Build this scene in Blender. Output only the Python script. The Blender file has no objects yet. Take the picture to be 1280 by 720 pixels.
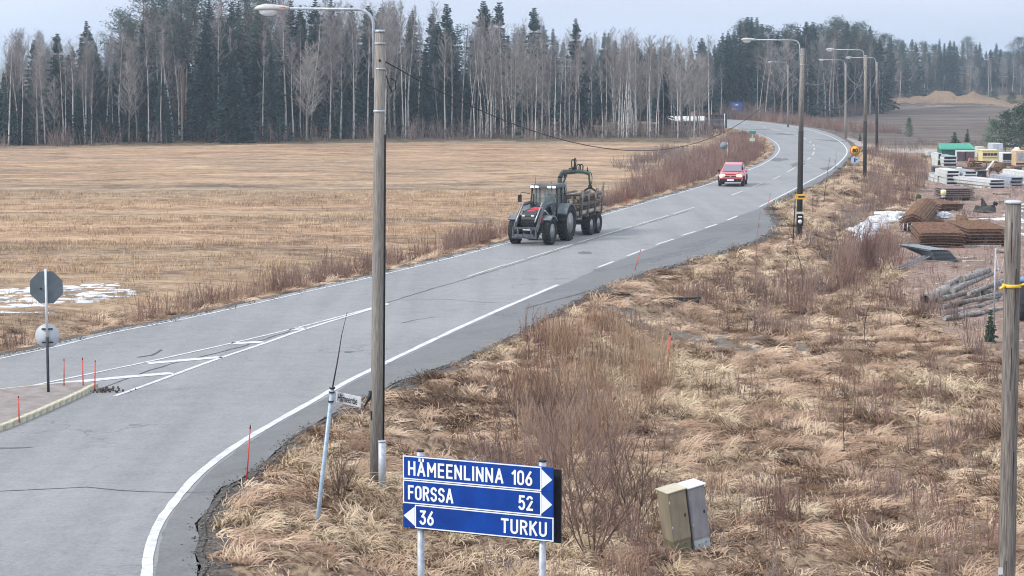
import bpy, bmesh, math, random
import numpy as np
from mathutils import Vector, Matrix, Euler
R = random.Random(7)
NR = np.random.RandomState(5)
C = bpy.context.scene.collection
SC = bpy.context.scene

# ---------------------------------------------------------------- camera, world, sun, exposure
FPX = 2600.0                       # focal length in pixels of the 1280 x 720 photograph
CAM_H = 9.0
PITCH = math.atan(280.0 / FPX)     # horizon lies 280 px above the middle
cd = bpy.data.cameras.new('camera'); cam = bpy.data.objects.new('camera', cd); C.objects.link(cam)
cam.location = (0, 0, CAM_H); cam.rotation_euler = (math.pi / 2 - PITCH, 0, 0)
cd.sensor_width = 36; cd.lens = 36 * FPX / 1280; cd.clip_start = 0.5; cd.clip_end = 9000
SC.camera = cam
SUN_EL, SUN_AZ = math.radians(38), math.radians(250)   # high thin overcast, sun behind cloud to the left
w = bpy.data.worlds.new('World'); SC.world = w; w.use_nodes = True
nt = w.node_tree; N = nt.nodes; L = nt.links
for n in list(N): N.remove(n)
out = N.new('ShaderNodeOutputWorld'); bg = N.new('ShaderNodeBackground'); bg.inputs['Strength'].default_value = 0.12
L.new(bg.outputs[0], out.inputs[0])
sky = N.new('ShaderNodeTexSky'); sky.sky_type = 'NISHITA'; sky.sun_disc = False
sky.sun_elevation = SUN_EL; sky.sun_rotation = SUN_AZ; sky.dust_density = 3.0; sky.air_density = 1.2
# cloud layer: brighter overhead than at the horizon as a real overcast is, with soft broken streaks
tc = N.new('ShaderNodeTexCoord'); sep = N.new('ShaderNodeSeparateXYZ'); L.new(tc.outputs['Generated'], sep.inputs[0])
grad = N.new('ShaderNodeMapRange'); grad.inputs[1].default_value = 0; grad.inputs[2].default_value = 1
grad.inputs[3].default_value = 0; grad.inputs[4].default_value = 1; L.new(sep.outputs[2], grad.inputs[0])
cr = N.new('ShaderNodeValToRGB'); L.new(grad.outputs[0], cr.inputs[0])
cr.color_ramp.elements[0].color = (.50, .565, .70, 1); cr.color_ramp.elements[1].color = (1.06, 1.10, 1.18, 1)
mp = N.new('ShaderNodeMapping'); mp.inputs['Scale'].default_value = (1, 1, 5.0); L.new(tc.outputs['Generated'], mp.inputs[0])
nz = N.new('ShaderNodeTexNoise'); nz.inputs['Scale'].default_value = 3.0; nz.inputs['Detail'].default_value = 5; nz.inputs['Roughness'].default_value = .5
L.new(mp.outputs[0], nz.inputs['Vector'])
nr = N.new('ShaderNodeMapRange'); nr.inputs[1].default_value = .3; nr.inputs[2].default_value = .7; nr.inputs[3].default_value = .86; nr.inputs[4].default_value = 1.14
L.new(nz.outputs[0], nr.inputs[0])
mul = N.new('ShaderNodeVectorMath'); mul.operation = 'SCALE'; L.new(cr.outputs[0], mul.inputs[0]); L.new(nr.outputs[0], mul.inputs['Scale'])
mul2 = N.new('ShaderNodeVectorMath'); mul2.operation = 'SCALE'; L.new(mul.outputs[0], mul2.inputs[0]); mul2.inputs['Scale'].default_value = 8.4
mx = N.new('ShaderNodeMix'); mx.data_type = 'RGBA'; mx.inputs[0].default_value = .88
L.new(sky.outputs[0], mx.inputs[6]); L.new(mul2.outputs[0], mx.inputs[7]); L.new(mx.outputs[2], bg.inputs['Color'])
sd = bpy.data.lights.new('sun', 'SUN'); sd.energy = 1.9; sd.angle = math.radians(10); sd.color = (1, .96, .9)
so = bpy.data.objects.new('sun', sd); C.objects.link(so); so.location = (-50, -50, 80)
sdir = Vector((math.sin(SUN_AZ) * math.cos(SUN_EL), math.cos(SUN_AZ) * math.cos(SUN_EL), math.sin(SUN_EL)))
so.rotation_euler = sdir.to_track_quat('Z', 'Y').to_euler()
SC.view_settings.view_transform = 'Standard'; SC.view_settings.look = 'None'; SC.view_settings.gamma = 1; SC.view_settings.exposure = 0.64
SC.render.engine = 'CYCLES'; SC.cycles.use_denoising = True; SC.cycles.denoising_input_passes = 'RGB_ALBEDO_NORMAL'; SC.cycles.denoising_prefilter = 'ACCURATE'; SC.cycles.pixel_filter_type = 'BLACKMAN_HARRIS'; SC.cycles.filter_width = 1.05
SC.cycles.max_bounces = 5; SC.cycles.diffuse_bounces = 2; SC.cycles.glossy_bounces = 2; SC.cycles.transmission_bounces = 3
SC.cycles.transparent_max_bounces = 6; SC.cycles.volume_bounces = 0

# ---------------------------------------------------------------- pixel -> place
CP, SP = math.cos(PITCH), math.sin(PITCH)
def ray(x, y):
    return np.array([x - 640.0, FPX * CP + (360.0 - y) * SP, -FPX * SP + (360.0 - y) * CP])
def G(x, y, z=0.0):
    d = ray(x, y); t = (z - CAM_H) / d[2]
    return np.array([d[0] * t, d[1] * t, z])
def at(x, y, Y):
    d = ray(x, y); t = Y / d[1]
    return Vector((d[0] * t, Y, CAM_H + d[2] * t))
def ppm(Y):                        # photo pixels per metre at distance Y
    return FPX / Y

# ---------------------------------------------------------------- numpy noise
_perm = NR.rand(512, 512)
def vnoise(x, y):
    xi = np.floor(x).astype(int); yi = np.floor(y).astype(int); fx = x - xi; fy = y - yi
    fx = fx * fx * (3 - 2 * fx); fy = fy * fy * (3 - 2 * fy)
    a = _perm[xi % 512, yi % 512]; b = _perm[(xi + 1) % 512, yi % 512]; c = _perm[xi % 512, (yi + 1) % 512]; d = _perm[(xi + 1) % 512, (yi + 1) % 512]
    return (a * (1 - fx) + b * fx) * (1 - fy) + (c * (1 - fx) + d * fx) * fy
def fnoise(x, y, o=3):
    s = 0; a = 1; t = 0
    for i in range(o):
        s = s + a * vnoise(x * 2 ** i + 17.3 * i, y * 2 ** i + 5.1 * i); t += a; a *= .5
    return s / t
def sstep(a, b, x):
    t = np.clip((x - a) / (b - a), 0, 1); return t * t * (3 - 2 * t)

def resample(P, step):
    P = [np.array(p[:2], float) for p in P]; o = [P[0]]
    for a, b in zip(P[:-1], P[1:]):
        n = max(1, int(np.linalg.norm(b - a) / step))
        for i in range(1, n + 1): o.append(a + (b - a) * i / n)
    return o
def smooth(P, it=2):
    P = [np.array(p[:2], float) for p in P]
    for _ in range(it):
        Q = [P[0]]
        for a, b in zip(P[:-1], P[1:]): Q += [a * .75 + b * .25, a * .25 + b * .75]
        Q.append(P[-1]); P = Q
    return P
def offset(P, d):                  # + is to the left of travel
    P = [np.array(p[:2], float) for p in P]; o = []
    for i in range(len(P)):
        a = P[max(0, i - 1)]; b = P[min(len(P) - 1, i + 1)]; t = b - a; t /= max(1e-9, np.linalg.norm(t))
        o.append(P[i] + np.array([-t[1], t[0]]) * (d[i] if hasattr(d, '__len__') else d))
    return o
def gpoly(pts): return [G(x, y)[:2] for x, y in pts]
def inpoly(x, y, P):
    x = np.asarray(x, float); y = np.asarray(y, float); c = np.zeros(x.shape, bool); n = len(P); j = n - 1
    for i in range(n):
        xi, yi = P[i][:2]; xj, yj = P[j][:2]
        if yi != yj:
            m = ((yi > y) != (yj > y)) & (x < (xj - xi) * (y - yi) / (yj - yi) + xi); c ^= m
        j = i
    return c
def dist_chain(x, y, P):
    best = np.full(np.shape(x), 1e9)
    for a, b in zip(P[:-1], P[1:]):
        d = b - a; L2 = max(1e-9, d @ d); t = np.clip(((x - a[0]) * d[0] + (y - a[1]) * d[1]) / L2, 0, 1)
        best = np.minimum(best, np.hypot(x - a[0] - t * d[0], y - a[1] - t * d[1]))
    return best

# ---------------------------------------------------------------- road lines (near -> far)
LEFT_LINE = gpoly([(-420, 545), (-200, 494), (0, 448), (57, 437), (143, 415), (217, 402), (300, 384), (427, 355), (494, 340), (634, 305), (750, 270), (854, 240), (897, 227), (935, 213), (955, 205), (970, 195), (975.5, 186), (970, 178), (960, 172), (947, 167), (935, 164), (922, 161), (905, 158), (870, 155), (780, 153), (600, 152)])
RIGHT_LINE = gpoly([(183, 760), (183, 720), (185, 693), (193, 663), (213, 633), (240, 600), (273, 572), (317, 543), (367, 515), (437, 475), (527, 432), (600, 397.5), (700, 355), (757, 330.5), (794, 316), (831, 302.5), (887, 283), (921, 270), (947, 260), (984, 241), (1007, 229), (1022, 221), (1040, 211.5), (1054, 199), (1060, 190), (1056, 182), (1047, 174.5), (1030, 167.5), (1005, 160.5), (980, 156.5), (947, 152.5), (910, 150), (860, 148), (780, 147), (600, 146)])
SHOULDER = gpoly([(250, 720), (247, 680), (253, 647), (273, 613), (307, 597), (333, 573), (377, 540), (413, 517), (494, 480), (594, 443), (667, 407), (727, 373), (760, 355), (854, 327.5), (904, 315), (941, 303), (964, 290), (969, 277), (962, 267), (956, 260), (994, 240), (1020, 230.5), (1047, 213), (1061, 199), (1067, 191), (1064, 182), (1055, 174), (1038, 166), (1013, 159.5), (980, 155.5), (947, 151.5), (910, 149), (860, 147.2), (780, 146.2), (600, 145.2)])
LEFT_LINE = smooth(LEFT_LINE, 2); RIGHT_LINE = smooth(RIGHT_LINE, 2)
near_r = [np.array(p, float) for p in [(-12, -60), (-10, -20), (-7.5, 5), (-6, 22)]]
SHOULDER = near_r + smooth(SHOULDER, 1)
EDGE_L = offset(resample(LEFT_LINE, 1.5), 0.45)
EDGE_L = [p + NR.uniform(-.05, .05, 2) for p in EDGE_L]
EDGE_R = [p + NR.uniform(-.09, .09, 2) for p in resample(SHOULDER, .8)]
far_l = EDGE_L[0] + (EDGE_L[0] - EDGE_L[3]) / np.linalg.norm(EDGE_L[0] - EDGE_L[3]) * 60
ROAD = EDGE_R + EDGE_L[::-1] + [far_l, np.array([far_l[0] - 10, -60.])]
coarse_R = resample(SHOULDER, 6); coarse_L = [far_l] + resample(offset(LEFT_LINE, .45), 5)

# ---------------------------------------------------------------- zones on the ground
Z_YARD = gpoly([(1128, 262), (1146, 232), (1160, 208), (1166, 190), (1400, 187), (1400, 420), (1262, 418), (1225, 392), (1180, 368), (1150, 345), (1128, 318), (1118, 290)])
Z_DARK = gpoly([(960, 151), (1050, 169), (1120, 174), (1400, 174), (1500, 134), (1100, 133), (1030, 137), (990, 143)])
Z_PATH = gpoly([(1050, 171), (1075, 175), (1200, 176.5), (1500, 178), (1500, 182), (1200, 180.5), (1080, 181), (1060, 186)])
Z_TRACK = gpoly([(735, 377), (800, 381), (900, 388), (1010, 400), (1045, 408), (1000, 411), (900, 409), (820, 402), (760, 392)])
Z_FIELD = gpoly([(-700, 560), (0, 455), (217, 412), (494, 350), (700, 292), (880, 236), (905, 215), (905, 200), (880, 178), (860, 176), (620, 173), (460, 176), (300, 178), (150, 181), (0, 184), (-300, 188), (-900, 200)])
def height(x, y, fine=True):
    x = np.asarray(x, float); y = np.asarray(y, float)
    dr = dist_chain(x, y, coarse_R); dl = dist_chain(x, y, coarse_L); ins = inpoly(x, y, ROAD)
    right = (dr < dl)
    h = np.where(right, -.9 * sstep(.5, 5.5, dr), -.55 * sstep(.4, 2.6, dl) + .3 * sstep(3.5, 7, dl))
    d = np.minimum(dr, dl)
    far = sstep(250, 330, y); h = h * (1 - .6 * far)
    h = h - .02
    m = sstep(.25, 2.0, d)
    if fine:
        rough = np.where(right & (y < 200), .16, .05)
        h = h + m * rough * (fnoise(x * 1.1, y * 1.1, 3) - .5) * 2 + m * np.where(right, .35, .12) * (fnoise(x * .12, y * .12, 2) - .5) * sstep(3, 9, d)
    # spoil heap beyond the dark field
    mx_, my_ = 118 - 0, 432.
    hp = 0
    for (px_, ax, hh, az) in ((1150, 9, 2.6, 8), (1182, 9, 3.2, 9), (1208, 8, 3.0, 8), (1122, 7, 1.7, 7), (1240, 9, 1.6, 6)):
        c = G(px_, 133); q = ((x - c[0]) / ax) ** 2 + ((y - c[1] - 6) / az) ** 2
        hp = np.maximum(hp, hh * np.exp(-q * 1.1) )
    h = h + hp * (1 + .7 * (fnoise(x * .35, y * .35, 4) - .5) * 2 * (1 if fine else 0))
    return np.where(ins, -.06, h)
def H(x, y, fine=False): return float(height(np.array([x]), np.array([y]), fine)[0])
def px(x, y):                      # where the ray through a photo pixel meets the ground
    z = 0.0
    for _ in range(6):
        p = G(x, y, z); z = max(H(p[0], p[1]), -.9) if not inpoly(p[0], p[1], ROAD) else 0.0
    return Vector((p[0], p[1], z))

# ---------------------------------------------------------------- mesh builder
class MB:
    def __init__(s): s.v = []; s.f = []; s.m = []; s.sm = []
    def add(s, vs, fs, mi=0, smooth=False):
        o = len(s.v); s.v += [tuple(p) for p in vs]; s.f += [tuple(i + o for i in f) for f in fs]
        s.m += [mi] * len(fs); s.sm += [smooth] * len(fs); return s
    def box(s, c, d, rot=None, mi=0, taper=1.0, bev=0.0):
        hx, hy, hz = d[0] / 2, d[1] / 2, d[2] / 2
        vs = []
        if bev > 0:
            b = min(bev, hx * .49, hy * .49, hz * .49)
            bm = bmesh.new(); bmesh.ops.create_cube(bm, size=1)
            for v in bm.verts: v.co = Vector((v.co.x * d[0], v.co.y * d[1], v.co.z * d[2]))
            bmesh.ops.bevel(bm, geom=bm.edges[:], offset=b, segments=1, affect='EDGES', profile=.5)
            bm.verts.index_update()
            vs = [v.co.copy() for v in bm.verts]; fs = [[v.index for v in f.verts] for f in bm.faces]; bm.free()
            vs = [Vector((v.x * (taper if v.z > 0 else 1), v.y * (taper if v.z > 0 else 1), v.z)) for v in vs]
        else:
            for z in (-hz, hz):
                t = taper if z > 0 else 1
                vs += [Vector((-hx * t, -hy * t, z)), Vector((hx * t, -hy * t, z)), Vector((hx * t, hy * t, z)), Vector((-hx * t, hy * t, z))]
            fs = [(0, 3, 2, 1), (4, 5, 6, 7), (0, 1, 5, 4), (1, 2, 6, 5), (2, 3, 7, 6), (3, 0, 4, 7)]
        if rot is not None:
            m = rot if isinstance(rot, Matrix) else Euler(rot).to_matrix(); vs = [m @ v for v in vs]
        c = Vector(c); return s.add([v + c for v in vs], fs, mi)
    def tube(s, pts, rad, n=8, mi=0, cap=True, smooth=True):
        pts = [Vector(p) for p in pts]; rad = rad if hasattr(rad, '__len__') else [rad] * len(pts)
        vs = []; up = None
        for i, p in enumerate(pts):
            t = (pts[min(i + 1, len(pts) - 1)] - pts[max(i - 1, 0)]).normalized()
            if up is None: up = Vector((0, 0, 1)) if abs(t.z) < .9 else Vector((1, 0, 0))
            a = t.cross(up); a.normalize(); b = t.cross(a); up = -b if False else up
            for k in range(n):
                th = 2 * math.pi * k / n; vs.append(p + (a * math.cos(th) + b * math.sin(th)) * rad[i])
        fs = []
        for i in range(len(pts) - 1):
            for k in range(n): fs.append((i * n + k, i * n + (k + 1) % n, (i + 1) * n + (k + 1) % n, (i + 1) * n + k))
        s.add(vs, fs, mi, smooth)
        if cap:
            o = len(s.v) - len(vs); e = (len(pts) - 1) * n
            s.f += [tuple(o + k for k in range(n))[::-1], tuple(o + e + k for k in range(n))]; s.m += [mi] * 2; s.sm += [False] * 2
        return s
    def twig(s, a, b, ra, rb, mi=0):   # a three sided sliver
        a = Vector(a); b = Vector(b); t = (b - a)
        if t.length < 1e-6: return
        t.normalize(); u = t.cross(Vector((.31, .2, .93))); 
        if u.length < .05: u = t.cross(Vector((1, 0, 0)))
        u.normalize(); w_ = t.cross(u)
        vs = []
        for p, r in ((a, ra), (b, rb)):
            for k in range(3):
                th = 2.0944 * k; vs.append(p + (u * math.cos(th) + w_ * math.sin(th)) * r)
        s.add(vs, [(0, 1, 4, 3), (1, 2, 5, 4), (2, 0, 3, 5)], mi)
    def lathe(s, prof, axis='z', c=(0, 0, 0), n=20, mi=0, smooth=True, closed=False):  # prof = [(r, h)]
        vs = []
        for r, h in prof:
            for k in range(n):
                th = 2 * math.pi * k / n; a, b = r * math.cos(th), r * math.sin(th)
                v = {'z': (a, b, h), 'y': (a, h, b), 'x': (h, a, b)}[axis]; vs.append(Vector(v) + Vector(c))
        fs = []
        m = len(prof); rng = range(m) if closed else range(m - 1)
        for i in rng:
            j = (i + 1) % m
            for k in range(n): fs.append((i * n + k, i * n + (k + 1) % n, j * n + (k + 1) % n, j * n + k))
        if not closed: fs += [tuple(range(n))[::-1], tuple((m - 1) * n + k for k in range(n))]
        return s.add(vs, fs, mi, smooth)
    def extrude(s, prof, y0, y1, mi=0, T=None, mi_side=None):   # prof in (x, z), extruded along y
        n = len(prof); vs = [Vector((x, y0, z)) for x, z in prof] + [Vector((x, y1, z)) for x, z in prof]
        if T is not None: vs = [T @ v for v in vs]
        fs = [tuple(range(n)), tuple(range(2 * n - 1, n - 1, -1))] + [(k, n + k, n + (k + 1) % n, (k + 1) % n) for k in range(n)]
        return s.add(vs, fs, mi)
    def mesh(s, name, mats):
        me = bpy.data.meshes.new(name); me.from_pydata(s.v, [], s.f)
        for m in (mats if isinstance(mats, (list, tuple)) else [mats]): me.materials.append(m)
        me.polygons.foreach_set('material_index', s.m); me.polygons.foreach_set('use_smooth', s.sm); me.update(); return me
    def build(s, name, mats, parent=None, label=None):
        o = bpy.data.objects.new(name, s.mesh(name, mats)); C.objects.link(o)
        if parent is not None: o.parent = parent
        if label: o['label'] = label
        return o
def tag(o, label=None, cat=None, group=None, kind=None):
    if label: o['label'] = label
    if cat: o['category'] = cat
    if group: o['group'] = group
    if kind: o['kind'] = kind
    return o
def thing(name, loc, rz=0, label=None, cat=None, group=None):
    o = bpy.data.objects.new(name, None); C.objects.link(o); o.empty_display_size = .2
    o.location = loc; o.rotation_euler = (0, 0, rz) if not hasattr(rz, '__len__') else rz
    return tag(o, label, cat, group)
KIDS = {}
def copy_tree(o, parent=None):
    c = o.copy(); C.objects.link(c); c.parent = parent
    for ch in list(o.children): copy_tree(ch, c)
    return c

# ---------------------------------------------------------------- materials
def M(name, c1, c2=None, scale=5, rough=.8, metal=0, bump=0, detail=4, stretch=(1, 1, 1), rnd=0, emit=None, spec=.3, lo=.35, hi=.65, coat=0):
    m = bpy.data.materials.new(name); m.use_nodes = True; nt = m.node_tree; N = nt.nodes; L = nt.links
    b = N['Principled BSDF']; b.inputs['Roughness'].default_value = rough; b.inputs['Metallic'].default_value = metal
    b.inputs['Specular IOR Level'].default_value = spec; b.inputs['Base Color'].default_value = (*c1, 1)
    if coat: b.inputs['Coat Weight'].default_value = coat
    tc = N.new('ShaderNodeTexCoord'); mp = N.new('ShaderNodeMapping'); mp.inputs['Scale'].default_value = stretch
    L.new(tc.outputs['Object'], mp.inputs[0]); no = None; col = None
    if c2 is not None or bump:
        no = N.new('ShaderNodeTexNoise'); no.inputs['Scale'].default_value = scale; no.inputs['Detail'].default_value = detail; no.inputs['Roughness'].default_value = .6
        L.new(mp.outputs[0], no.inputs['Vector'])
    if c2 is not None:
        r = N.new('ShaderNodeValToRGB'); r.color_ramp.elements[0].position = lo; r.color_ramp.elements[1].position = hi
        r.color_ramp.elements[0].color = (*c1, 1); r.color_ramp.elements[1].color = (*c2, 1)
        L.new(no.outputs[0], r.inputs[0]); col = r.outputs[0]
    if rnd:
        oi = N.new('ShaderNodeObjectInfo'); mr = N.new('ShaderNodeMapRange'); mr.inputs[3].default_value = 1 - rnd; mr.inputs[4].default_value = 1 + rnd
        L.new(oi.outputs['Random'], mr.inputs[0]); sc = N.new('ShaderNodeVectorMath'); sc.operation = 'SCALE'
        if col is not None: L.new(col, sc.inputs[0])
        else: sc.inputs[0].default_value = c1
        L.new(mr.outputs[0], sc.inputs['Scale']); col = sc.outputs[0]
    if col is not None: L.new(col, b.inputs['Base Color'])
    if bump:
        bu = N.new('ShaderNodeBump'); bu.inputs['Strength'].default_value = min(1, bump); bu.inputs['Distance'].default_value = .02 * max(1, bump)
        L.new(no.outputs[0], bu.inputs['Height']); L.new(bu.outputs[0], b.inputs['Normal'])
    if emit: b.inputs['Emission Color'].default_value = (*emit[:3], 1); b.inputs['Emission Strength'].default_value = emit[3]
    return m
WOOD_POLE = M('weathered_pole_wood', (.17, .155, .14), (.33, .31, .285), 9, .9, bump=.6, stretch=(6, 6, .35), rnd=.08)
WOOD_DARK = M('tarred_pole_wood', (.014, .013, .013), (.045, .04, .037), 7, .8, bump=.4, stretch=(5, 5, .3))
GALV = M('galvanised_steel', (.33, .37, .42), (.5, .54, .6), 12, .5, .35, bump=.05, rnd=.05)
PALE = M('pale_painted_metal', (.52, .55, .58), (.66, .68, .7), 6, .45)
BLACK = M('black_rubber_cable', (.012, .012, .014), (.03, .03, .03), 6, .6)
REDSTICK = M('red_plastic_stick', (.55, .05, .035), (.68, .10, .08), 4, .5)
# ================================================================ GROUND
def add_noise(N, L, vec, scale, detail=5, rough=.6, dist=0):
    n = N.new('ShaderNodeTexNoise'); n.inputs['Scale'].default_value = scale; n.inputs['Detail'].default_value = detail; n.inputs['Roughness'].default_value = rough; n.inputs['Distortion'].default_value = dist
    if vec is not None: L.new(vec, n.inputs['Vector'])
    return n.outputs[0]
def ramp(N, L, src, stops):
    r = N.new('ShaderNodeValToRGB'); L.new(src, r.inputs[0]); e = r.color_ramp.elements
    e[0].position = stops[0][0]; e[0].color = (*stops[0][1], 1); e[1].position = stops[-1][0]; e[1].color = (*stops[-1][1], 1)
    for p, c in stops[1:-1]: k = e.new(p); k.color = (*c, 1)
    return r.outputs[0]
def mixc(N, L, fac, a, b):
    m = N.new('ShaderNodeMix'); m.data_type = 'RGBA'
    if isinstance(fac, (int, float)): m.inputs[0].default_value = fac
    else: L.new(fac, m.inputs[0])
    for i, s in ((6, a), (7, b)):
        if isinstance(s, tuple): m.inputs[i].default_value = (*s, 1)
        else: L.new(s, m.inputs[i])
    return m.outputs[2]
def mathn(N, L, op, a, b=None, clamp=False):
    m = N.new('ShaderNodeMath'); m.operation = op; m.use_clamp = clamp
    for i, s in ((0, a), (1, b)):
        if s is None: continue
        if isinstance(s, (int, float)): m.inputs[i].default_value = s
        else: L.new(s, m.inputs[i])
    return m.outputs[0]
def mapping(N, L, src, scale=(1, 1, 1), rot=(0, 0, 0)):
    m = N.new('ShaderNodeMapping'); m.inputs['Scale'].default_value = scale; m.inputs['Rotation'].default_value = rot; L.new(src, m.inputs[0]); return m.outputs[0]

def ground_material():
    m = bpy.data.materials.new('ground'); m.use_nodes = True; nt = m.node_tree; N = nt.nodes; L = nt.links; b = N['Principled BSDF']
    b.inputs['Roughness'].default_value = .95; b.inputs['Specular IOR Level'].default_value = .1
    g = N.new('ShaderNodeNewGeometry').outputs['Position']
    def attr(n):
        a = N.new('ShaderNodeAttribute'); a.attribute_name = n
        k = mathn(N, L, 'ADD', a.outputs['Fac'], mathn(N, L, 'MULTIPLY', mathn(N, L, 'SUBTRACT', add_noise(N, L, g, .9, 5), .5), .7))
        return mathn(N, L, 'MULTIPLY', mathn(N, L, 'SUBTRACT', k, .42), 7.0, True)
    # rough matted meadow and verge (right side), default
    n1 = add_noise(N, L, mapping(N, L, g, (3.2, 1.6, 3), (0, 0, .5)), 1.6, 9, .72, .6)
    n2 = add_noise(N, L, g, .12, 4)
    mead = ramp(N, L, n1, [(.34, (.035, .026, .02)), (.45, (.17, .115, .08)), (.54, (.33, .24, .16)), (.66, (.46, .36, .25))])
    mead = mixc(N, L, ramp(N, L, n2, [(.4, (0, 0, 0)), (.66, (.55, .55, .55))]), mead, ramp(N, L, n1, [(.3, (.035, .028, .022)), (.7, (.27, .175, .13))]))
    # stubble field: long wavering bands nearly across the view, straw with bare soil
    ROW = (0, 0, math.radians(-30))
    band = add_noise(N, L, mapping(N, L, g, (.045, .12, 1), ROW), 1.4, 8, .75, 1.4)
    fine = add_noise(N, L, mapping(N, L, g, (.3, 1.0, 1), ROW), 1.3, 10, .85, .9)
    fine2 = add_noise(N, L, mapping(N, L, g, (1.2, 1.7, 1), ROW), 1.5, 8, .85)
    mixf = mathn(N, L, 'ADD', mathn(N, L, 'MULTIPLY', band, .36), mathn(N, L, 'ADD', mathn(N, L, 'MULTIPLY', fine, .32), mathn(N, L, 'MULTIPLY', fine2, .32)))
    straw = ramp(N, L, mixf, [(.40, (.055, .042, .034)), (.455, (.19, .128, .09)), (.5, (.36, .24, .155)), (.545, (.50, .345, .22)), (.61, (.62, .465, .32))])
    warm = add_noise(N, L, mapping(N, L, g, (.01, .05, 1), ROW), 1.1, 3)
    straw = mixc(N, L, ramp(N, L, warm, [(.42, (0, 0, 0)), (.62, (.5, .5, .5))]), straw, ramp(N, L, mixf, [(.42, (.08, .07, .05)), (.58, (.38, .32, .23))]))
    # wet bare streaks
    wet = add_noise(N, L, mapping(N, L, g, (.02, .11, 1), (0, 0, math.radians(-22))), 1.0, 6, .7, .5)
    straw = mixc(N, L, ramp(N, L, wet, [(.55, (0, 0, 0)), (.64, (.8, .8, .8))]), straw, ramp(N, L, fine2, [(.35, (.05, .042, .036)), (.65, (.2, .17, .14))]))
    col = mixc(N, L, attr('z_field'), mead, straw)
    # pinkish gravel yard with dirt
    y1 = add_noise(N, L, g, 5, 7, .8); y2 = add_noise(N, L, g, .35, 5)
    yard = ramp(N, L, y1, [(.3, (.12, .08, .065)), (.5, (.31, .215, .18)), (.7, (.46, .355, .31))])
    yard = mixc(N, L, ramp(N, L, y2, [(.45, (0, 0, 0)), (.6, (.7, .7, .7))]), yard, ramp(N, L, y1, [(.35, (.10, .075, .06)), (.65, (.28, .21, .17))]))
    col = mixc(N, L, attr('z_yard'), col, yard)
    d1 = add_noise(N, L, mapping(N, L, g, (.05, .4, 1), (0, 0, .03)), 1.3, 7, .7)
    dark = ramp(N, L, d1, [(.35, (.055, .045, .04)), (.5, (.12, .10, .088)), (.6, (.20, .165, .14)), (.7, (.27, .26, .27))])
    col = mixc(N, L, attr('z_dark'), col, dark)
    pth = ramp(N, L, add_noise(N, L, g, 3, 6), [(.3, (.26, .24, .215)), (.7, (.42, .39, .36))])
    col = mixc(N, L, attr('z_path'), col, pth)
    trk = ramp(N, L, add_noise(N, L, g, 4, 7, .75), [(.3, (.09, .078, .062)), (.55, (.23, .20, .17)), (.7, (.34, .30, .25))])
    col = mixc(N, L, attr('z_track'), col, trk)
    # crumbly dark earth right at the asphalt edge
    col = mixc(N, L, attr('z_edge'), col, ramp(N, L, y1, [(.35, (.05, .043, .038)), (.55, (.15, .13, .115)), (.7, (.27, .245, .22))]))
    flo = ramp(N, L, add_noise(N, L, g, .8, 6), [(.35, (.05, .045, .03)), (.65, (.22, .17, .11))])
    col = mixc(N, L, attr('z_forest'), col, flo)
    L.new(col, b.inputs['Base Color'])
    bu = N.new('ShaderNodeBump'); bu.inputs['Distance'].default_value = .12; bu.inputs['Strength'].default_value = .8
    L.new(mathn(N, L, 'ADD', n1, mathn(N, L, 'MULTIPLY', fine2, .6)), bu.inputs['Height']); L.new(bu.outputs[0], b.inputs['Normal'])
    return m

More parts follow.
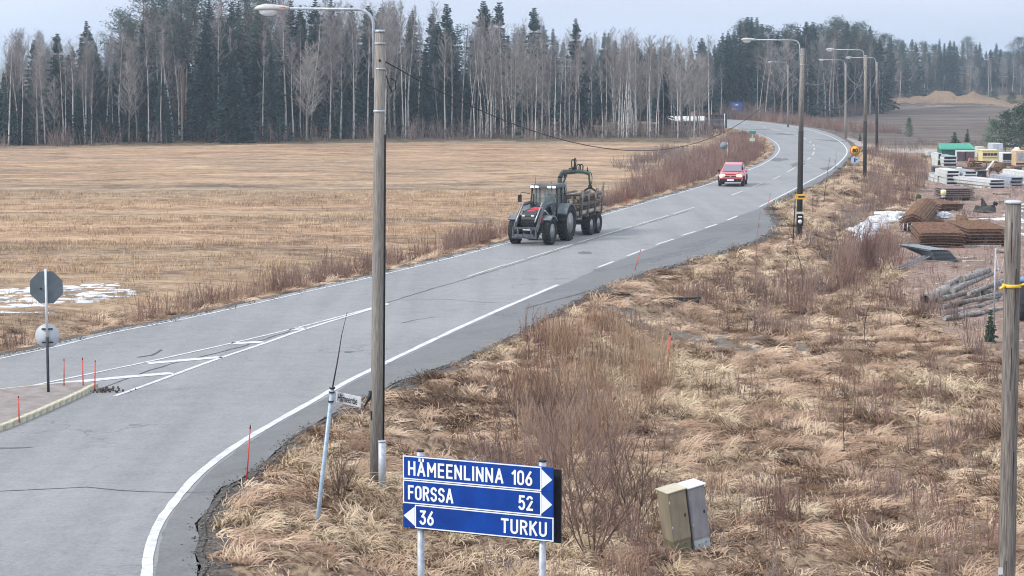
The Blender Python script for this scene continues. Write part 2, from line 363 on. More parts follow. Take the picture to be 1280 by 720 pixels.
def build_ground():
    ys = [-80., -40, -20, 0, 10, 16, 20]
    y = 22.
    while y < 2600: ys.append(y); y += max(.16, (y ** 2) / (FPX * CAM_H) * (1.5 if y < 220 else 1.1) * .8) if y < 700 else y * .08
    u = np.linspace(-1, 1, 360); us = np.sign(u) * (np.abs(u) ** 1.0)
    us = np.concatenate([[-3, -2, -1.5, -1.2], us, [1.2, 1.5, 2, 3]])
    Y, U = np.meshgrid(np.array(ys), us, indexing='ij'); X = U * (8 + np.maximum(Y, 0) * .275)
    X = np.where(np.abs(U) > 1, U * (30 + np.maximum(Y, 0) * .32), X)
    X = np.where(Y < 15, U * (14 + (15 - Y) * .4), X)
    hgt = height(X, Y)
    # far rise so the plain ends in low wooded ground
    hgt = hgt + np.clip((Y - 900) / 3000, 0, 1) * 8
    n, k = X.shape; V = np.stack([X, Y, hgt], -1).reshape(-1, 3)
    idx = np.arange(n * k).reshape(n, k)
    F = np.stack([idx[:-1, :-1], idx[:-1, 1:], idx[1:, 1:], idx[1:, :-1]], -1).reshape(-1, 4)
    me = bpy.data.meshes.new('ground'); me.vertices.add(len(V)); me.vertices.foreach_set('co', V.ravel())
    me.loops.add(F.size); me.loops.foreach_set('vertex_index', F.ravel().astype(np.int32))
    me.polygons.add(len(F)); me.polygons.foreach_set('loop_start', np.arange(0, F.size, 4, dtype=np.int32)); me.polygons.foreach_set('loop_total', np.full(len(F), 4, dtype=np.int32))
    me.polygons.foreach_set('use_smooth', np.ones(len(F), bool)); me.update(calc_edges=True)
    fx, fy = X.ravel(), Y.ravel()
    def zone(name, vals):
        a = me.attributes.new(name, 'FLOAT', 'POINT'); a.data.foreach_set('value', vals.astype(np.float32))
    for nm, P, rr_ in (('z_field', Z_FIELD, 2), ('z_yard', Z_YARD, 3), ('z_dark', Z_DARK, 3), ('z_path', Z_PATH, .6), ('z_track', Z_TRACK, 1.2)):
        zone(nm, sum(inpoly(fx + q * rr_ * math.cos(t_), fy + q * rr_ * 1.6 * math.sin(t_), P).astype(float) for t_ in (0, 1.05, 2.1, 3.14, 4.2, 5.2) for q in (.5, 1)) / 12)
    d = np.minimum(dist_chain(fx, fy, coarse_R), dist_chain(fx, fy, coarse_L)); zone('z_edge', 1 - sstep(.15, 1.0, d) * .9 if True else d)
    fr = np.where(fx < fy * .085, fy > 236 + (fx + 60) * .1, fy > 395).astype(float); fr[inpoly(fx, fy, Z_DARK)] = 0; fr[inpoly(fx, fy, Z_FIELD)] = 0
    fr[(fy < 470) & (fx > 60)] = 0
    zone('z_forest', fr)
    me.materials.append(ground_material()); o = bpy.data.objects.new('ground', me); C.objects.link(o); o['kind'] = 'structure'
build_ground()

# ================================================================ ROAD
def asphalt(name, base, seed=0., patchy=.5):
    m = bpy.data.materials.new(name); m.use_nodes = True; nt = m.node_tree; N = nt.nodes; L = nt.links; b = N['Principled BSDF']
    g = mapping(N, L, N.new('ShaderNodeNewGeometry').outputs['Position'], (1, 1, 1), (0, 0, seed))
    ang = math.radians(-18 if seed == 0 else 22)
    lng = mapping(N, L, g, (1.0, .035, 1), (0, 0, -ang))
    grain = add_noise(N, L, g, 9, 9, .85); mid = add_noise(N, L, g, 1.6, 8, .72); big = add_noise(N, L, g, .13, 4); tr = add_noise(N, L, lng, .9, 5, .6)
    s = mathn(N, L, 'ADD', mathn(N, L, 'MULTIPLY', grain, .50), mathn(N, L, 'ADD', mathn(N, L, 'MULTIPLY', mid, .20), mathn(N, L, 'ADD', mathn(N, L, 'MULTIPLY', big, .14), mathn(N, L, 'MULTIPLY', tr, .16))))
    k = base
    col = ramp(N, L, s, [(.38, (k * .60, k * .61, k * .63)), (.5, (k * .98, k, k * 1.03)), (.61, (k * 1.3, k * 1.32, k * 1.34))])
    # worn dark scabs
    sc = add_noise(N, L, mapping(N, L, g, (1.3, .35, 1), (0, 0, ang)), .8, 9, .75, .3)
    col = mixc(N, L, ramp(N, L, sc, [(.62, (0, 0, 0)), (.70, (patchy, patchy, patchy))]), col, (k * .45, k * .45, k * .47))
    # fine cracks
    v = N.new('ShaderNodeTexVoronoi'); v.feature = 'DISTANCE_TO_EDGE'; v.inputs['Scale'].default_value = .16
    wv = N.new('ShaderNodeVectorMath'); wv.operation = 'ADD'; nn = N.new('ShaderNodeTexNoise'); nn.inputs['Scale'].default_value = .8; nn.inputs['Detail'].default_value = 8; L.new(g, nn.inputs['Vector'])
    sv = N.new('ShaderNodeVectorMath'); sv.operation = 'SCALE'; sv.inputs['Scale'].default_value = 3.2; L.new(nn.outputs['Color'], sv.inputs[0])
    L.new(g, wv.inputs[0]); L.new(sv.outputs[0], wv.inputs[1]); L.new(wv.outputs[0], v.inputs['Vector'])
    ck = ramp(N, L, v.outputs[0], [(.0, (1, 1, 1)), (.004, (1, 1, 1)), (.0075, (0, 0, 0))])
    gate = ramp(N, L, add_noise(N, L, g, .11, 3), [(.52, (0, 0, 0)), (.6, (.55, .55, .55))])
    col = mixc(N, L, mathn(N, L, 'MULTIPLY', ck, gate), col, (k * .35, k * .35, k * .36))
    L.new(col, b.inputs['Base Color']); b.inputs['Roughness'].default_value = .78; b.inputs['Specular IOR Level'].default_value = .35
    bu = N.new('ShaderNodeBump'); bu.inputs['Distance'].default_value = .006; bu.inputs['Strength'].default_value = .6; L.new(mathn(N, L, 'ADD', grain, mid), bu.inputs['Height']); L.new(bu.outputs[0], b.inputs['Normal'])
    return m
def paint(name, c=(.78, .8, .82), wear=.5):
    m = bpy.data.materials.new(name); m.use_nodes = True; nt = m.node_tree; N = nt.nodes; L = nt.links; b = N['Principled BSDF']
    g = N.new('ShaderNodeNewGeometry').outputs['Position']; n = add_noise(N, L, g, 3.5, 9, .8)
    col = ramp(N, L, n, [(.34, (.25, .26, .275)), (.40 + .10 * wear, tuple(x * .72 for x in c)), (.66, c)])
    L.new(col, b.inputs['Base Color']); b.inputs['Roughness'].default_value = .6; return m
ASPH = asphalt('asphalt', .225); SHD = asphalt('shoulder_asphalt', .145, .7, .9); PATCH = M('asphalt_patch', (.085, .088, .095), (.16, .165, .175), 3, .8, detail=7)
TAR = M('tar_seam', (.035, .035, .038), (.08, .08, .082), 4, .6); PAINT = paint('road_paint', (.70, .72, .74), .8); PAINT_OLD = paint('worn_road_paint', (.66, .64, .56), 1.2)

def sheet(name, P, z, mat, kind='structure', th=0):
    bm = bmesh.new(); vs = [bm.verts.new((p[0], p[1], z)) for p in P]; f = bm.faces.new(vs); bm.normal_update()
    if f.normal.z < 0: f.normal_flip()
    bmesh.ops.triangulate(bm, faces=[f], ngon_method='EAR_CLIP')
    me = bpy.data.meshes.new(name); bm.to_mesh(me); bm.free(); me.materials.append(mat); o = bpy.data.objects.new(name, me); C.objects.link(o)
    if kind: o['kind'] = kind
    return o
def slab(name, P, z0, z1, mat, top=None):
    n = len(P); mb = MB(); bm = bmesh.new(); vs = [bm.verts.new((p[0], p[1], z1)) for p in P]; f = bm.faces.new(vs); bm.normal_update()
    if f.normal.z < 0: f.normal_flip()
    r = bmesh.ops.extrude_face_region(bm, geom=[f]); 
    for g in r['geom']:
        if isinstance(g, bmesh.types.BMVert): g.co.z = z0
    bmesh.ops.recalc_face_normals(bm, faces=bm.faces[:]); bmesh.ops.triangulate(bm, faces=[q for q in bm.faces if len(q.verts) > 4])
    me = bpy.data.meshes.new(name); bm.to_mesh(me); bm.free(); me.materials.append(mat); o = bpy.data.objects.new(name, me); C.objects.link(o); return o
def strip_mb(mb, P, wd, z, mi=0, jit=0.0):
    P = [np.array(p[:2], float) for p in P]
    if len(P) < 2: return
    w1 = [wd / 2 + R.uniform(-jit, jit) for _ in P]; w2 = [-wd / 2 + R.uniform(-jit, jit) for _ in P]
    A = offset(P, w1); B = offset(P, w2); n = len(P)
    mb.add([(p[0], p[1], z) for p in A] + [(p[0], p[1], z) for p in B], [(n + i, n + i + 1, i + 1, i) for i in range(n - 1)], mi)
def sub_chain(P, y0, y1): return [p for p in P if y0 <= p[1] <= y1]
slab('road', ROAD, -.25, 0.0, ASPH)['kind'] = 'structure'
# shoulder strip between the edge line and the verge
rl = [p for p in resample(RIGHT_LINE, .8)]; ch_r = [p for p in EDGE_R if p[1] > 33]
i0 = next(i for i, p in enumerate(rl) if p[1] > 33)
inner = [p + NR.uniform(-.05, .05, 2) for p in offset(rl[i0:], -.16)]
# keep only up to the bus bay end, so both chains correspond
endy = G(1060, 190)[1]
def cut(P, yv):
    o = []
    for p in P:
        o.append(p)
        if p[1] > yv: break
    return o
inner = cut(inner, endy); outer = cut(ch_r, endy)
sheet('road_shoulder', [p + np.array([-.0, 0]) for p in outer[:-1]] + inner[::-1], .004, SHD)
# dark resurfaced / worn patches on the bay and carriageway
def blob(cx, cy, rx, ry, n=22, ang=0, rough=.35):
    o = []
    for k in range(n):
        t = 2 * math.pi * k / n; r_ = 1 + R.uniform(-rough, rough); x = rx * math.cos(t) * r_; y = ry * math.sin(t) * r_
        o.append(np.array([cx + x * math.cos(ang) - y * math.sin(ang), cy + x * math.sin(ang) + y * math.cos(ang)]))
    return o
for (x, y, rx, ry, a) in ((838, 319, .55, 5.5, -.42), (880, 303, .5, 4.0, -.4), (731, 316, .35, .7, 0), (748, 338, .25, .5, 0), (935, 287, .4, 3.5, -.25), (973, 200, .8, 4, -.2), (985, 168, 1, 4, .3), (1036, 210, .6, 3, -.3), (1042, 176, .7, 6, .2), (998, 205, .5, 5, -.2), (436, 440, .12, .2, 0), (15, 560, .5, .09, .2), (950, 162, 1, 2, .3)):
    p = G(x, y); sheet('asphalt_patch', blob(p[0], p[1], rx, ry, 22, a), .006, PATCH)
# painted lines
mb = MB(); strip_mb(mb, resample(sub_chain(LEFT_LINE, 40, 330), 1.2), .11, .010, 0, .012); mb.build('edge_line_marking', PAINT)['kind'] = 'structure'
mb = MB(); seg = [p for p in resample(RIGHT_LINE, .6) if 33 < p[1] <= G(700, 355)[1]]; strip_mb(mb, seg, .2, .010, 0, .014); mb.build('edge_line_marking', PAINT)['kind'] = 'structure'
mb = MB(); seg = [p for p in resample(RIGHT_LINE, 1) if p[1] >= G(949, 259)[1]]; strip_mb(mb, seg[:-20], .13, .010, 0, .012); mb.build('edge_line_marking', PAINT)['kind'] = 'structure'
for a, b in (((747, 334.5), (767, 327)), ((784, 320), (805, 312)), ((820, 306), (842, 299)), ((852, 294.5), (869, 289.5)), ((882, 285), (896, 280.5)), ((909, 275.5), (922, 270))):
    mb = MB(); strip_mb(mb, resample([G(*a), G(*b)], 1), .15, .010, 0, .01); mb.build('broken_line_marking', PAINT)['kind'] = 'structure'
def mark(pts, wd, mat=PAINT, nm='line_marking', z=.010, jit=.01, sm=1):
    mb = MB(); strip_mb(mb, resample(smooth(gpoly(pts), sm), .8), wd, z, 0, jit); o = mb.build(nm, mat); o['kind'] = 'structure'; return o
mark([(-30, 497), (0, 491), (63, 477.5), (110, 468), (187, 452), (293, 428.5), (367, 411), (427, 395.5), (486, 379)], .12)
mark([(144, 495), (187, 480), (220, 467.5), (277, 447), (330, 429.5)], .15, PAINT)
mark([(330, 429.5), (373, 414), (427, 397.5), (486, 380)], .15)
for q in ([(-40, 498.5), (0, 490.5), (60, 481), (140, 473), (215, 466.5)], [(184, 454.5), (230, 450.5), (276, 446.5)], [(290, 429.5), (329, 427.5)], [(365, 412.5), (379, 410)]): mark(q, .42, jit=.02)
PN_ = PAINT; PAINT = PAINT_OLD
for a, b in (((584, 346), (634, 330)), ((627, 333), (655, 324.5)), ((660, 322.5), (690, 313.5)), ((693, 312.5), (717, 305)), ((722, 303.5), (742, 297.5)), ((748, 295.5), (790, 283)), ((797, 281), (835, 269.5)), ((842, 267.5), (868, 259))):
    mark([a, b], .13, PAINT_OLD, nm='broken_line_marking')
CL = [(854, 264.5), (921, 242), (952, 229), (972, 222), (988, 213), (1003, 204), (1013, 197), (1018, 190), (1018, 182), (1012, 176.5), (997, 169), (980, 165), (962, 161), (947, 157), (920, 153)]
clw = resample(smooth(gpoly(CL), 2), .5); i = 30
while i < len(clw) - 14:
    n = 10 if (i // 24) % 3 else 16
    mb = MB(); strip_mb(mb, clw[i:i + n], .15, .010, 0, .01); mb.build('broken_line_marking', PAINT_OLD)['kind'] = 'structure'; i += n + 9
PAINT = PN_
# tar seams and long cracks
for q, wd in (([(427, 397 + 2), (487, 377.5), (540, 361), (584, 348.5), (660, 325), (742, 299), (860, 264)], .05), ([(0, 614), (60, 611), (110, 609.5), (150, 614), (215, 616), (270, 617)], .035), ([(121, 487), (150, 476.5), (200, 459), (240, 449), (300, 434), (360, 414.5)], .05), ([(505, 375), (560, 374), (600, 378), (640, 379)], .035),
              ([(655, 386), (700, 374), (760, 357), (800, 345), (856, 329)], .14), ([(170, 447), (190, 444), (204, 437)], .1), ([(960, 265), (1000, 244), (1047, 216), (1062, 196)], .1), ([(500, 404), (520, 400), (545, 396)], .04), ([(900, 280), (925, 281), (945, 280)], .06)):
    P = resample(gpoly(q), .5); P = [p + NR.uniform(-.05, .05, 2) for p in P]; mb = MB(); strip_mb(mb, P, wd, .008 if wd > .04 else .0075, 0, wd * .35); mb.build('tar_seam', TAR)['kind'] = 'structure'

# traffic island at the junction mouth
KERB = M('kerb_stone', (.36, .34, .25), (.60, .57, .45), 5, .85, bump=.3, detail=6); ISL = M('island_concrete', (.19, .165, .155), (.28, .25, .235), 2.5, .9, bump=.2, detail=8)
kp = [(-260, 612), (-100, 568), (0, 538.5), (33, 525), (67, 510), (97, 496.5), (112, 488.5), (119.5, 485.2)]
kerb = smooth(gpoly(kp), 2)
topp = smooth(gpoly([(119.5, 485.2), (112, 483.2), (98, 482.5), (70, 484.5), (30, 488.5), (0, 491.5), (-100, 508), (-260, 540)]), 1)
isl = slab('traffic_island', kerb[:-1] + topp, -.05, .125, ISL); isl['kind'] = 'structure'
kr = resample(kerb, .95)
for a, b in zip(kr[:-1], kr[1:]):                 # each kerb stone is its own piece
    m_ = (a + b) / 2; d_ = b - a; L_ = np.linalg.norm(d_); an = math.atan2(d_[1], d_[0])
    mb = MB(); mb.box((0, 0, .035), (L_ - .02, .17, .21), bev=.02); o = mb.build('kerb_stone', KERB, isl); o.location = (m_[0], m_[1], R.uniform(-.006, .006)); o.rotation_euler = (0, 0, an + R.uniform(-.012, .012))
kr = resample(topp[4:], 1.0)
for a, b in zip(kr[:-1], kr[1:]):
    m_ = (a + b) / 2; d_ = b - a; L_ = np.linalg.norm(d_); an = math.atan2(d_[1], d_[0])
    mb = MB(); mb.box((0, 0, .03), (L_ - .02, .10, .2), bev=.02); o = mb.build('kerb_stone', KERB, isl); o.location = (m_[0], m_[1], 0); o.rotation_euler = (0, 0, an)
# little heap of dirt at its tip
p = G(128, 489); mb = MB()
for _ in range(70):
    a = R.uniform(0, 6.28); r_ = abs(R.gauss(0, .28)); s = R.uniform(.02, .065); mb.box((p[0] + r_ * math.cos(a) * 1.6, p[1] + r_ * math.sin(a), s * .3 + .012), (s, s * 1.2, s * .7), (R.random(), R.random(), R.random()))
tag(mb.build('dirt', M('dark_dirt', (.03, .025, .02), (.08, .065, .05), 8)), 'small heap of dark earth at the tip of the island kerb', kind='stuff')

# grit and crumbled asphalt along both road edges
GRIT = M('edge_grit', (.06, .055, .05), (.30, .28, .26), 30, .9, rnd=.3)
mb = MB()
for P, y1, nn in ((EDGE_R, 150, 5200), (EDGE_L, 170, 1500)):
    Q = [p for p in P if 30 < p[1] < y1]
    for _ in range(nn):
        p = R.choice(Q); s_ = R.uniform(.010, .03) * (1 + p[1] / 110); q = (p[0] + R.gauss(0.12, .13), p[1] + R.gauss(0, .3)); mb.box((q[0], q[1], .01 + s_ * .15), (s_, s_ * R.uniform(.6, 1.4), s_ * .55), (R.random(), R.random(), R.random() * 3))
tag(mb.build('roadside_gravel', GRIT), 'crumbled asphalt and grit strewn along the road edges', kind='stuff')

# ragged dark crack where the asphalt breaks off at the verge
mb = MB(); Q = [p + np.array([.05, 0]) for p in EDGE_R if 33 < p[1] < 120]; strip_mb(mb, Q, .16, .004, 0, .07); mb.build('asphalt_edge_crack', M('edge_dark', (.03, .028, .026), (.11, .10, .09), 6, .9))['kind'] = 'structure'
# ================================================================ VEGETATION
def instancer(name, pts, variants, label, cat=None, seed=1):
    """one 'stuff' object: real tufts instanced on a cloud of points (variants = meshes, pts = [x,y,z,rot,scale,idx])"""
    A = np.array(pts, float)
    me = bpy.data.meshes.new(name); me.vertices.add(len(A)); me.vertices.foreach_set('co', A[:, :3].ravel())
    for nm, j in (('a_rot', 3), ('a_scl', 4), ('a_tilt', 6)):
        at_ = me.attributes.new(nm, 'FLOAT', 'POINT'); at_.data.foreach_set('value', A[:, j].astype(np.float32))
    at_ = me.attributes.new('a_idx', 'INT', 'POINT'); at_.data.foreach_set('value', A[:, 5].astype(np.int32)); me.update()
    o = bpy.data.objects.new(name, me); C.objects.link(o)
    col = bpy.data.collections.new(name + '_variants')
    for i, v in enumerate(variants): col.objects.link(bpy.data.objects.new('%s_variant_%02d' % (name, i), v))
    ng = bpy.data.node_groups.new(name, 'GeometryNodeTree'); ng.interface.new_socket('Geometry', in_out='INPUT', socket_type='NodeSocketGeometry'); ng.interface.new_socket('Geometry', in_out='OUTPUT', socket_type='NodeSocketGeometry')
    N = ng.nodes; L = ng.links; gi = N.new('NodeGroupInput'); go = N.new('NodeGroupOutput'); ip = N.new('GeometryNodeInstanceOnPoints'); ci = N.new('GeometryNodeCollectionInfo')
    ci.inputs['Collection'].default_value = col; ci.inputs['Separate Children'].default_value = True; ci.inputs['Reset Children'].default_value = True
    def na(n, t='FLOAT'):
        a = N.new('GeometryNodeInputNamedAttribute'); a.data_type = t; a.inputs['Name'].default_value = n; return a.outputs['Attribute']
    cx = N.new('ShaderNodeCombineXYZ'); L.new(na('a_tilt'), cx.inputs[0]); L.new(na('a_rot'), cx.inputs[2])
    L.new(gi.outputs[0], ip.inputs['Points']); L.new(ci.outputs[0], ip.inputs['Instance']); ip.inputs['Pick Instance'].default_value = True
    L.new(na('a_idx', 'INT'), ip.inputs['Instance Index']); L.new(cx.outputs[0], ip.inputs['Rotation']); L.new(na('a_scl'), ip.inputs['Scale']); L.new(ip.outputs[0], go.inputs[0])
    md = o.modifiers.new('scatter', 'NODES'); md.node_group = ng
    return tag(o, label, cat, kind='stuff')
def scatter_pts(P, dens, nvar, s0, s1, rotc=None, rots=3.14, clear=.3, dfun=None, tilt=.15):
    P = [np.array(p) for p in P]; xs = [p[0] for p in P]; ys = [p[1] for p in P]; x0, x1, y0, y1 = min(xs), max(xs), min(ys), max(ys)
    n = int((x1 - x0) * (y1 - y0) * dens); X = NR.uniform(x0, x1, n); Y = NR.uniform(y0, y1, n); k = inpoly(X, Y, P) & ~inpoly(X, Y, ROAD); X, Y = X[k], Y[k]
    d = np.minimum(dist_chain(X, Y, coarse_R), dist_chain(X, Y, coarse_L)); k = d > clear
    if dfun is not None: k &= NR.rand(len(X)) < dfun(X, Y)
    X, Y = X[k], Y[k]; Z = height(X, Y); m = len(X)
    rot = NR.uniform(-3.14, 3.14, m) if rotc is None else rotc + NR.normal(0, rots, m)
    return np.stack([X, Y, Z - .02, rot, NR.uniform(s0, s1, m), NR.randint(0, nvar, m), NR.normal(0, tilt, m)], 1)
def leafmat(name, cols, rough=.85, sc=1.3, trans=0.0):
    m = bpy.data.materials.new(name); m.use_nodes = True; nt = m.node_tree; N = nt.nodes; L = nt.links; b = N['Principled BSDF']
    oi = N.new('ShaderNodeObjectInfo'); tcn = N.new('ShaderNodeTexCoord'); n = add_noise(N, L, tcn.outputs['Object'], sc * 6, 3, .7)
    g = N.new('ShaderNodeNewGeometry'); big = add_noise(N, L, g.outputs['Position'], .35, 4)
    s = mathn(N, L, 'ADD', mathn(N, L, 'MULTIPLY', oi.outputs['Random'], .45), mathn(N, L, 'ADD', mathn(N, L, 'MULTIPLY', n, .3), mathn(N, L, 'MULTIPLY', big, .35)))
    st = [(.25 + .55 * i / (len(cols) - 1), c) for i, c in enumerate(cols)]
    L.new(ramp(N, L, s, st), b.inputs['Base Color']); b.inputs['Roughness'].default_value = rough; b.inputs['Specular IOR Level'].default_value = .15
    return m
DRY = leafmat('dry_grass', [(.075, .046, .034), (.24, .155, .10), (.46, .32, .225), (.66, .515, .375)])
DRYPALE = leafmat('pale_dry_grass', [(.26, .18, .12), (.47, .36, .24), (.68, .56, .40)])
REED = leafmat('dry_reed', [(.13, .075, .055), (.27, .16, .105), (.39, .26, .17), (.50, .39, .28)])
REDT = leafmat('red_twig', [(.085, .048, .042), (.18, .102, .086), (.28, .175, .14), (.37, .28, .23)])
GREYT = leafmat('grey_twig', [(.085, .06, .055), (.15, .11, .10), (.24, .18, .165), (.32, .26, .23)])

def grass_tuft(n, hgt, spread, lean, wdt=.011, seg=3, droop=1.0, mat=None, upright=0.0):
    mb = MB()
    for _ in range(n):
        a = R.uniform(0, 6.283); r_ = spread * math.sqrt(R.random()); p = Vector((r_ * math.cos(a), r_ * math.sin(a), -.02))
        da = R.gauss(0, .75) if lean else R.uniform(0, 6.283); dirv = Vector((math.cos(da), math.sin(da), 0)); Lh = hgt * R.uniform(.55, 1.25)
        el = R.uniform(.5, 1.3) if upright == 0 else (R.uniform(1.1, 1.5) if upright > 0 else R.uniform(.0, .5)); s_ = Lh / seg; q = p.copy(); pts = [q.copy()]
        for k in range(seg):
            q = q + (dirv * math.cos(el) + Vector((0, 0, math.sin(el)))) * s_; pts.append(q.copy()); el -= droop * R.uniform(.35, .9)
            dirv = (Matrix.Rotation(R.uniform(-.35, .35), 3, 'Z') @ dirv)
            if q.z < .02: q.z = .02 + R.random() * .03
        sd_ = dirv.cross(Vector((0, 0, 1))); w_ = wdt * R.uniform(.7, 1.4); vs = []
        for k, pt in enumerate(pts):
            ww = w_ * (1 - .75 * k / seg); vs += [pt - sd_ * ww + Vector((0, 0, ww * .6)), pt + sd_ * ww]
        mb.add(vs, [(2 * k, 2 * k + 1, 2 * k + 3, 2 * k + 2) for k in range(seg)])
    return mb.mesh('tuft', mat)
def shoots(n, h0, h1, spread, r0, mat, lean=.12, side=3, fan=0.0):
    """a clump of upright bare shoots with a few side twigs"""
    mb = MB()
    for _ in range(n):
        a = R.uniform(0, 6.283); r_ = spread * math.sqrt(R.random()); p = Vector((r_ * math.cos(a), r_ * math.sin(a), -.03)); hh = R.uniform(h0, h1)
        t = Vector((R.gauss(0, lean) + fan * math.cos(a) * r_ / spread, R.gauss(0, lean) + fan * math.sin(a) * r_ / spread, 1)).normalized(); q = p.copy(); ns = 3
        for k in range(ns):
            q2 = q + t * hh / ns; rr = r0 * (1 - k / ns * .6); mb.twig(q, q2, rr, rr * .75)
            for _ in range(side):
                b = q + (q2 - q) * R.random(); th = R.uniform(0, 6.283); v = (t * R.uniform(.7, 1.2) + Vector((math.cos(th), math.sin(th), 0)) * R.uniform(.3, .7)).normalized(); mb.twig(b, b + v * hh * R.uniform(.1, .28) * (1 - k * .2), rr * .55, rr * .2)
            q = q2; t = (t + Vector((R.gauss(0, .08), R.gauss(0, .08), 0))).normalized()
    return mb.mesh('shoots', mat)

SNOWP = gpoly([(1050, 290), (1072, 262), (1098, 248), (1140, 244), (1138, 258), (1112, 268), (1096, 280), (1078, 294)])
# ---- grass of the rough meadow and the verges
mat_tufts = [grass_tuft(70, R.uniform(.55, .85), .34, True, .012, 4, R.uniform(.35, .9), DRY, upright=(-1, -1, -1, -1, -1, -1, 0)[q_]) for q_ in range(7)] + [grass_tuft(60, .66, .2, False, .013, 4, .75, DRYPALE) for _ in range(2)]
mead = [G(183, 1050)[:2] * 0 + np.array([-5.5, 26.]), np.array([28., 26.]), *gpoly([(1330, 420), (1235, 415), (1180, 385), (1140, 350), (1105, 300), (1120, 262), (1150, 215), (1160, 185), (1066, 184), (1069, 192), (1062, 205), (1030, 228), (960, 263), (974, 277), (964, 293), (906, 318), (760, 359), (600, 445), (414, 520), (335, 577), (255, 650)])]
def near_w(X, Y):
    n = fnoise(X * .5, Y * .5, 3); trk = inpoly(X, Y, Z_TRACK)
    return np.where(trk, .28, np.clip(.40 + 2.6 * (n - .36), .34, 1)) 
pn = scatter_pts([p for p in mead], 12, 9, .55, 1.05, rotc=-.4, rots=1.1, clear=.35, dfun=lambda X, Y: near_w(X, Y) * (Y < 78))
pf = scatter_pts([p for p in mead], 3.4, 9, .8, 1.35, rotc=-.4, rots=1.1, clear=.45, dfun=lambda X, Y: near_w(X, Y) * (Y >= 78) * np.clip(1.5 - (Y - 78) / 170, .3, 1))
allp = np.concatenate([pn, pf])
# pale tussocks only where the meadow is palest
allp[:, 3] = fnoise(allp[:, 0] * .3 + 40, allp[:, 1] * .3, 2) * 14 + NR.normal(0, .5, len(allp))
keep = ~(inpoly(allp[:, 0], allp[:, 1], SNOWP)); allp = allp[keep]
pale = fnoise(allp[:, 0] * .22 + 9, allp[:, 1] * .22, 2); allp[:, 5] = np.where((pale > .58) & (NR.rand(len(allp)) < .4), NR.randint(7, 9, len(allp)), NR.randint(0, 7, len(allp)))
instancer('dry_meadow_grass', allp, mat_tufts, 'matted tan dry grass covering the rough meadow beside the road')
# left verge: dry grass fringe, then reddish brown stalks in the ditch
Lr = resample(LEFT_LINE, 2)
def band(P, d0, d1, y0, y1):
    q = [p for p in P if y0 <= p[1] <= y1]; return offset(q, d0) + offset(q, d1)[::-1]
vg = scatter_pts(band(Lr, .7, 5.5, 55, 330), 5, 7, .5, .9, rotc=.5, rots=1.3, clear=.35)
instancer('verge_grass', vg, mat_tufts[:7], 'low tan grass fringe between the asphalt and the ditch stalks')
# stubble standing in the field
stub = [grass_tuft(22, .2, .45, False, .010, 2, .3, leafmat('stubble%d' % i, [(.12, .08, .055), (.42, .29, .18), (.68, .51, .34)]), upright=1) for i in range(3)]
fieldP = gpoly([(-40, 458), (0, 455), (217, 412), (494, 350), (640, 308), (700, 285), (640, 235), (-60, 235)])
fsp = scatter_pts(fieldP, 2.6, 3, .7, 1.3, clear=5, dfun=lambda X, Y: np.clip((fnoise(X * .05 + 3, Y * .45 - X * .1, 3) - .38) * 5, .05, 1) * np.where(inpoly(X, Y, gpoly([(-20, 390), (0, 352), (150, 345), (155, 372), (80, 384)])), .3, 1))
instancer('field_stubble', fsp, stub, 'short straw stubble standing in the ploughed field')

stalkv = [shoots(16, .6, 1.25, .45, .011, REED, .10, 1) for _ in range(4)] + [shoots(16, .7, 1.5, .5, .012, REDT, .14, 3) for _ in range(3)] + [shoots(14, .5, 1.1, .5, .010, GREYT, .2, 3) for _ in range(2)]
bp = []
def clump_noise(X, Y): return np.clip((fnoise(X * .25, Y * .25, 2) - .35) * 4, .08, 1)
b1 = scatter_pts(band(Lr, 1.6, 4.6, 60, 335), 2.6, 9, .55, 1.0, clear=1.2, dfun=lambda X, Y: clump_noise(X, Y) * np.interp(Y, [60, 84, 86, 110, 150, 200, 215, 330], [.55, .6, .85, 1, 1, 1, .2, .2]), tilt=.06)
b1[:, 5] = np.where(NR.rand(len(b1)) < np.interp(b1[:, 1], [70, 110, 180], [.15, .5, .8]), NR.randint(4, 7, len(b1)), b1[:, 5])
b1[:, 4] *= np.interp(b1[:, 1], [70, 100, 150], [.95, 1.0, 1.05])
# wide thicket inside the bend
b2 = scatter_pts(gpoly([(800, 252), (860, 240), (912, 214), (935, 208), (948, 195), (950, 180), (935, 170), (912, 170), (890, 188), (850, 205), (770, 232)]), 1.0, 9, .6, 1.1, clear=1.2, tilt=.06)
b2[:, 5] = np.where(NR.rand(len(b2)) < .8, NR.randint(4, 7, len(b2)), b2[:, 5])
b3 = scatter_pts(gpoly([(770, 205), (830, 186), (890, 190), (880, 205), (800, 215)]), .5, 2, .8, 1.4, clear=1, tilt=.06); b3[:, 5] += 7
b1 = np.concatenate([b1, b2, b3])
instancer('ditch_stalks', b1, stalkv, 'reddish brown stalks and twigs in the ditch along the field side of the road')
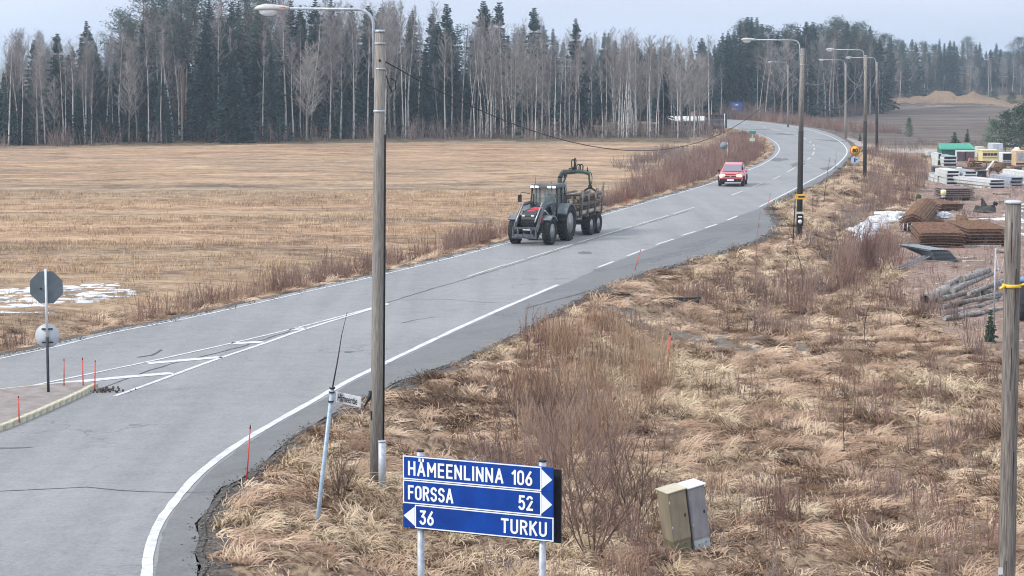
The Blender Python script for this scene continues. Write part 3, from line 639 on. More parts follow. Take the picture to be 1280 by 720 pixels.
# right side thickets
def zone_sc(poly, dens, lo, hi, s0, s1, f=None, tilt=.08):
    q = scatter_pts(gpoly(poly), dens, hi - lo, s0, s1, clear=1.0, dfun=f or clump_noise, tilt=tilt); q[:, 5] += lo; return q
rt = [zone_sc([(645, 520), (640, 470), (665, 425), (740, 396), (830, 398), (842, 440), (800, 480), (760, 520), (700, 540)], 3.6, 0, 4, .55, 1.0, f=lambda X, Y: np.clip(fnoise(X * .6, Y * .6) * 1.6 - .1, .15, 1), tilt=.14),
      zone_sc([(600, 640), (605, 500), (645, 430), (700, 400), (800, 540), (830, 620), (800, 720), (690, 720)], 1.0, 4, 9, .5, 1.1, f=lambda X, Y: np.clip(fnoise(X * .4, Y * .4) * 2 - .3, .2, 1), tilt=.22),
      zone_sc([(780, 400), (860, 350), (1000, 330), (1130, 345), (1200, 370), (1235, 420), (1180, 440), (1060, 420), (1010, 398), (900, 385)], 2.2, 4, 9, .45, 1.0),
      zone_sc([(1040, 345), (1055, 300), (1085, 270), (1120, 285), (1130, 320), (1090, 350)], 1.1, 4, 7, .6, 1.2, tilt=.2),
      zone_sc([(1075, 250), (1080, 215), (1090, 190), (1155, 188), (1158, 215), (1135, 240), (1120, 262)], 1.1, 4, 9, .7, 1.2),
      zone_sc([(1000, 300), (1070, 240), (1080, 260), (1060, 330)], .7, 7, 9, .6, 1.1),
      zone_sc([(640, 640), (900, 450), (1240, 430), (1250, 700), (820, 700)], .35, 7, 9, .5, .95), zone_sc([(640, 640), (900, 450), (1240, 430), (1250, 700), (820, 700)], .3, 4, 6, .4, .8),
      zone_sc([(1010, 174), (1050, 182), (1100, 180), (1380, 176), (1380, 172), (1100, 170), (1040, 165)], .12, 7, 9, .7, 1.1)]
rt = np.concatenate(rt); rt = rt[~inpoly(rt[:, 0], rt[:, 1], SNOWP)]
instancer('meadow_stalks', rt, stalkv, 'brown reeds and bare shoots growing out of the meadow on the yard side')
# tall hedge-like twigs beyond the outside of the bend
OUT = resample(RIGHT_LINE, 2); ob = [p for p in OUT if p[1] > G(1040, 169)[1]]; ob = ob[8:]
kk = offset(ob, -3); kk2 = offset(ob, -13)
hb = scatter_pts(kk + kk2[::-1], .5, 3, .7, 1.15, clear=1.6, tilt=.05); hb[:, 5] += 4
rp = scatter_pts(gpoly([(900, 147), (1000, 149), (1035, 141), (1035, 137), (980, 137), (920, 141)]), .2, 4, .9, 1.4, clear=3)
instancer('roadside_thicket', np.concatenate([hb, rp]), stalkv, 'dense brown thicket on the far bank of the road bend')

# ---- bare bushes and saplings that stand out one by one
def bush_mesh(n, hh, fan, r0, mat, tw=6, sub=3):
    mb = MB()
    for _ in range(n):
        a = R.uniform(0, 6.283); t = Vector((math.cos(a) * R.uniform(0, fan), math.sin(a) * R.uniform(0, fan), 1)).normalized(); q = Vector((math.cos(a) * .12 * R.random(), math.sin(a) * .12 * R.random(), -.1)); H_ = hh * R.uniform(.65, 1.1); ns = 5
        for k in range(ns):
            q2 = q + t * H_ / ns; rr = r0 * (1 - k / ns * .75); mb.twig(q, q2, rr, rr * .8)
            if k > 0:
                for _ in range(tw):
                    b = q + (q2 - q) * R.random(); th = R.uniform(0, 6.283); v = (t * R.uniform(.8, 1.3) + Vector((math.cos(th), math.sin(th), .1)) * R.uniform(.35, .8)).normalized(); ln = H_ * R.uniform(.1, .26); e = b + v * ln
                    mb.twig(b, e, rr * .5, rr * .25)
                    for _ in range(sub):
                        c_ = b + (e - b) * R.uniform(.3, 1); th = R.uniform(0, 6.283); vv = (v + Vector((math.cos(th), math.sin(th), .3)) * .7).normalized(); mb.twig(c_, c_ + vv * ln * .45, rr * .28, rr * .14)
            q = q2; t = (t + Vector((R.gauss(0, .1), R.gauss(0, .1), .03))).normalized()
    return mb.mesh('bush', mat)
DKT = leafmat('dark_bush_bark', [(.055, .036, .03), (.115, .075, .062), (.20, .135, .11), (.30, .21, .175)])
bushes = [bush_mesh(12, 2.7, .85, .018, DKT, 4, 2) for _ in range(2)] + [bush_mesh(12, 1.9, .5, .011, DKT, 5, 2) for _ in range(2)] + [bush_mesh(24, 2.4, .5, .012, REDT, 6, 2) for _ in range(2)]
def single(name, me, x, y, s, label, cat, group=None, rz=None, base=None):
    p = base or px(x, y); p = Vector((p[0], p[1], H(p[0], p[1], True) - .03)); o = bpy.data.objects.new(name, me); C.objects.link(o); o.location = p; o.scale = (s,) * 3; o.rotation_euler = (0, 0, R.uniform(0, 6.28) if rz is None else rz); return tag(o, label, cat, group)
single('bare_bush', bushes[0], 742, 695, 1.12, 'large dark bare bush beside the end of the blue direction sign', 'bush')
single('bare_bush', bushes[1], 716, 650, 1.02, 'dark bare bush with crossing twigs rising just behind the blue sign board', 'bush')
single('bare_bush', bushes[2], 770, 628, 1.1, 'slim bare bush between the big dark bush and the cable cabinets', 'bush')
single('bare_bush', bushes[3], 662, 600, 1.0, 'low purple grey bush above the top edge of the blue sign', 'bush')
single('bare_bush', bushes[2], 690, 560, 1.05, 'thin purple brown bush at the near edge of the reed bed', 'bush')
single('bare_bush', bushes[3], 424, 630, .8, 'small bare bush between the leaning street sign post and the wooden lamp pole', 'bush')
single('bare_bush', bushes[1], 790, 660, .95, 'reddish bare bush spreading right beside the large dark one', 'bush')
single('bare_bush', bushes[5], 700, 600, .9, 'red brown bush filling the gap above the sign end', 'bush')
single('bare_bush', bushes[0], 745, 590, .85, 'wide bare bush between the reed bed and the large dark bush', 'bush')
single('red_bush', bushes[4], 1085, 338, 1.15, 'dense red twigged bush below the strip of old snow', 'bush')
single('red_bush', bushes[5], 1108, 325, 1.1, 'red brown bush at the edge of the yard beside the rusty mesh stacks', 'bush')
single('red_bush', bushes[4], 1060, 346, .9, 'lower red twigged bush on the meadow side of the red thicket', 'bush')
def sapling_mesh(hh, r0, n, mat, up=.9):
    mb = MB(); q = Vector((0, 0, -.05)); t = Vector((R.gauss(0, .04), R.gauss(0, .04), 1)).normalized(); ns = 8
    for k in range(ns):
        q2 = q + t * hh / ns; rr = r0 * (1 - k / ns * .8); mb.twig(q, q2, rr, rr * .88)
        if k > 1:
            for _ in range(n):
                b = q + (q2 - q) * R.random(); th = R.uniform(0, 6.283); v = (t * up + Vector((math.cos(th), math.sin(th), 0)) * R.uniform(.3, .7)).normalized(); ln = hh * R.uniform(.06, .2) * (1.2 - k / ns); mb.twig(b, b + v * ln, rr * .45, rr * .2)
                mb.twig(b + v * ln * .5, b + v * ln * .5 + (v + Vector((R.gauss(0, .5), R.gauss(0, .5), .2))).normalized() * ln * .5, rr * .3, rr * .15)
        q = q2; t = (t + Vector((R.gauss(0, .05), R.gauss(0, .05), .02))).normalized()
    return mb.mesh('sapling', mat)
saps = [sapling_mesh(3.4, .028, 4, DKT) for _ in range(3)] + [sapling_mesh(1.5, .02, 1, DKT) for _ in range(2)]
for (x, y, s, v, lab) in ((985, 386, 1.0, 0, 'slender bare sapling standing alone below the yellow marker plate pole'), (1003, 374, .95, 1, 'bare sapling just beyond the slender one in the brown stalks'), (945, 372, 1.1, 2, 'thin grey sapling at the road side edge of the brown stalks'), (1016, 275, .72, 0, 'small dark sapling on the bank beside the pole with the yellow plate'), (1030, 254, .95, 1, 'tall thin sapling on the bank behind the pole with the yellow plate'),
                          (1042, 240, .9, 2, 'thin sapling higher on the bank toward the speed sign'), (1100, 355, .7, 1, 'twiggy sapling between the red bushes and the pipe pile'), (1098, 395, .55, 2, 'forked low sapling in the brown stalks before the pipe pile'), (1140, 395, .5, 0, 'crooked dead sapling beside the end of the concrete pipe'),
                          (1148, 562, .95, 3, 'single dark stalk standing in the matted meadow beneath the forked stem'), (997, 688, 1.1, 4, 'bent black stem in the grass beyond the cable cabinets'), (1055, 560, .8, 3, 'short dark twig in the middle of the matted meadow'), (970, 645, .9, 4, 'pair of stiff black stalks near the cable cabinets'), (965, 520, .6, 3, 'low black twig in the dark patch of meadow'), (1080, 430, .7, 1, 'small branching twig at the meadow edge below the brown stalks')):
    single('sapling', saps[v], x, y, s, lab, 'sapling', 'single bare saplings and stalks on the yard side')
# ================================================================ TREES
BIRCH = M('birch_bark', (.075, .07, .068), (.46, .445, .43), 2.2, .85, stretch=(1.2, 1.2, .55), rnd=.3, lo=.34, hi=.5, detail=5)
ALDER = M('grey_bark', (.10, .088, .08), (.24, .215, .195), 3, .9, stretch=(2, 2, .4), rnd=.25)
PINEB = M('pine_bark', (.12, .075, .055), (.28, .17, .12), 2, .9, stretch=(2, 2, .5), rnd=.15)
SPRB = M('spruce_bark', (.06, .05, .042), (.13, .11, .095), 3, .9, rnd=.2)
def twigmat(name, c1, c2): return M(name, c1, c2, .6, .9, rnd=.28, detail=3)
TW1 = twigmat('birch_twig', (.15, .13, .13), (.33, .305, .30)); TW2 = twigmat('alder_twig', (.17, .155, .15), (.37, .35, .335))
def needlemat(name, a, b_, c_):
    m = leafmat(name, [a, b_, c_], .8, .35); return m
NDS = needlemat('spruce_needles', (.016, .036, .038), (.034, .070, .070), (.066, .11, .105)); NDP = needlemat('pine_needles', (.03, .055, .05), (.055, .09, .08), (.09, .13, .11)); NDY = needlemat('young_pine_needles', (.022, .05, .032), (.045, .085, .05), (.08, .13, .075))
def bare_tree(hh, r0, first=.3, nb=34, up=1.15, blen=.2, sub=5, tw=4, thick=.018, lean=.028):
    tr = MB(); cr = MB(); ns = 12; pts = []; q = Vector((0, 0, -.2)); t = Vector((R.gauss(0, lean), R.gauss(0, lean), 1))
    for k in range(ns + 1): pts.append(q.copy()); q = q + t * (hh * .97 / ns); t = Vector((t.x + R.gauss(0, .02), t.y + R.gauss(0, .02), 1))
    rad = [r0 * (1 - .93 * (k / ns) ** .9) for k in range(ns + 1)]; tr.tube(pts, rad, 6)
    def ptat(f):
        f = min(f, .999) * ns; i = int(f); return pts[i].lerp(pts[i + 1], f - i), rad[i]
    for i in range(nb):
        f = first + (1 - first) * ((i + R.random()) / nb) ** .9; p, rr = ptat(f); a = i * 2.4 + R.uniform(-.5, .5)
        shape = math.sin(min(1, (f - first) / (1 - first) * .9 + .22) * math.pi) ** .6; ln = hh * blen * (.35 + .65 * shape) * R.uniform(.6, 1.2); v = Vector((math.cos(a), math.sin(a), up * R.uniform(.7, 1.3) * (1 + f * .6))).normalized(); br = max(thick * 1.15, rr * .38)
        q = p.copy(); bp_ = [q.copy()]
        for k in range(3): q = q + v * ln / 3; bp_.append(q.copy()); v = (v + Vector((R.gauss(0, .14), R.gauss(0, .14), .14))).normalized()
        for k in range(3): (tr if br > .045 and k == 0 else cr).twig(bp_[k], bp_[k + 1], br * (1 - k * .28), br * (.72 - k * .22))
        for j in range(sub):
            g = R.uniform(.25, 1) * 3; k = min(2, int(g)); b = bp_[k].lerp(bp_[k + 1], g - k); th = R.uniform(0, 6.283); vv = (v * 1.1 + Vector((math.cos(th), math.sin(th), .35)) * .8).normalized(); l2 = ln * R.uniform(.25, .5); e = b + vv * l2; cr.twig(b, e, thick * .95, thick * .6)
            for _ in range(tw):
                c_ = b.lerp(e, R.uniform(.3, 1)); th = R.uniform(0, 6.283); v3 = (vv + Vector((math.cos(th), math.sin(th), .1)) * .8).normalized(); cr.twig(c_, c_ + v3 * l2 * R.uniform(.4, .9), thick * .6, thick * .3)
    return tr, cr
def spruce(hh, wid, first=.06, dens=1.0, pinch=1.0, r0=None):
    tr = MB(); cr = MB(); r0 = r0 or hh * .011; tr.tube([(0, 0, -.2), (0, 0, hh * .5), (0, 0, hh * .97)], [r0, r0 * .6, r0 * .1], 6)
    z = hh * first; k = 0
    while z < hh * .985:
        f = z / hh; rad = wid * (1 - f) ** (.92 * pinch) * R.uniform(.62, 1.2) + .10; nbr = max(4, int((5.5 + rad * 1.6) * dens)); a0 = R.uniform(0, 6.28)
        for i in range(nbr):
            a = a0 + 6.283 * i / nbr + R.uniform(-.25, .25); ln = rad * R.uniform(.7, 1.15); d = Vector((math.cos(a), math.sin(a), 0)); sd_ = Vector((-d.y, d.x, 0)); dr = -.25 - .25 * (1 - f) + R.uniform(-.12, .1)
            if f > .8: dr = .25
            ns = 3; q = Vector((0, 0, z)); 
            for s_ in range(ns):
                q2 = q + (d + Vector((0, 0, dr + s_ * .14))).normalized() * ln / ns; w1 = ln * (.30, .34, .22)[s_] * .75; w2 = ln * (.34, .22, .04)[s_] * .75
                mid = (q + q2) / 2
                for _ in range(3):   # needle sprays hanging both sides
                    b = q.lerp(q2, R.random()); sgn = R.choice((-1, 1)); tip = b + sd_ * sgn * w1 * R.uniform(.6, 1.3) + d * ln * .12 + Vector((0, 0, -R.uniform(.05, .28) * min(1, ln))); h2 = R.uniform(.06, .14) + ln * .03
                    cr.add([b - d * h2, b + d * h2, tip + d * h2 * .5, tip - d * h2 * .6 + Vector((0, 0, -h2))], [(0, 1, 2, 3)])
                cr.add([q - sd_ * w1 * .22, q + sd_ * w1 * .22, q2 + sd_ * w2 * .2, q2 - sd_ * w2 * .2], [(0, 1, 2, 3)])
                q = q2
        z += max(.24, hh * .027 * (1.1 - .5 * f)) / dens ** .5; k += 1
    return tr, cr
def pine(hh, first=.5, wid=2.4, ncl=60, r0=None, young=False):
    tr = MB(); cr = MB(); r0 = r0 or hh * .012; pts = [Vector((0, 0, -.2))]; 
    for k in range(6): pts.append(pts[-1] + Vector((R.gauss(0, .05), R.gauss(0, .05), 1)) * (hh * .97 + .2) / 6)
    tr.tube(pts, [r0 * (1 - .14 * k) for k in range(7)], 6)
    for i in range(ncl):
        f = first + (1 - first) * (i + R.random()) / ncl; z = hh * f; u = (f - first) / (1 - first); a = R.uniform(0, 6.283)
        rad = wid * (math.sin(math.pi * min(1, u * .8 + .25)) ** .7 if not young else (1 - u) ** .7 + .08) * R.uniform(.35, 1.1); c0 = Vector((0, 0, z - rad * .15)); c1 = Vector((math.cos(a) * rad, math.sin(a) * rad, z + rad * R.uniform(.05, .4)))
        tr.twig(c0, c1, r0 * .22, r0 * .1); cs = hh * (.030 if not young else .06) * R.uniform(.7, 1.3)
        for _ in range(34 if not young else 26):
            b = c1 + Vector((R.gauss(0, cs), R.gauss(0, cs), R.gauss(0, cs * .5))); v = Vector((R.gauss(0, 1), R.gauss(0, 1), R.gauss(.4, .6))).normalized(); s_ = cs * R.uniform(.45, .85) * (.7 if not young else 1); u_ = v.cross(Vector((R.random(), R.random(), .3))).normalized()
            cr.add([b - u_ * s_ * .22, b + u_ * s_ * .22, b + v * s_ + u_ * s_ * .1], [(0, 1, 2)])
    return tr, cr
def proto(kind, hh, mb2, tm, cm):
    tr, cr = mb2; return (kind, hh, tr.mesh(kind + '_trunk', tm), cr.mesh(kind + '_crown', cm))
PB = [proto('birch_tree', 16, bare_tree(16, .16, R.uniform(.36, .5), 34, 1.5, .16, 5, 3), BIRCH, TW1) for _ in range(5)]
PA = [proto('alder_tree', 15, bare_tree(15, .17, R.uniform(.18, .3), 42, .9, .24, 6, 4, .02), ALDER, TW2) for _ in range(4)]
PT = [proto('birch_tree', 14, bare_tree(14, .095, .5, 20, 1.9, .12, 4, 3, .014, .035), BIRCH, TW1) for _ in range(4)]
PS = [proto('spruce_tree', 16, spruce(16, R.uniform(2.7, 3.6), R.uniform(.03, .10), pinch=R.uniform(.85, 1.15)), SPRB, NDS) for _ in range(5)]
PN = [proto('spruce_tree', 16, spruce(16, 2.0, .15, pinch=.9), SPRB, NDS) for _ in range(2)]
PP = [proto('pine_tree', 16, pine(16, R.uniform(.42, .55), R.uniform(2.0, 2.7), 95), PINEB, NDP) for _ in range(4)]
PY = [proto('young_pine', 5, pine(5, .05, 1.7, 110, young=True), PINEB, NDY) for _ in range(3)]
PYS = [proto('young_spruce', 4, spruce(4, 1.25, .03, 1.0, r0=.05), SPRB, NDY) for _ in range(2)]
TREE_N = {}
def tree(p, x, y, hh, label, group, wide=1.0, z=None):
    kind, h0, tm, cm = p; s = hh / h0; z = H(x, y) if z is None else z
    t = thing(kind, (x, y, z), R.uniform(0, 6.28), label, kind.replace('_', ' '), group); t.scale = (s * wide, s * wide, s)
    for nm, me in (('trunk', tm), ('crown', cm)):
        o = bpy.data.objects.new(nm, me); C.objects.link(o); o.parent = t
    TREE_N[kind] = TREE_N.get(kind, 0) + 1; return t
# where the forest edge stands in the photo, and how high its tops reach
FRONT = [(-200, 184), (0, 181), (150, 178), (300, 175), (460, 172.5), (600, 171), (700, 171), (850, 170)]
TOPY = [(-200, 36), (0, 38), (60, 40), (150, 34), (178, 2), (330, -10), (420, -8), (500, 0), (580, 12), (680, 24), (760, 34), (850, 46)]
def itp(P, x): return float(np.interp(x, [p[0] for p in P], [p[1] for p in P]))
def topz(xp, yp, Y): return CAM_H - (yp - 80.0) * Y / FPX * 1.0
SEG = [(-200, 60, 'at the far end of the field edge'), (60, 140, 'beyond the snowy part of the field'), (140, 215, 'where the tall pines begin'), (215, 290, 'beneath the middle of the tall pines'), (290, 345, 'just under the lamp head'), (345, 400, 'behind the horizontal lamp arm'), (400, 460, 'before the wooden lamp pole'), (460, 530, 'just past the wooden lamp pole'), (530, 590, 'beside the two tallest spruce tips'), (590, 640, 'below the two tallest spruce tips'), (640, 700, 'behind the tractor cab'), (700, 760, 'behind the timber trailer'), (760, 830, 'before the small pale roof'), (830, 905, 'before the long brown building')]
def seglab(xp):
    for a, b, s in SEG:
        if xp < b: return s
    return SEG[-1][2]
def place(p, xp, Y, topy, adj, noun, hk=1.0, wide=1.0, seg=None, lab=None):
    X = (xp - 640) * Y / FPX; z = H(X, Y); hh = (topz(xp, topy, Y) - z) * hk; s = seg or seglab(xp)
    return tree(p, X, Y, hh, lab or '%s %s in the forest %s' % (adj, noun, s), '%s %s in the forest %s' % (adj, noun + ('es' if noun == 'birch' else 's'), s), wide, z)
# front rows of bare birches and alders
for i in range(124):
    xp = -70 + 940 * (i + R.gauss(.5, 2.2)) / 124; xp = min(xp, 872); Yb = G(xp, itp(FRONT, xp))[1] + R.uniform(0, 16)
    if 255 < xp < 320 and R.random() < .75: continue
    if xp > 600: Yb = G(xp, itp(FRONT, xp))[1] + R.uniform(0, 9)
    pick = R.random(); hk = R.uniform(.5, 1.0) if R.random() < .45 else R.uniform(.8, 1.04)
    if pick < .45: place(R.choice(PT), xp, Yb, itp(TOPY, xp) + 6, 'thin pale', 'birch', hk)
    elif pick < .8: place(R.choice(PB), xp, Yb, itp(TOPY, xp) + 4, 'bare white stemmed', 'birch', hk)
    else: place(R.choice(PA), xp, Yb, itp(TOPY, xp) + 10, 'bare grey', 'alder', hk * .92)
for i in range(36):
    xp = R.uniform(590, 872); Yb = G(xp, R.uniform(167, 173))[1]; place(R.choice(PT + PB[:2]), xp, Yb, itp(TOPY, xp) + R.uniform(2, 60), 'thin pale', 'birch', 1)
# spruces and pines right behind
for i in range(125):
    xp = -90 + 900 * (i + R.random()) / 125; Yb = G(xp, itp(FRONT, xp))[1] + R.uniform(7, 34); 
    if xp > 590: Yb += 45
    top = itp(TOPY, xp) + R.choice((0, 8, 20, 40, 65, 85)) + R.uniform(0, 12)
    if 150 < xp < 345 and R.random() < .45: place(R.choice(PP), xp, Yb, itp(TOPY, xp) - R.uniform(0, 18), 'tall blue green', 'pine')
    else: place(R.choice(PS + PN), xp, Yb, top, 'dark green', 'spruce', 1, 1.1)
for (xp, tp, yb, wd) in ((292, 62, 178, 1.45), (340, 50, 176, 1.0), (205, 95, 178, 1.2), (550, 92, 170, 1.35), (530, 110, 171, 1.3), (870 - 40, 82, 168, 1.1), (30, 100, 181, 1.2), (100, 110, 180, 1.1), (430, 100, 173, 1.1)):
    place(R.choice(PS), xp, G(xp, yb)[1] + 6, tp, 'dark green', 'spruce', 1, wd, lab={292: 'broad hazy green spruce filling the gap in the birches behind the lamp head'}.get(xp))
for (xp, tp, lab) in ((605, 0, 'tallest spruce tip, the first of the two dark spires above the stand'), (624, 1, 'second of the two dark spruce spires above the stand'), (667, 8, 'single dark spruce spire between the twin spires and the pale birches'), (719, 20, 'dark spruce with a layered tip above the birches behind the tractor'), (559, 3, 'dark spruce spire beside the wooden lamp pole side of the twin spires'), (312, -4, 'black spruce tip standing above the lamp head'), (112, 24, 'narrow black spruce tip over the birches at the field end'), (441, 4, 'dark spruce tip just before the wooden lamp pole top')):
    place(R.choice(PS), xp, 275 + R.uniform(-4, 8), tp, '', 'spruce', 1, 1.05, lab=lab)
for (xp, tp, yb, k, lab) in ((413, 20, 173, 'b', 'bright white leaning birch standing alone before the dark spruces'), (384, 55, 175, 'a', 'spreading grey alder with a thick pale trunk before the dark spruces'), (640, 52, 171, 'a', 'forked pale birch whose stems part in a wide V behind the tractor'), (874, 62, 168, 'b', 'pale tree beside the dark fence panel with branches over the road'), (886, 45, 166, 'b', 'tall bare tree just behind the dark fence panel'), (852, 55, 169, 'a', 'wide grey tree before the low pale roof beside the road'), (866, 75, 168.5, 'a', 'leaning grey tree among the wide ones near the fence panel')):
    place((PB[0] if k == 'b' else R.choice(PA)), xp, G(xp, yb)[1], tp, '', 'tree', 1, 1.15 if k == 'a' else .9, lab=lab)
# far stand: inside and beyond the bend
FARB = [(780, 152), (900, 148), (1000, 146), (1100, 139), (1130, 124), (1200, 118), (1400, 116)]
FART = [(760, 48), (850, 50), (900, 42), (930, 14), (960, 26), (1000, 26), (1040, 22), (1100, 34), (1130, 44), (1160, 46), (1280, 46), (1400, 46)]
FSEG = [(740, 820, 'behind the small pale roof'), (820, 880, 'behind the long brown building'), (880, 930, 'behind the far blue road sign'), (930, 985, 'behind the farthest lamp pole'), (985, 1050, 'behind the two middle lamp poles'), (1050, 1110, 'behind the pole at the gravel road'), (1110, 1170, 'at the near end of the spoil heap'), (1170, 1225, 'behind the top of the spoil heap'), (1225, 1280, 'past the end of the spoil heap'), (1280, 1450, 'beyond the young pine clump')]
def fseg(xp):
    for a, b, s in FSEG:
        if xp < b: return s
    return FSEG[-1][2]
for i in range(120):
    xp = 750 + 640 * (i + R.random()) / 120; Yb = G(xp, itp(FARB, xp))[1] + R.uniform(0, 30) + (22 if 895 < xp < 948 else 0); top = itp(FART, xp) + R.choice((0, 6, 14)) + R.uniform(0, 6); q = R.random()
    if q < .34 and xp > 900: place(R.choice(PP), xp, Yb, top, 'tall dark', 'pine', 1, 1.3, fseg(xp))
    else: place(R.choice(PS + PN), xp, Yb, top, 'dark far', 'spruce', 1, 1.2, fseg(xp))
for i in range(64):
    xp = 780 + 620 * (i + R.random()) / 64
    if 903 < xp < 940: continue
    Yb = G(xp, itp(FARB, xp))[1] - R.uniform(0, 5); top = itp(FART, xp) + 12 + R.uniform(0, 35)
    place(R.choice(PT + PB + PA), xp, Yb, top, 'bare far', 'birch', 1, 1.1, fseg(xp))
# the deep wood nobody could count
def mass(name, rows, label):
    mb_v = []; mb_f = []; mi = []; off = 0; low = []
    for _ in range(4):
        tr, cr = spruce(16, 3.0, .05, .62); low.append((tr, cr))
    for _ in range(2):
        tr, cr = pine(16, .5, 2.5, 40); low.append((tr, cr))
    pre = [[(np.array([tuple(v) for v in m_.v]), m_.f, i) for i, m_ in enumerate(t)] for t in low]
    for (X, Y, hh, wd) in rows:
        z = H(X, Y); s = hh / 16; a = R.uniform(0, 6.28); ca, sa = math.cos(a) * s * wd, math.sin(a) * s * wd
        for V, F, i in R.choice(pre):
            W = np.stack([V[:, 0] * ca - V[:, 1] * sa + X, V[:, 0] * sa + V[:, 1] * ca + Y, V[:, 2] * s + z], 1); mb_v.append(W); mb_f += [tuple(q + off for q in f) for f in F]; mi += [i] * len(F); off += len(V)
    me = bpy.data.meshes.new(name); me.from_pydata(np.concatenate(mb_v).tolist(), [], mb_f); me.materials.append(SPRB); me.materials.append(NDS); me.polygons.foreach_set('material_index', mi); me.update()
    o = bpy.data.objects.new(name, me); C.objects.link(o); return tag(o, label, kind='stuff')
rows = []
for i in range(95):
    xp = R.uniform(-140, 800); Y = G(xp, itp(FRONT, xp))[1] + R.uniform(32, 70) + (45 if xp > 590 else 0); rows.append(((xp - 640) * Y / FPX, Y, CAM_H - (itp(TOPY, xp) + 14 + R.uniform(0, 30) - 80) * Y / FPX, 1.25))
mass('deep_forest', rows, 'dark mass of spruces deep in the forest behind the birches')
rows = []
for i in range(100):
    xp = R.uniform(740, 1450); Y = G(xp, itp(FARB, xp))[1] + R.uniform(30, 80); rows.append(((xp - 640) * Y / FPX, Y, CAM_H - (itp(FART, xp) + 8 + R.uniform(0, 14) - 80) * Y / FPX, 1.3))
mass('deep_forest', rows, 'dark mass of distant forest closing the plain')
def joined(p, nm):
    a, b = p[2], p[3]; me = bpy.data.meshes.new(nm); V = []; F = []; mi = []; o = 0
    for k, m_ in enumerate((a, b)):
        V += [tuple(v.co) for v in m_.vertices]; F += [tuple(q + o for q in f.vertices) for f in m_.polygons]; mi += [k] * len(m_.polygons); o += len(m_.vertices)
    me.from_pydata(V, [], F); me.materials.append(a.materials[0]); me.materials.append(b.materials[0]); me.polygons.foreach_set('material_index', mi); return me
JB = [joined(p, 'bare') for p in PB[:3] + PA[:3] + PT[:1]]; bm_ = []
for i in range(105):
    xp = R.uniform(-130, 870); Y = G(xp, itp(FRONT, xp))[1] + R.uniform(9, 42); X = (xp - 640) * Y / FPX; hh = CAM_H - (itp(TOPY, xp) + R.uniform(-2, 18) - 80) * Y / FPX; bm_.append([X, Y, H(X, Y), R.uniform(0, 6), hh / 15.5, R.randrange(7), R.gauss(0, .02)])
for i in range(50):
    xp = R.uniform(860, 1440)
    if 900 < xp < 942: continue
    Y = G(xp, itp(FARB, xp))[1] + R.uniform(2, 30); X = (xp - 640) * Y / FPX; hh = CAM_H - (itp(FART, xp) + R.uniform(4, 34) - 80) * Y / FPX; bm_.append([X, Y, H(X, Y), R.uniform(0, 6), hh / 15.5, R.randrange(7), 0])
instancer('bare_woods', bm_, JB, 'grey mass of bare crowns deep between the conifers')
# undergrowth at the foot of the forest edge
und = []
for i in range(230):
    xp = R.uniform(-90, 900); Y = G(xp, itp(FRONT, xp))[1] + R.uniform(-3, 22); X = (xp - 640) * Y / FPX; und.append([X, Y, H(X, Y), R.uniform(0, 6), R.uniform(1.4, 3.2), R.choice((7, 8, 7, 8)), 0])
for i in range(260):
    xp = R.uniform(900, 1400); Y = G(xp, itp(FARB, xp))[1] + R.uniform(-4, 10); X = (xp - 640) * Y / FPX; und.append([X, Y, H(X, Y), R.uniform(0, 6), R.uniform(1.8, 3.6), R.choice((7, 8)), 0])
instancer('forest_undergrowth', und, stalkv, 'grey bare undergrowth along the foot of the forest edge')
# pines and spruces growing by themselves around the yard
for (xp, yb, tp, p, wd, lab) in ((1192, 184, 164, PYS[0], 1.5, 'bushy little spruce just behind the green roofed shed'), (1208, 178, 160, PYS[1], .8, 'slim young spruce behind the roof of the green shed'), (1240, 186, 150, PY[0], 1.1, 'young pine at the open side of the pine clump behind the yard'), (1256, 188, 140, PY[1], 1.15, 'broad young pine in the middle of the clump behind the yard'), (1274, 190, 132, PY[2], 1.1, 'tallest young pine of the clump behind the yard'), (1292, 192, 134, PY[0], 1.2, 'young pine at the picture edge end of the clump'),
                                  (1135, 173, 148, PY[1], .6, 'thin scraggy pine alone in the dark field'), (1235, 152, 146, PY[2], .7, 'tiny pine in the dark field beyond the young spruce'), (1170, 118, 103, PY[0], 1.3, 'low round pine on the forest side of the spoil heap'), (1155, 119, 104, PY[1], 1.2, 'low pine beside the round one behind the spoil heap'), (1240, 132, 114, PY[2], 1.4, 'low pine at the foot of the spoil heap'), (1262, 131, 116, PY[0], 1.5, 'spreading low pine in the row after the spoil heap'), (1282, 131, 113, PY[1], 1.4, 'low pine closing the row after the spoil heap'),
                                  (1074, 176, 164, PYS[0], .6, 'small dark spruce beside the mouth of the gravel side road'), (1100, 247, 236, PYS[1], .7, 'tiny green spruce in the tall grass above the snow strip'), (1243, 424, 384, PYS[0], .8, 'small dark juniper at the foot of the wire gate')):
    Y = px(xp, yb)[1]; X = (xp - 640) * Y / FPX; hh = (yb - tp) * Y / FPX
    tree(p, X, Y, hh, lab, None, wd)
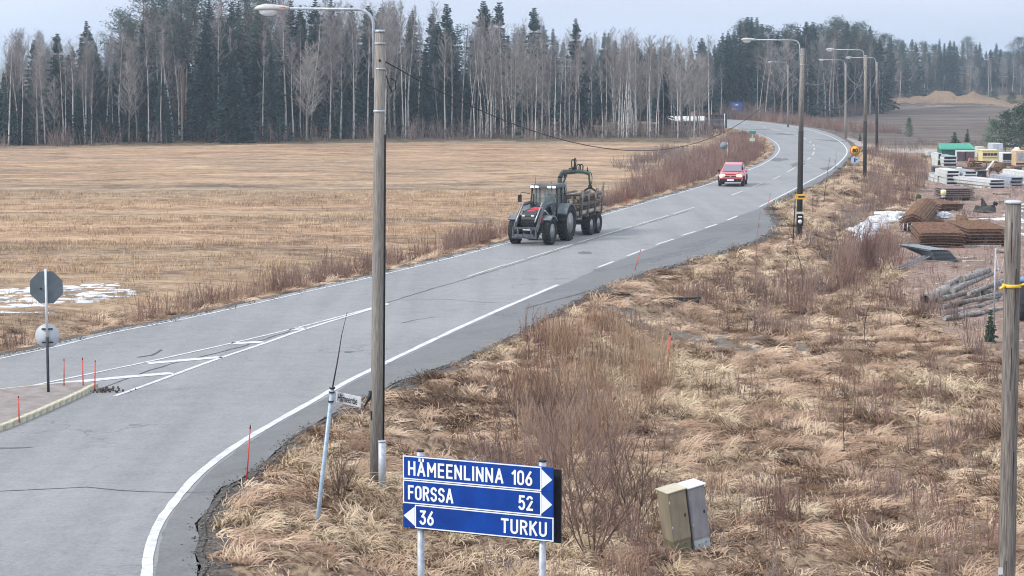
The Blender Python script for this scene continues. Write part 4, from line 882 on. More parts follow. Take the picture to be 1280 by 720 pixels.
# ================================================================ STREET FURNITURE
def gz(p, fine=True): return Vector((p[0], p[1], H(p[0], p[1], fine) - .03))
def text_mesh(s, h, w_, mat, name='lettering', off=0.0, th=.004):
    cu = bpy.data.curves.new(name, 'FONT'); cu.body = s; cu.extrude = th; cu.offset = off; o = bpy.data.objects.new(name, cu); C.objects.link(o)
    dg = bpy.context.evaluated_depsgraph_get(); me = bpy.data.meshes.new_from_object(o.evaluated_get(dg)); bpy.data.objects.remove(o); bpy.data.curves.remove(cu)
    V = np.empty(len(me.vertices) * 3); me.vertices.foreach_get('co', V); V = V.reshape(-1, 3); lo = V.min(0); hi = V.max(0)
    V[:, 0] = (V[:, 0] - lo[0]) / (hi[0] - lo[0]) * w_; V[:, 1] = (V[:, 1] - lo[1]) / (hi[1] - lo[1]) * h
    W = np.stack([V[:, 0], -V[:, 2], V[:, 1]], 1)       # stands in the x-z plane, front toward -y
    me.vertices.foreach_set('co', W.ravel()); me.name = name; me.materials.clear(); me.materials.append(mat); me.update(); return me
def put(me, name, parent, loc=(0, 0, 0), rz=0):
    o = bpy.data.objects.new(name, me); C.objects.link(o); o.parent = parent; o.location = loc; o.rotation_euler = (0, 0, rz); return o

def arc(cx, cy, rx, ry, a0, a1, n=9): return [(cx + rx * math.cos(math.radians(a0 + (a1 - a0) * k / n)), cy + ry * math.sin(math.radians(a0 + (a1 - a0) * k / n))) for k in range(n + 1)]
_O = arc(.22, .76, .22, .24, 0, 180) + arc(.22, .24, .22, .24, 180, 360) + [(.44, .76)]
STROKES = {'H': (.44, [[(0, 0), (0, 1)], [(.44, 0), (.44, 1)], [(0, .5), (.44, .5)]]), 'A': (.5, [[(0, 0), (.25, 1), (.5, 0)], [(.09, .3), (.41, .3)]]), 'Ä': (.5, [[(0, 0), (.25, 1), (.5, 0)], [(.09, .3), (.41, .3)], [(.12, 1.17), (.12, 1.27)], [(.38, 1.17), (.38, 1.27)]]),
 'M': (.56, [[(0, 0), (0, 1), (.28, .38), (.56, 1), (.56, 0)]]), 'E': (.36, [[(.36, 1), (0, 1), (0, 0), (.36, 0)], [(0, .52), (.32, .52)]]), 'N': (.44, [[(0, 0), (0, 1), (.44, 0), (.44, 1)]]), 'L': (.36, [[(0, 1), (0, 0), (.36, 0)]]), 'I': (.0, [[(0, 0), (0, 1)]]),
 'F': (.36, [[(.36, 1), (0, 1), (0, 0)], [(0, .52), (.32, .52)]]), 'O': (.44, [_O]), '0': (.44, [_O]), 'R': (.42, [[(0, 0), (0, 1), (.2, 1)] + arc(.2, .76, .22, .24, 90, -90) + [(0, .52)], [(.2, .52), (.42, 0)]]), 'S': (.42, [arc(.21, .76, .21, .24, 20, 265, 12) + arc(.21, .26, .21, .26, 85, -160, 12)]),
 'T': (.44, [[(0, 1), (.44, 1)], [(.22, 1), (.22, 0)]]), 'U': (.44, [[(0, 1), (0, .24)] + arc(.22, .24, .22, .24, 180, 360) + [(.44, 1)]]), 'K': (.44, [[(0, 0), (0, 1)], [(.42, 1), (0, .42)], [(.14, .6), (.44, 0)]]), '1': (.2, [[(0, .8), (.2, 1), (.2, 0)]]),
 '2': (.42, [arc(.21, .76, .21, .24, 160, 0) + arc(.21, .76, .21, .24, 0, -35, 3) + [(0, 0), (.42, 0)]]), '3': (.42, [[(.02, 1), (.4, 1), (.17, .6)] + arc(.19, .3, .23, .3, 80, -150)]), '5': (.42, [[(.38, 1), (.05, 1), (.02, .55)] + arc(.19, .32, .23, .32, 115, -145)]),
 '6': (.44, [[(.36, 1), (.1, .58), (0, .28)], arc(.22, .28, .22, .28, 0, 360, 16)]), '8': (.44, [arc(.22, .76, .19, .24, 0, 360, 14), arc(.22, .27, .22, .27, 0, 360, 14)])}
def sign_text(s, h, w_, mat, sw=.15, gap=.22):
    """condensed road sign capitals drawn with strokes of even weight, raised 2 mm"""
    tot = sum(STROKES[c][0] for c in s) + gap * 1.35 * (len(s) - 1) + sw; k = w_ / tot; x = sw / 2; yk = 0.0; mb = MB(); t_ = sw * h / 2; kk = k
    for c in s:
        wd, st = STROKES[c]
        parts = []
        for P in st:          # sharp corners split the stroke, so no two faces share a plane
            cur = [P[0]]
            for i in range(1, len(P)):
                cur.append(P[i])
                if i < len(P) - 1:
                    e1 = np.subtract(P[i], P[i - 1]); e2 = np.subtract(P[i + 1], P[i])
                    if e1 @ e2 < .45 * np.linalg.norm(e1) * np.linalg.norm(e2) + 1e-9 and not (len(P) > 12 and np.linalg.norm(e1) < .12 and np.linalg.norm(e2) < .12): parts.append(cur); cur = [P[i]]
            parts.append(cur)
        for P in parts:
            yk += .0006; yk = yk % .0048
            Q = [np.array([(x + p[0]) * kk, t_ + p[1] * (h - 2 * t_)]) for p in P]
            n = len(Q); closed = n > 10 and np.linalg.norm(Q[0] - Q[-1]) < 1e-4
            A = []; B_ = []
            for i in range(n):
                a = Q[i - 1] if i > 0 else (Q[-2] if closed else None); b = Q[i + 1] if i < n - 1 else (Q[1] if closed else None)
                d1 = (Q[i] - a) / np.linalg.norm(Q[i] - a) if a is not None else None; d2 = (b - Q[i]) / np.linalg.norm(b - Q[i]) if b is not None else None
                if d1 is None: d1 = d2
                if d2 is None: d2 = d1
                n1 = np.array([-d1[1], d1[0]]); n2 = np.array([-d2[1], d2[0]]); m = n1 + n2; m = m / max(.35, (m @ m) / 2 if (m @ m) > .7 else .35 * 1.0)
                q = Q[i].copy()
                if a is None: q = q - d2 * t_ * .96
                if b is None: q = q + d1 * t_ * .96
                A.append(q + m * t_); B_.append(q - m * t_)
            vs = [(p[0], 0, p[1]) for p in A] + [(p[0], 0, p[1]) for p in B_]; vs += [(v[0], -.003 - yk, v[2]) for v in vs]; o = 2 * n; fs = []
            for i in range(n - 1): fs += [(o + i, o + n + i, o + n + i + 1, o + i + 1), (i, i + 1, o + i + 1, o + i), (n + i + 1, n + i, o + n + i, o + n + i + 1)]
            mb.add(vs, fs)
        x += wd + gap * 1.35
    return mb.mesh('lettering', mat)
LAMPB = M('lamp_housing', (.40, .40, .39), (.54, .54, .53), 5, .5); LENS = M('lamp_lens', (.72, .75, .78), None, rough=.25, spec=.5); REDTAG = M('red_lamp_tag', (.5, .09, .08), (.6, .3, .28), 30)
POLES = [((470, 607), (475, 40), 'weathered grey wooden lamp pole standing between the street sign and the blue sign', 2.5, .15),
         ((999, 297), (1003, 62), 'wooden lamp pole with dark lower half carrying the yellow marker plate', 2.9, .06),
         ((1081, 226), (1082, 70), 'lamp pole with dark foot just past the round speed sign', 2.9, .0),
         ((1096, 191), (1096, 78), 'lamp pole standing next to the gravel side road mouth', 3.0, .0),
         ((1057, 173), (1057, 80), 'lamp pole on the outer edge of the bend before the dark field', 3.0, -.05),
         ((985, 159), (985, 82), 'most distant lamp pole of the row behind the brown thicket', 2.7, -.1)]
TOPS = []
for i, (b, t_, lab, arm, dy) in enumerate(POLES):
    B = px(*b); B = gz(B); T = at(t_[0], t_[1], B.y); T = Vector((T.x, B.y, T.z)); hh = T.z - B.z; dirp = (T - B).normalized()
    th = thing('lamp_pole', B, 0, lab, 'street lamp', 'wooden lamp poles along the road'); dl = T - B
    n = 10; rb = .155 if i else .145; rt_ = .115
    split = {1: .57, 2: .48, 3: .6}.get(i)
    def lerp(f): return dl * f
    def rr(f): return rb + (rt_ - rb) * f
    if split:
        mb = MB(); mb.tube([lerp(-.02), lerp(split * .5), lerp(split)], [rr(0) + .004, rr(split * .5) + .004, rr(split) + .004], 14); mb.build('pole_foot', WOOD_DARK, th, 'tarred dark lower half of the pole')
        mb = MB(); mb.tube([lerp(split), lerp(1)], [rr(split), rr(1)], 14); mb.build('pole_shaft', WOOD_POLE, th)
    else:
        mb = MB(); mb.tube([lerp(-.02), lerp(.3), lerp(.7), lerp(1)], [rr(-.02), rr(.3), rr(.7), rr(1)], 16); mb.build('pole_shaft', WOOD_POLE, th)
    mb = MB(); mb.tube([dl + Vector((0, 0, -.01)), dl + Vector((0, 0, .05))], [rt_ * 1.08, rt_ * .9], 12); mb.build('pole_cap', GALV, th)
    # bent steel arm clamped to the side
    ax = Vector((-1, dy, 0)).normalized(); s0 = dl + ax * (rt_ + .03) - Vector((0, 0, 1.0)); pts = [s0, s0 + Vector((0, 0, 1.15))]
    for k in range(1, 7): a = k / 6 * math.pi / 2; pts.append(s0 + Vector((0, 0, 1.15)) + ax * (.34 * (1 - math.cos(a))) + Vector((0, 0, .34 * math.sin(a))))
    pts.append(pts[-1] + ax * (arm - .9) + Vector((0, 0, .03)))
    mb = MB(); mb.tube(pts, .032, 8); mb.build('lamp_arm', GALV, th)
    for zz in (.25, .8):
        mb = MB(); c_ = dl - Vector((0, 0, zz)); mb.lathe([(rt_ + .012, -.02), (rt_ + .012, .02)], 'z', c_, 14); mb.build('steel_band', GALV, th)
    e = pts[-1]; mb = MB()           # luminaire: tapered shell with a bowl underneath
    hl = .78; st = [(0, .05, .045, .04), (.08, .07, .06, .05), (.3, .12, .09, .055), (.52, .15, .11, .05), (.70, .12, .07, .04), (hl, .03, .02, .02)]
    vs = []; m_ = 10; side = ax.cross(Vector((0, 0, 1)))
    for (u_, hw, ht, hb) in st:
        for k in range(m_):
            a = 2 * math.pi * k / m_; zc = math.sin(a); vs.append(e + ax * (u_ - .05) + side * hw * math.cos(a) + Vector((0, 0, zc * (ht if zc > 0 else hb))))
    fs = [(q * m_ + k, q * m_ + (k + 1) % m_, (q + 1) * m_ + (k + 1) % m_, (q + 1) * m_ + k) for q in range(len(st) - 1) for k in range(m_)] + [tuple(range(m_))[::-1], tuple((len(st) - 1) * m_ + k for k in range(m_))]
    mb.add(vs, fs, 0, True); mb.build('lamp_housing', LAMPB, th)
    mb = MB(); vs = []; 
    for q, (sc_, dz) in enumerate(((1, -.035), (.9, -.10), (.55, -.15), (.1, -.165))):
        for k in range(12): a = 2 * math.pi * k / 12; vs.append(e + ax * (.42 + .23 * sc_ * math.cos(a)) + side * .11 * sc_ * math.sin(a) + Vector((0, 0, dz)))
    fs = [(q * 12 + k, q * 12 + (k + 1) % 12, (q + 1) * 12 + (k + 1) % 12, (q + 1) * 12 + k) for q in range(3) for k in range(12)] + [tuple(36 + k for k in range(12))]
    mb.add(vs, fs, 0, True); mb.build('lamp_lens', LENS, th)
    if i == 0:
        mb = MB(); mb.box(e + ax * .10 + Vector((0, -.075, .0)), (.13, .012, .07)); mb.build('lamp_tag', REDTAG, th)
        mb = MB(); mb.tube([dl * .78 + Vector((.14, -.02, 0)), dl * .5 + Vector((.15, -.02, 0)), dl * .08 + Vector((.16, -.02, 0))], .02, 6); mb.build('down_cable', BLACK, th)
        mb = MB(); q0 = dl - Vector((-.13, 0, .95)); mb.tube([q0, q0 + Vector((.06, -.05, -.2)), q0 + Vector((.13, -.06, -.36)), q0 + Vector((.2, -.05, -.3)), q0 + Vector((.2, -.02, -.12)), q0 + Vector((.1, 0, -.05))], .016, 6); mb.build('cable_loop', BLACK, th)
        mb = MB(); mb.tube([dl - Vector((0, .118, .62)), dl - Vector((0, .13, .62))], .03, 8); mb.build('bolt', BLACK, th)
        mb = MB(); mb.lathe([(rt_ + .01, -.03), (rt_ + .02, 0), (rt_ + .01, .03)], 'z', dl * .83, 12); mb.build('cable_clamp', GALV, th)
        mb = MB(); q0 = dl * .205 + Vector((-.14, -.04, 0)); mb.tube([q0 + Vector((.02, 0, .14)), q0 + Vector((-.03, -.02, -.02)), q0 + Vector((-.14, -.03, -.22))], [.05, .04, .015], 7); mb.build('broken_bracket', BLACK, th)
        mb = MB(); q0 = dl * .165 + Vector((-.1, -.08, 0)); mb.box(q0, (.06, .05, .2)); mb.build('small_clip', BLACK, th)
    TOPS.append(B + dl)
# galvanised cable guard pipe beside the first pole
B = gz(px(478, 615)); T = at(479, 552, B.y); th = thing('cable_guard', B, 0, 'short galvanised guard pipe standing against the foot of the grey lamp pole', 'guard pipe'); mb = MB(); mb.tube([(0, 0, 0), (0, 0, T.z - B.z)], .085, 14); mb.build('pipe', GALV, th); mb = MB(); mb.tube([(0, 0, T.z - B.z - .01), (0, 0, T.z - B.z + .02)], .092, 14); mb.build('pipe_cap', GALV, th)
# slack bundled cables between the poles
def cable(a, b, sag, r, lab):
    pts = []; 
    for k in range(33):
        f = k / 32; p = a.lerp(b, f); p.z -= 4 * sag * f * (1 - f); pts.append(p)
    mb = MB(); mb.tube(pts, r, 6); tag(mb.build('overhead_cable', BLACK), lab, 'cable', 'slack cables strung between the lamp poles')
W = [t - Vector((0, 0, .9)) for t in TOPS]
CABG = M('grey_cable', (.10, .105, .11), (.2, .2, .21), 5)
cable(W[0] + Vector((.12, 0, .25)), W[1] - Vector((.1, 0, 0)), 3.05, .013, 'long sagging black cable from the grey lamp pole to the one with the yellow plate')
BLK = BLACK; BLACK = CABG
cable(W[1] + Vector((0, 0, 0)), W[2] - Vector((.1, 0, 0)), 2.7, .024, 'sagging cable from the pole with the yellow plate to the one past the speed sign')
cable(W[2], W[3], 1.7, .035, 'short sagging cable between the poles near the gravel road mouth'); cable(W[3], W[4], 1.6, .035, 'sagging cable from the gravel road pole to the pole on the bend'); cable(W[4], W[5], 1.7, .035, 'cable hanging between the two farthest lamp poles')
BLACK = BLK
# old wooden pole standing close by with a yellow strap
Yp = 26.0; T = at(1266.5, 253, Yp); Q = at(1258.5, 720, Yp); dn = (Q - T).normalized(); k = (-1.0 - T.z) / dn.z; B = T + dn * k
th = thing('wooden_post', B, 0, 'thick weathered wooden post with a yellow strap, cut off below the horizon', 'post'); up = T - B
OLDW = M('old_post_wood', (.095, .085, .078), (.27, .245, .22), 7, .95, bump=.9, stretch=(7, 7, .4), detail=8)
mb = MB(); rs = []; pts = []
for q in range(13): pts.append(up * q / 12); rs.append(.112 - .012 * q / 12 + R.uniform(-.003, .003))
mb.tube(pts, rs, 22); mb.build('post_shaft', OLDW, th)
mb = MB(); mb.lathe([(.108, -.012), (.110, .01), (.09, .022)], 'z', up, 22); mb.build('post_cap', M('lead_cap', (.42, .45, .5), (.55, .58, .62), 6, .5), th)
for q, (f, a, l_) in enumerate(((.97, -1.9, .5), (.9, -1.3, .7), (.78, -1.7, .55), (.62, -1.2, .8), (.45, -1.9, .7), (.33, -1.5, .6))):   # drying checks
    r_ = .112 - .012 * f; c0 = up * f + Vector((math.cos(a), math.sin(a), 0)) * (r_ + .0); mb = MB(); mb.add([c0 + Vector((-.006, -.002, 0)), c0 + Vector((.006, -.002, 0)), c0 + Vector((.004, -.002, -l_)), c0 + Vector((-.003, -.002, -l_))], [(0, 1, 2, 3)]); mb.build('crack', BLACK, th)
YEL = M('yellow_strap', (.75, .50, .04), (.85, .62, .08), 8, .5); zs = at(1262, 357, Yp).z - B.z; cs = up * (zs / up.z)
mb = MB(); mb.lathe([(.113, -.022), (.117, -.02), (.117, .018), (.113, .02)], 'z', cs + Vector((0, 0, .0)), 22); mb.tube([cs + Vector((-.10, -.06, -.0)), cs + Vector((-.17, -.09, -.03))], [.022, .014], 6); mb.tube([cs + Vector((.09, -.06, .01)), cs + Vector((.2, -.1, .05))], [.016, .014], 6); mb.build('strap', YEL, th)
mb = MB(); mb.box(up * ((at(1258, 712, Yp).z - B.z) / up.z) + Vector((-.095, -.075, 0)), (.06, .01, .09)); mb.build('number_plate', PALE, th)

# ---- blue direction sign
BLUE = M('sign_blue', (.003, .036, .22), (.003, .055, .34), 2.2, .5, spec=.2); SWHITE = M('sign_white', (.78, .82, .86), None, rough=.4); SBACK = M('sign_back_dark', (.012, .014, .02), (.02, .022, .03), 5, .6)
P0 = at(504.2, 613, 29.45); P1 = at(692.5, 631, 28.5); ztop = (at(504, 568, 29.45).z + at(692.5, 584.5, 28.5).z) / 2; zbot = (at(504, 658.6, 29.45).z + at(692.5, 677.5, 28.5).z) / 2
dv = P1 - P0; Wd = math.hypot(dv.x, dv.y); rz = math.atan2(dv.y, dv.x); Hs = ztop - zbot
th = thing('direction_sign', (P0.x, P0.y, H(P0.x, P0.y)), rz, 'blue direction sign with three place names and distances on two steel posts', 'road sign'); z0 = zbot - H(P0.x, P0.y); rh = Hs / 3
rows_ = [('HÄMEENLINNA', '106', 'R'), ('FORSSA', '52', 'R'), ('TURKU', '36', 'L')]
Wm = Wd - .105
for r_, (nm, km, dr_) in enumerate(rows_):
    zb = z0 + rh * (2 - r_); full = Wd if dr_ == 'L' else Wd - .01
    mb = MB(); mb.box((full / 2, 0, zb + rh / 2), (full, .03, rh - .006), bev=.004); pn_ = mb.build('sign_panel', BLUE, th)
    # white border bars
    x0, x1 = (.0, Wd - .19) if dr_ == 'R' else (.19, Wd - .004)
    bw = .016; mb = MB(); f_ = -.0165
    for (cx_, cz_, sx, sz) in (((x0 + x1) / 2 + .004, zb + rh - .014, x1 - x0, bw), ((x0 + x1) / 2 + .004, zb + .014, x1 - x0, bw), (x0 + .012, zb + rh / 2, bw, rh - .044), (x1 - .004, zb + rh / 2, bw, rh - .044)):
        mb.box((cx_, f_, cz_), (sx, .004, sz))
    mb.build('border', SWHITE, pn_)
    mb = MB(); ah = rh * .40
    if dr_ == 'R': mb.extrude([(x1 + .008, zb + rh / 2 - ah), (x1 + .17, zb + rh / 2), (x1 + .008, zb + rh / 2 + ah)], -.020, -.0165)
    else: mb.extrude([(x0 - .008 + .008, zb + rh / 2 - ah), (x0 - .008 + .008, zb + rh / 2 + ah), (.012, zb + rh / 2)], -.020, -.0165)
    mb.build('arrow', M('arrow_white', (.72, .76, .82)) if r_ == 0 else bpy.data.materials['arrow_white'], pn_)
    sy = Wd / 189.0                                           # metres per photo pixel along the board
    lt = rh * .60
    def word(s, a, b_, cz): put(sign_text(s, lt, (b_ - a) * sy, SWHITE), 'lettering', pn_, ((a - 504) * sy, -.0165, cz - lt / 2 - .008))
    cz = zb + rh / 2
    if r_ == 0: word(nm, 511, 631.5, cz); word(km, 642, 667, cz)
    if r_ == 1: word(nm, 511, 568.5, cz); word(km, 650.5, 668, cz)
    if r_ == 2: word(km, 526, 543.5, cz); word(nm, 628.5, 685, cz)
mb = MB(); mb.box((Wd / 2 + .03, .17, z0 + Hs / 2 - .055), (Wd + .02, .03, Hs - .01)); 
bk = mb.build('rear_panel', SBACK, th, 'dark back of the panel for the other direction')
for u_ in (.235, Wd - .21):
    mb = MB(); mb.tube([(u_, .085, -.5), (u_, .085, z0 + Hs + .05)], .052, 14); mb.build('post', GALV, th)
    mb = MB(); mb.tube([(u_, .085, z0 + Hs + .05), (u_, .085, z0 + Hs + .075)], .056, 14); mb.build('post_cap', BLACK, th)
# ---- stop sign seen from behind and a round sign under it, on the island
B = Vector((*G(60.5, 490, .125)[:2], .12)); T = at(57, 336, B.y); th = thing('stop_sign', B, .06, 'back of an octagonal sign above a round sign on one post on the traffic island', 'road sign'); tl = T - B; pm_ = ppm(B.y)
mb = MB(); mb.tube([(0, 0, 0), (tl.x * .45, 0, tl.z * .45)], .038, 10); mb.build('post_foot', M('dark_post', (.03, .035, .045), (.07, .075, .09), 8), th); mb = MB(); mb.tube([(tl.x * .45, 0, tl.z * .45), (tl.x, 0, tl.z)], .034, 10); mb.build('post', PALE, th)
OCT = M('octagon_back', (.10, .125, .145), (.135, .16, .18), 3, .5, .1); zc = at(57, 359.5, B.y).z - B.z; r_ = .475
prof = [(tl.x + r_ * math.cos(math.radians(22.5 + 45 * k)), zc + r_ * math.sin(math.radians(22.5 + 45 * k))) for k in range(8)]
mb = MB(); mb.extrude(prof, .045, .062); o_ = mb.build('octagon_plate', OCT, th); mb = MB(); mb.box((-.15 + tl.x, .036, zc - .03), (.05, .02, .05)); mb.build('sticker', BLACK, o_)
zc = at(60, 420, B.y).z - B.z; mb = MB(); mb.lathe([(.33, .045), (.33, .06)], 'y', (tl.x * .5, 0, zc), 28); o_ = mb.build('round_plate', M('disc_back', (.42, .46, .5), (.52, .56, .6), 5, .45), th)
for dz in (-.18, .19): mb = MB(); mb.box((tl.x * .5, .028, zc + dz), (.30, .03, .035)); mb.build('clamp', BLACK, o_)
# ---- slim red snow sticks
STK = [((24, 526), (23, 495), 'red snow stick at the near side of the traffic island'), ((80, 482), (80, 448), 'first red snow stick after the stop sign on the island'), ((104, 482), (103, 447), 'middle one of the three red snow sticks near the island tip'), ((118.5, 485), (119, 450), 'red snow stick right at the tip of the island kerb'), ((308, 601), (313, 531), 'tall leaning red snow stick at the asphalt edge of the curve'), ((834, 456), (838, 416), 'red stick standing in the meadow beside the reed bed'), ((793, 338), (801, 312), 'thin dark red stick at the shoulder beside the broken line'), ((783, 256), (782, 234), 'red snow stick in the stalks behind the timber trailer'), ((958, 262), (963, 242), 'faint red stick at the corner of the bus bay')]
for b, t_, lab in STK:
    B = px(*b) if b[0] > 130 else Vector(G(b[0], b[1], .12)); B = Vector((B[0], B[1], B[2] - .05)); T = at(t_[0], t_[1], B.y); th = thing('snow_stick', B, 0, lab, 'marker stick', 'red snow sticks'); dl = T - B; w_ = .018 if b[0] != 834 else .04
    mb = MB(); mb.tube([(0, 0, 0), dl * .93], [w_, w_ * .85], 7); mb.build('stick', REDSTICK, th); mb = MB(); mb.tube([dl * .93, dl], [w_ * .95, w_ * .6], 7); mb.build('tip', M('stick_tip', (.12, .03, .03)) if 'stick_tip' not in bpy.data.materials else bpy.data.materials['stick_tip'], th)
# ---- leaning street name sign with a whip stick
B = gz(px(396, 656)); T = at(415.5, 484, B.y - .15); th = thing('street_name_sign', B, 0, 'leaning galvanised post with a small white street name plate and a whip stick', 'street sign'); dl = T - B
mb = MB(); mb.tube([(0, 0, 0), dl * .03, dl], [.045, .045, .042], 12); mb.build('post', M('blue_grey_post', (.25, .34, .43), (.38, .46, .55), 10, .45, .2), th)
for f in (.90, .965, .995): mb = MB(); mb.lathe([(.06, -.015), (.06, .015)], 'z', dl * f, 10); mb.build('clamp', BLACK, th)
W2 = at(434, 390, B.y - .1) - B; mb = MB(); mb.tube([dl * .98, dl.lerp(W2, .35) + Vector((.0, 0, 0)), dl.lerp(W2, .7) + Vector((-.02, 0, 0)), W2], [.017, .015, .009, .005], 6); mb.build('whip', M('dark_whip', (.05, .04, .04)), th)
pl = MB(); a_ = at(420.5, 489.5, B.y) - B; b_ = at(452, 494, B.y - .35) - B; wl = math.hypot(b_.x - a_.x, b_.y - a_.y); hz_ = .215; mb = MB(); mb.box((wl / 2, 0, -hz_ / 2), (wl, .02, hz_), bev=.004); po = mb.build('name_plate', M('plate_grey_white', (.40, .42, .44), (.52, .54, .56), 6), th); po.location = a_ ; po.rotation_euler = (0, math.radians(5), math.atan2(b_.y - a_.y, b_.x - a_.x))
o_ = put(text_mesh('Hämeentie', .15, wl * .78, M('letter_black', (.015, .015, .015)), 'lettering', .012, .002), 'lettering', po, (wl * .08, -.0125, -hz_ / 2 - .07))
# ---- pair of cable cabinets, leaning
def cabinet(bx, by, wd, dp, hh, c1, c2, top, lab, foot, tilt, extra=None):
    B = px(bx, by); th = thing('cable_cabinet', (B.x, B.y, H(B.x, B.y, True) - .10), (math.radians(1.5), math.radians(tilt), math.radians(27)), lab, 'cabinet', None)
    mt = M('cabinet_paint', tuple(q * .72 for q in c1), tuple(q * 1.08 for q in c2), 3.0, .5, bump=.03, detail=9, stretch=(2.5, 2.5, .5), lo=.25, hi=.7); mf = M('cabinet_foot_paint', foot[0], foot[1], 9, .6, detail=6)
    mb = MB(); mb.box((wd / 2, dp / 2, .36 + (hh - .36) / 2), (wd, dp, hh - .36), bev=.008); bd = mb.build('body', mt, th)
    mb = MB(); mb.box((wd / 2, dp / 2, .175), (wd - .03, dp - .03, .37)); ft = mb.build('foot', mf, th)
    for (qx, qz) in ((.12, .24), (.29, .26), (.2, .14)): mb = MB(); mb.tube([(qx, .008, qz), (qx, .02, qz)], .012, 8); mb.build('bolt', BLACK, ft)
    mb = MB(); mb.box((wd / 2 + .005, dp / 2 - .01, hh + .013), (wd + .05, dp + .06, .03), bev=.008); mb.build('lid', M('cabinet_lid', top[0], top[1], 3, .5), th)
    mb = MB(); mb.box((wd / 2, -.004, .36 + (hh - .36) / 2 - .0), (wd - .05, .008, hh - .42), bev=.003); dr = mb.build('door', mt, th)
    mb = MB(); mb.box((wd * .8, -.012, hh * .62), (.03, .012, .07)); mb.build('handle', BLACK, dr)
    for qz in (.25, .8): mb = MB(); mb.tube([(.02, -.014, .36 + (hh - .42) * qz), (.02, -.014, .36 + (hh - .42) * qz + .09)], .010, 6); mb.build('hinge', GALV, dr)
    return th
def OL(): pass
cabinet(844.5, 693, .43, .42, 1.40, (.27, .235, .165), (.31, .27, .195), ((.44, .40, .30), (.52, .47, .36)), 'olive brown cable cabinet leaning beside the grey one in the meadow', ((.16, .145, .095), (.215, .195, .13)), -9.5)
cabinet(870, 690, .40, .42, 1.47, (.27, .265, .285), (.31, .305, .325), ((.62, .68, .74), (.7, .76, .82)), 'grey cable cabinet with a pale lid and scratched steel foot next to the olive one', ((.34, .40, .42), (.52, .57, .58)), -9.5)
# ---- speed sign and its plates
YSG = M('sign_yellow', (.72, .40, .05), (.80, .47, .08), 3, .5); RSG = M('sign_red', (.55, .09, .03)); BLKP = M('sign_black', (.012, .012, .012)); GRNP = M('sign_green', (.04, .22, .15), (.06, .28, .2), 5)
B = gz(px(1067, 231)); th = thing('speed_sign', B, 0, 'round yellow speed limit sign reading 80 on a thin post by the bend', 'road sign'); zc = at(1068, 188, B.y).z - B.z; T = zc - .1
mb = MB(); mb.tube([(0, 0, 0), (0, 0, zc + .3)], .035, 8); mb.build('post', GALV, th); r_ = 6.4 / ppm(B.y)
mb = MB(); mb.lathe([(r_, -.07), (r_, -.05)], 'y', (.05, 0, zc), 28); pl_ = mb.build('round_plate', RSG, th); mb = MB(); mb.lathe([(r_ * .84, -.076), (r_ * .84, -.071)], 'y', (.05, 0, zc), 28); mb.build('yellow_face', YSG, pl_)
put(sign_text('80', r_ * .8, r_ * 1.05, BLKP, .24), 'lettering', pl_, (.05 - r_ * .52, -.08, zc - r_ * .4))
z2 = at(1068, 200, B.y).z - B.z; mb = MB(); mb.box((.05, -.06, z2), (.55, .02, .40)); p2 = mb.build('lower_plate', M('plate_pale', (.45, .55, .62)), th); mb = MB(); mb.box((.05, -.073, z2), (.12, .006, .3)); mb.box((.2, -.073, z2 + .04), (.1, .006, .12)); mb.build('symbol', BLUE, p2)
# ---- marker plates on a thin post at the second lamp pole
B = gz(px(991, 306)); T = at(994.5, 240, B.y) - B; th = thing('marker_sign', B, 0, 'thin dark post with yellow marker plate and black plate beside the lamp pole', 'sign'); s_ = 1 / ppm(B.y)
mb = MB(); mb.tube([(0, 0, 0), T], .028, 8); mb.build('post', M('dark_green_post', (.03, .035, .035)), th)
zc = at(1000, 245.5, B.y).z - B.z; xc = at(999.5, 245.5, B.y).x - B.x; mb = MB(); mb.box((xc, -.28, zc), (13 * s_, .025, 6.5 * s_), bev=.006); o_ = mb.build('yellow_plate', YSG, th); mb = MB(); mb.box((xc + .05, -.296, zc), (8 * s_, .006, 2.0 * s_)); mb.build('symbol', BLKP, o_)
zc = at(999.5, 275, B.y).z - B.z; mb = MB(); mb.box((xc, -.28, zc), (8.5 * s_, .025, 14 * s_)); o_ = mb.build('black_plate', BLKP, th); mb = MB(); mb.lathe([(2.6 * s_, -.300), (2.6 * s_, -.295)], 'y', (xc, 0, zc - 1.5 * s_), 16); mb.build('symbol', SWHITE, o_); mb = MB(); mb.box((xc, -.298, zc + 4.5 * s_), (5 * s_, .006, 1.8 * s_)); mb.build('symbol', SWHITE, o_)
zc = at(999.5, 265.5, B.y).z - B.z; mb = MB(); mb.box((xc, -.29, zc), (9 * s_, .025, 2.6 * s_)); mb.build('pale_plate', M('plate_cream', (.6, .58, .45)), th)
# ---- small far signs
def sign_post(name, bx, by, ty, lab, parts):
    B = gz(px(bx, by)); z_ = at(bx, ty, B.y).z - B.z; th = thing(name, B, 0, lab, 'road sign'); s_ = 1 / ppm(B.y); mb = MB(); mb.tube([(0, 0, 0), (0, 0, z_)], .04, 8); mb.build('post', GALV, th)
    for (kind, xx, yy, w_, h_, mt, nm) in parts:
        zc = at(xx, yy, B.y).z - B.z; xc = (xx - bx) * s_; mb = MB()
        if kind == 'd': mb.lathe([(w_ * s_ / 2, -.07), (w_ * s_ / 2, -.05)], 'y', (xc, 0, zc), 24)
        else: mb.box((xc, -.06, zc), (w_ * s_, .03, h_ * s_), bev=.008)
        mb.build(nm, mt, th)
    return th
sign_post('round_sign', 909, 205, 178, 'grey back of a small round sign in the brown stalks behind the red car', [('d', 904.5, 182, 9.5, 0, M('sign_back_grey', (.18, .22, .26), (.26, .3, .34), 4), 'round_plate')])
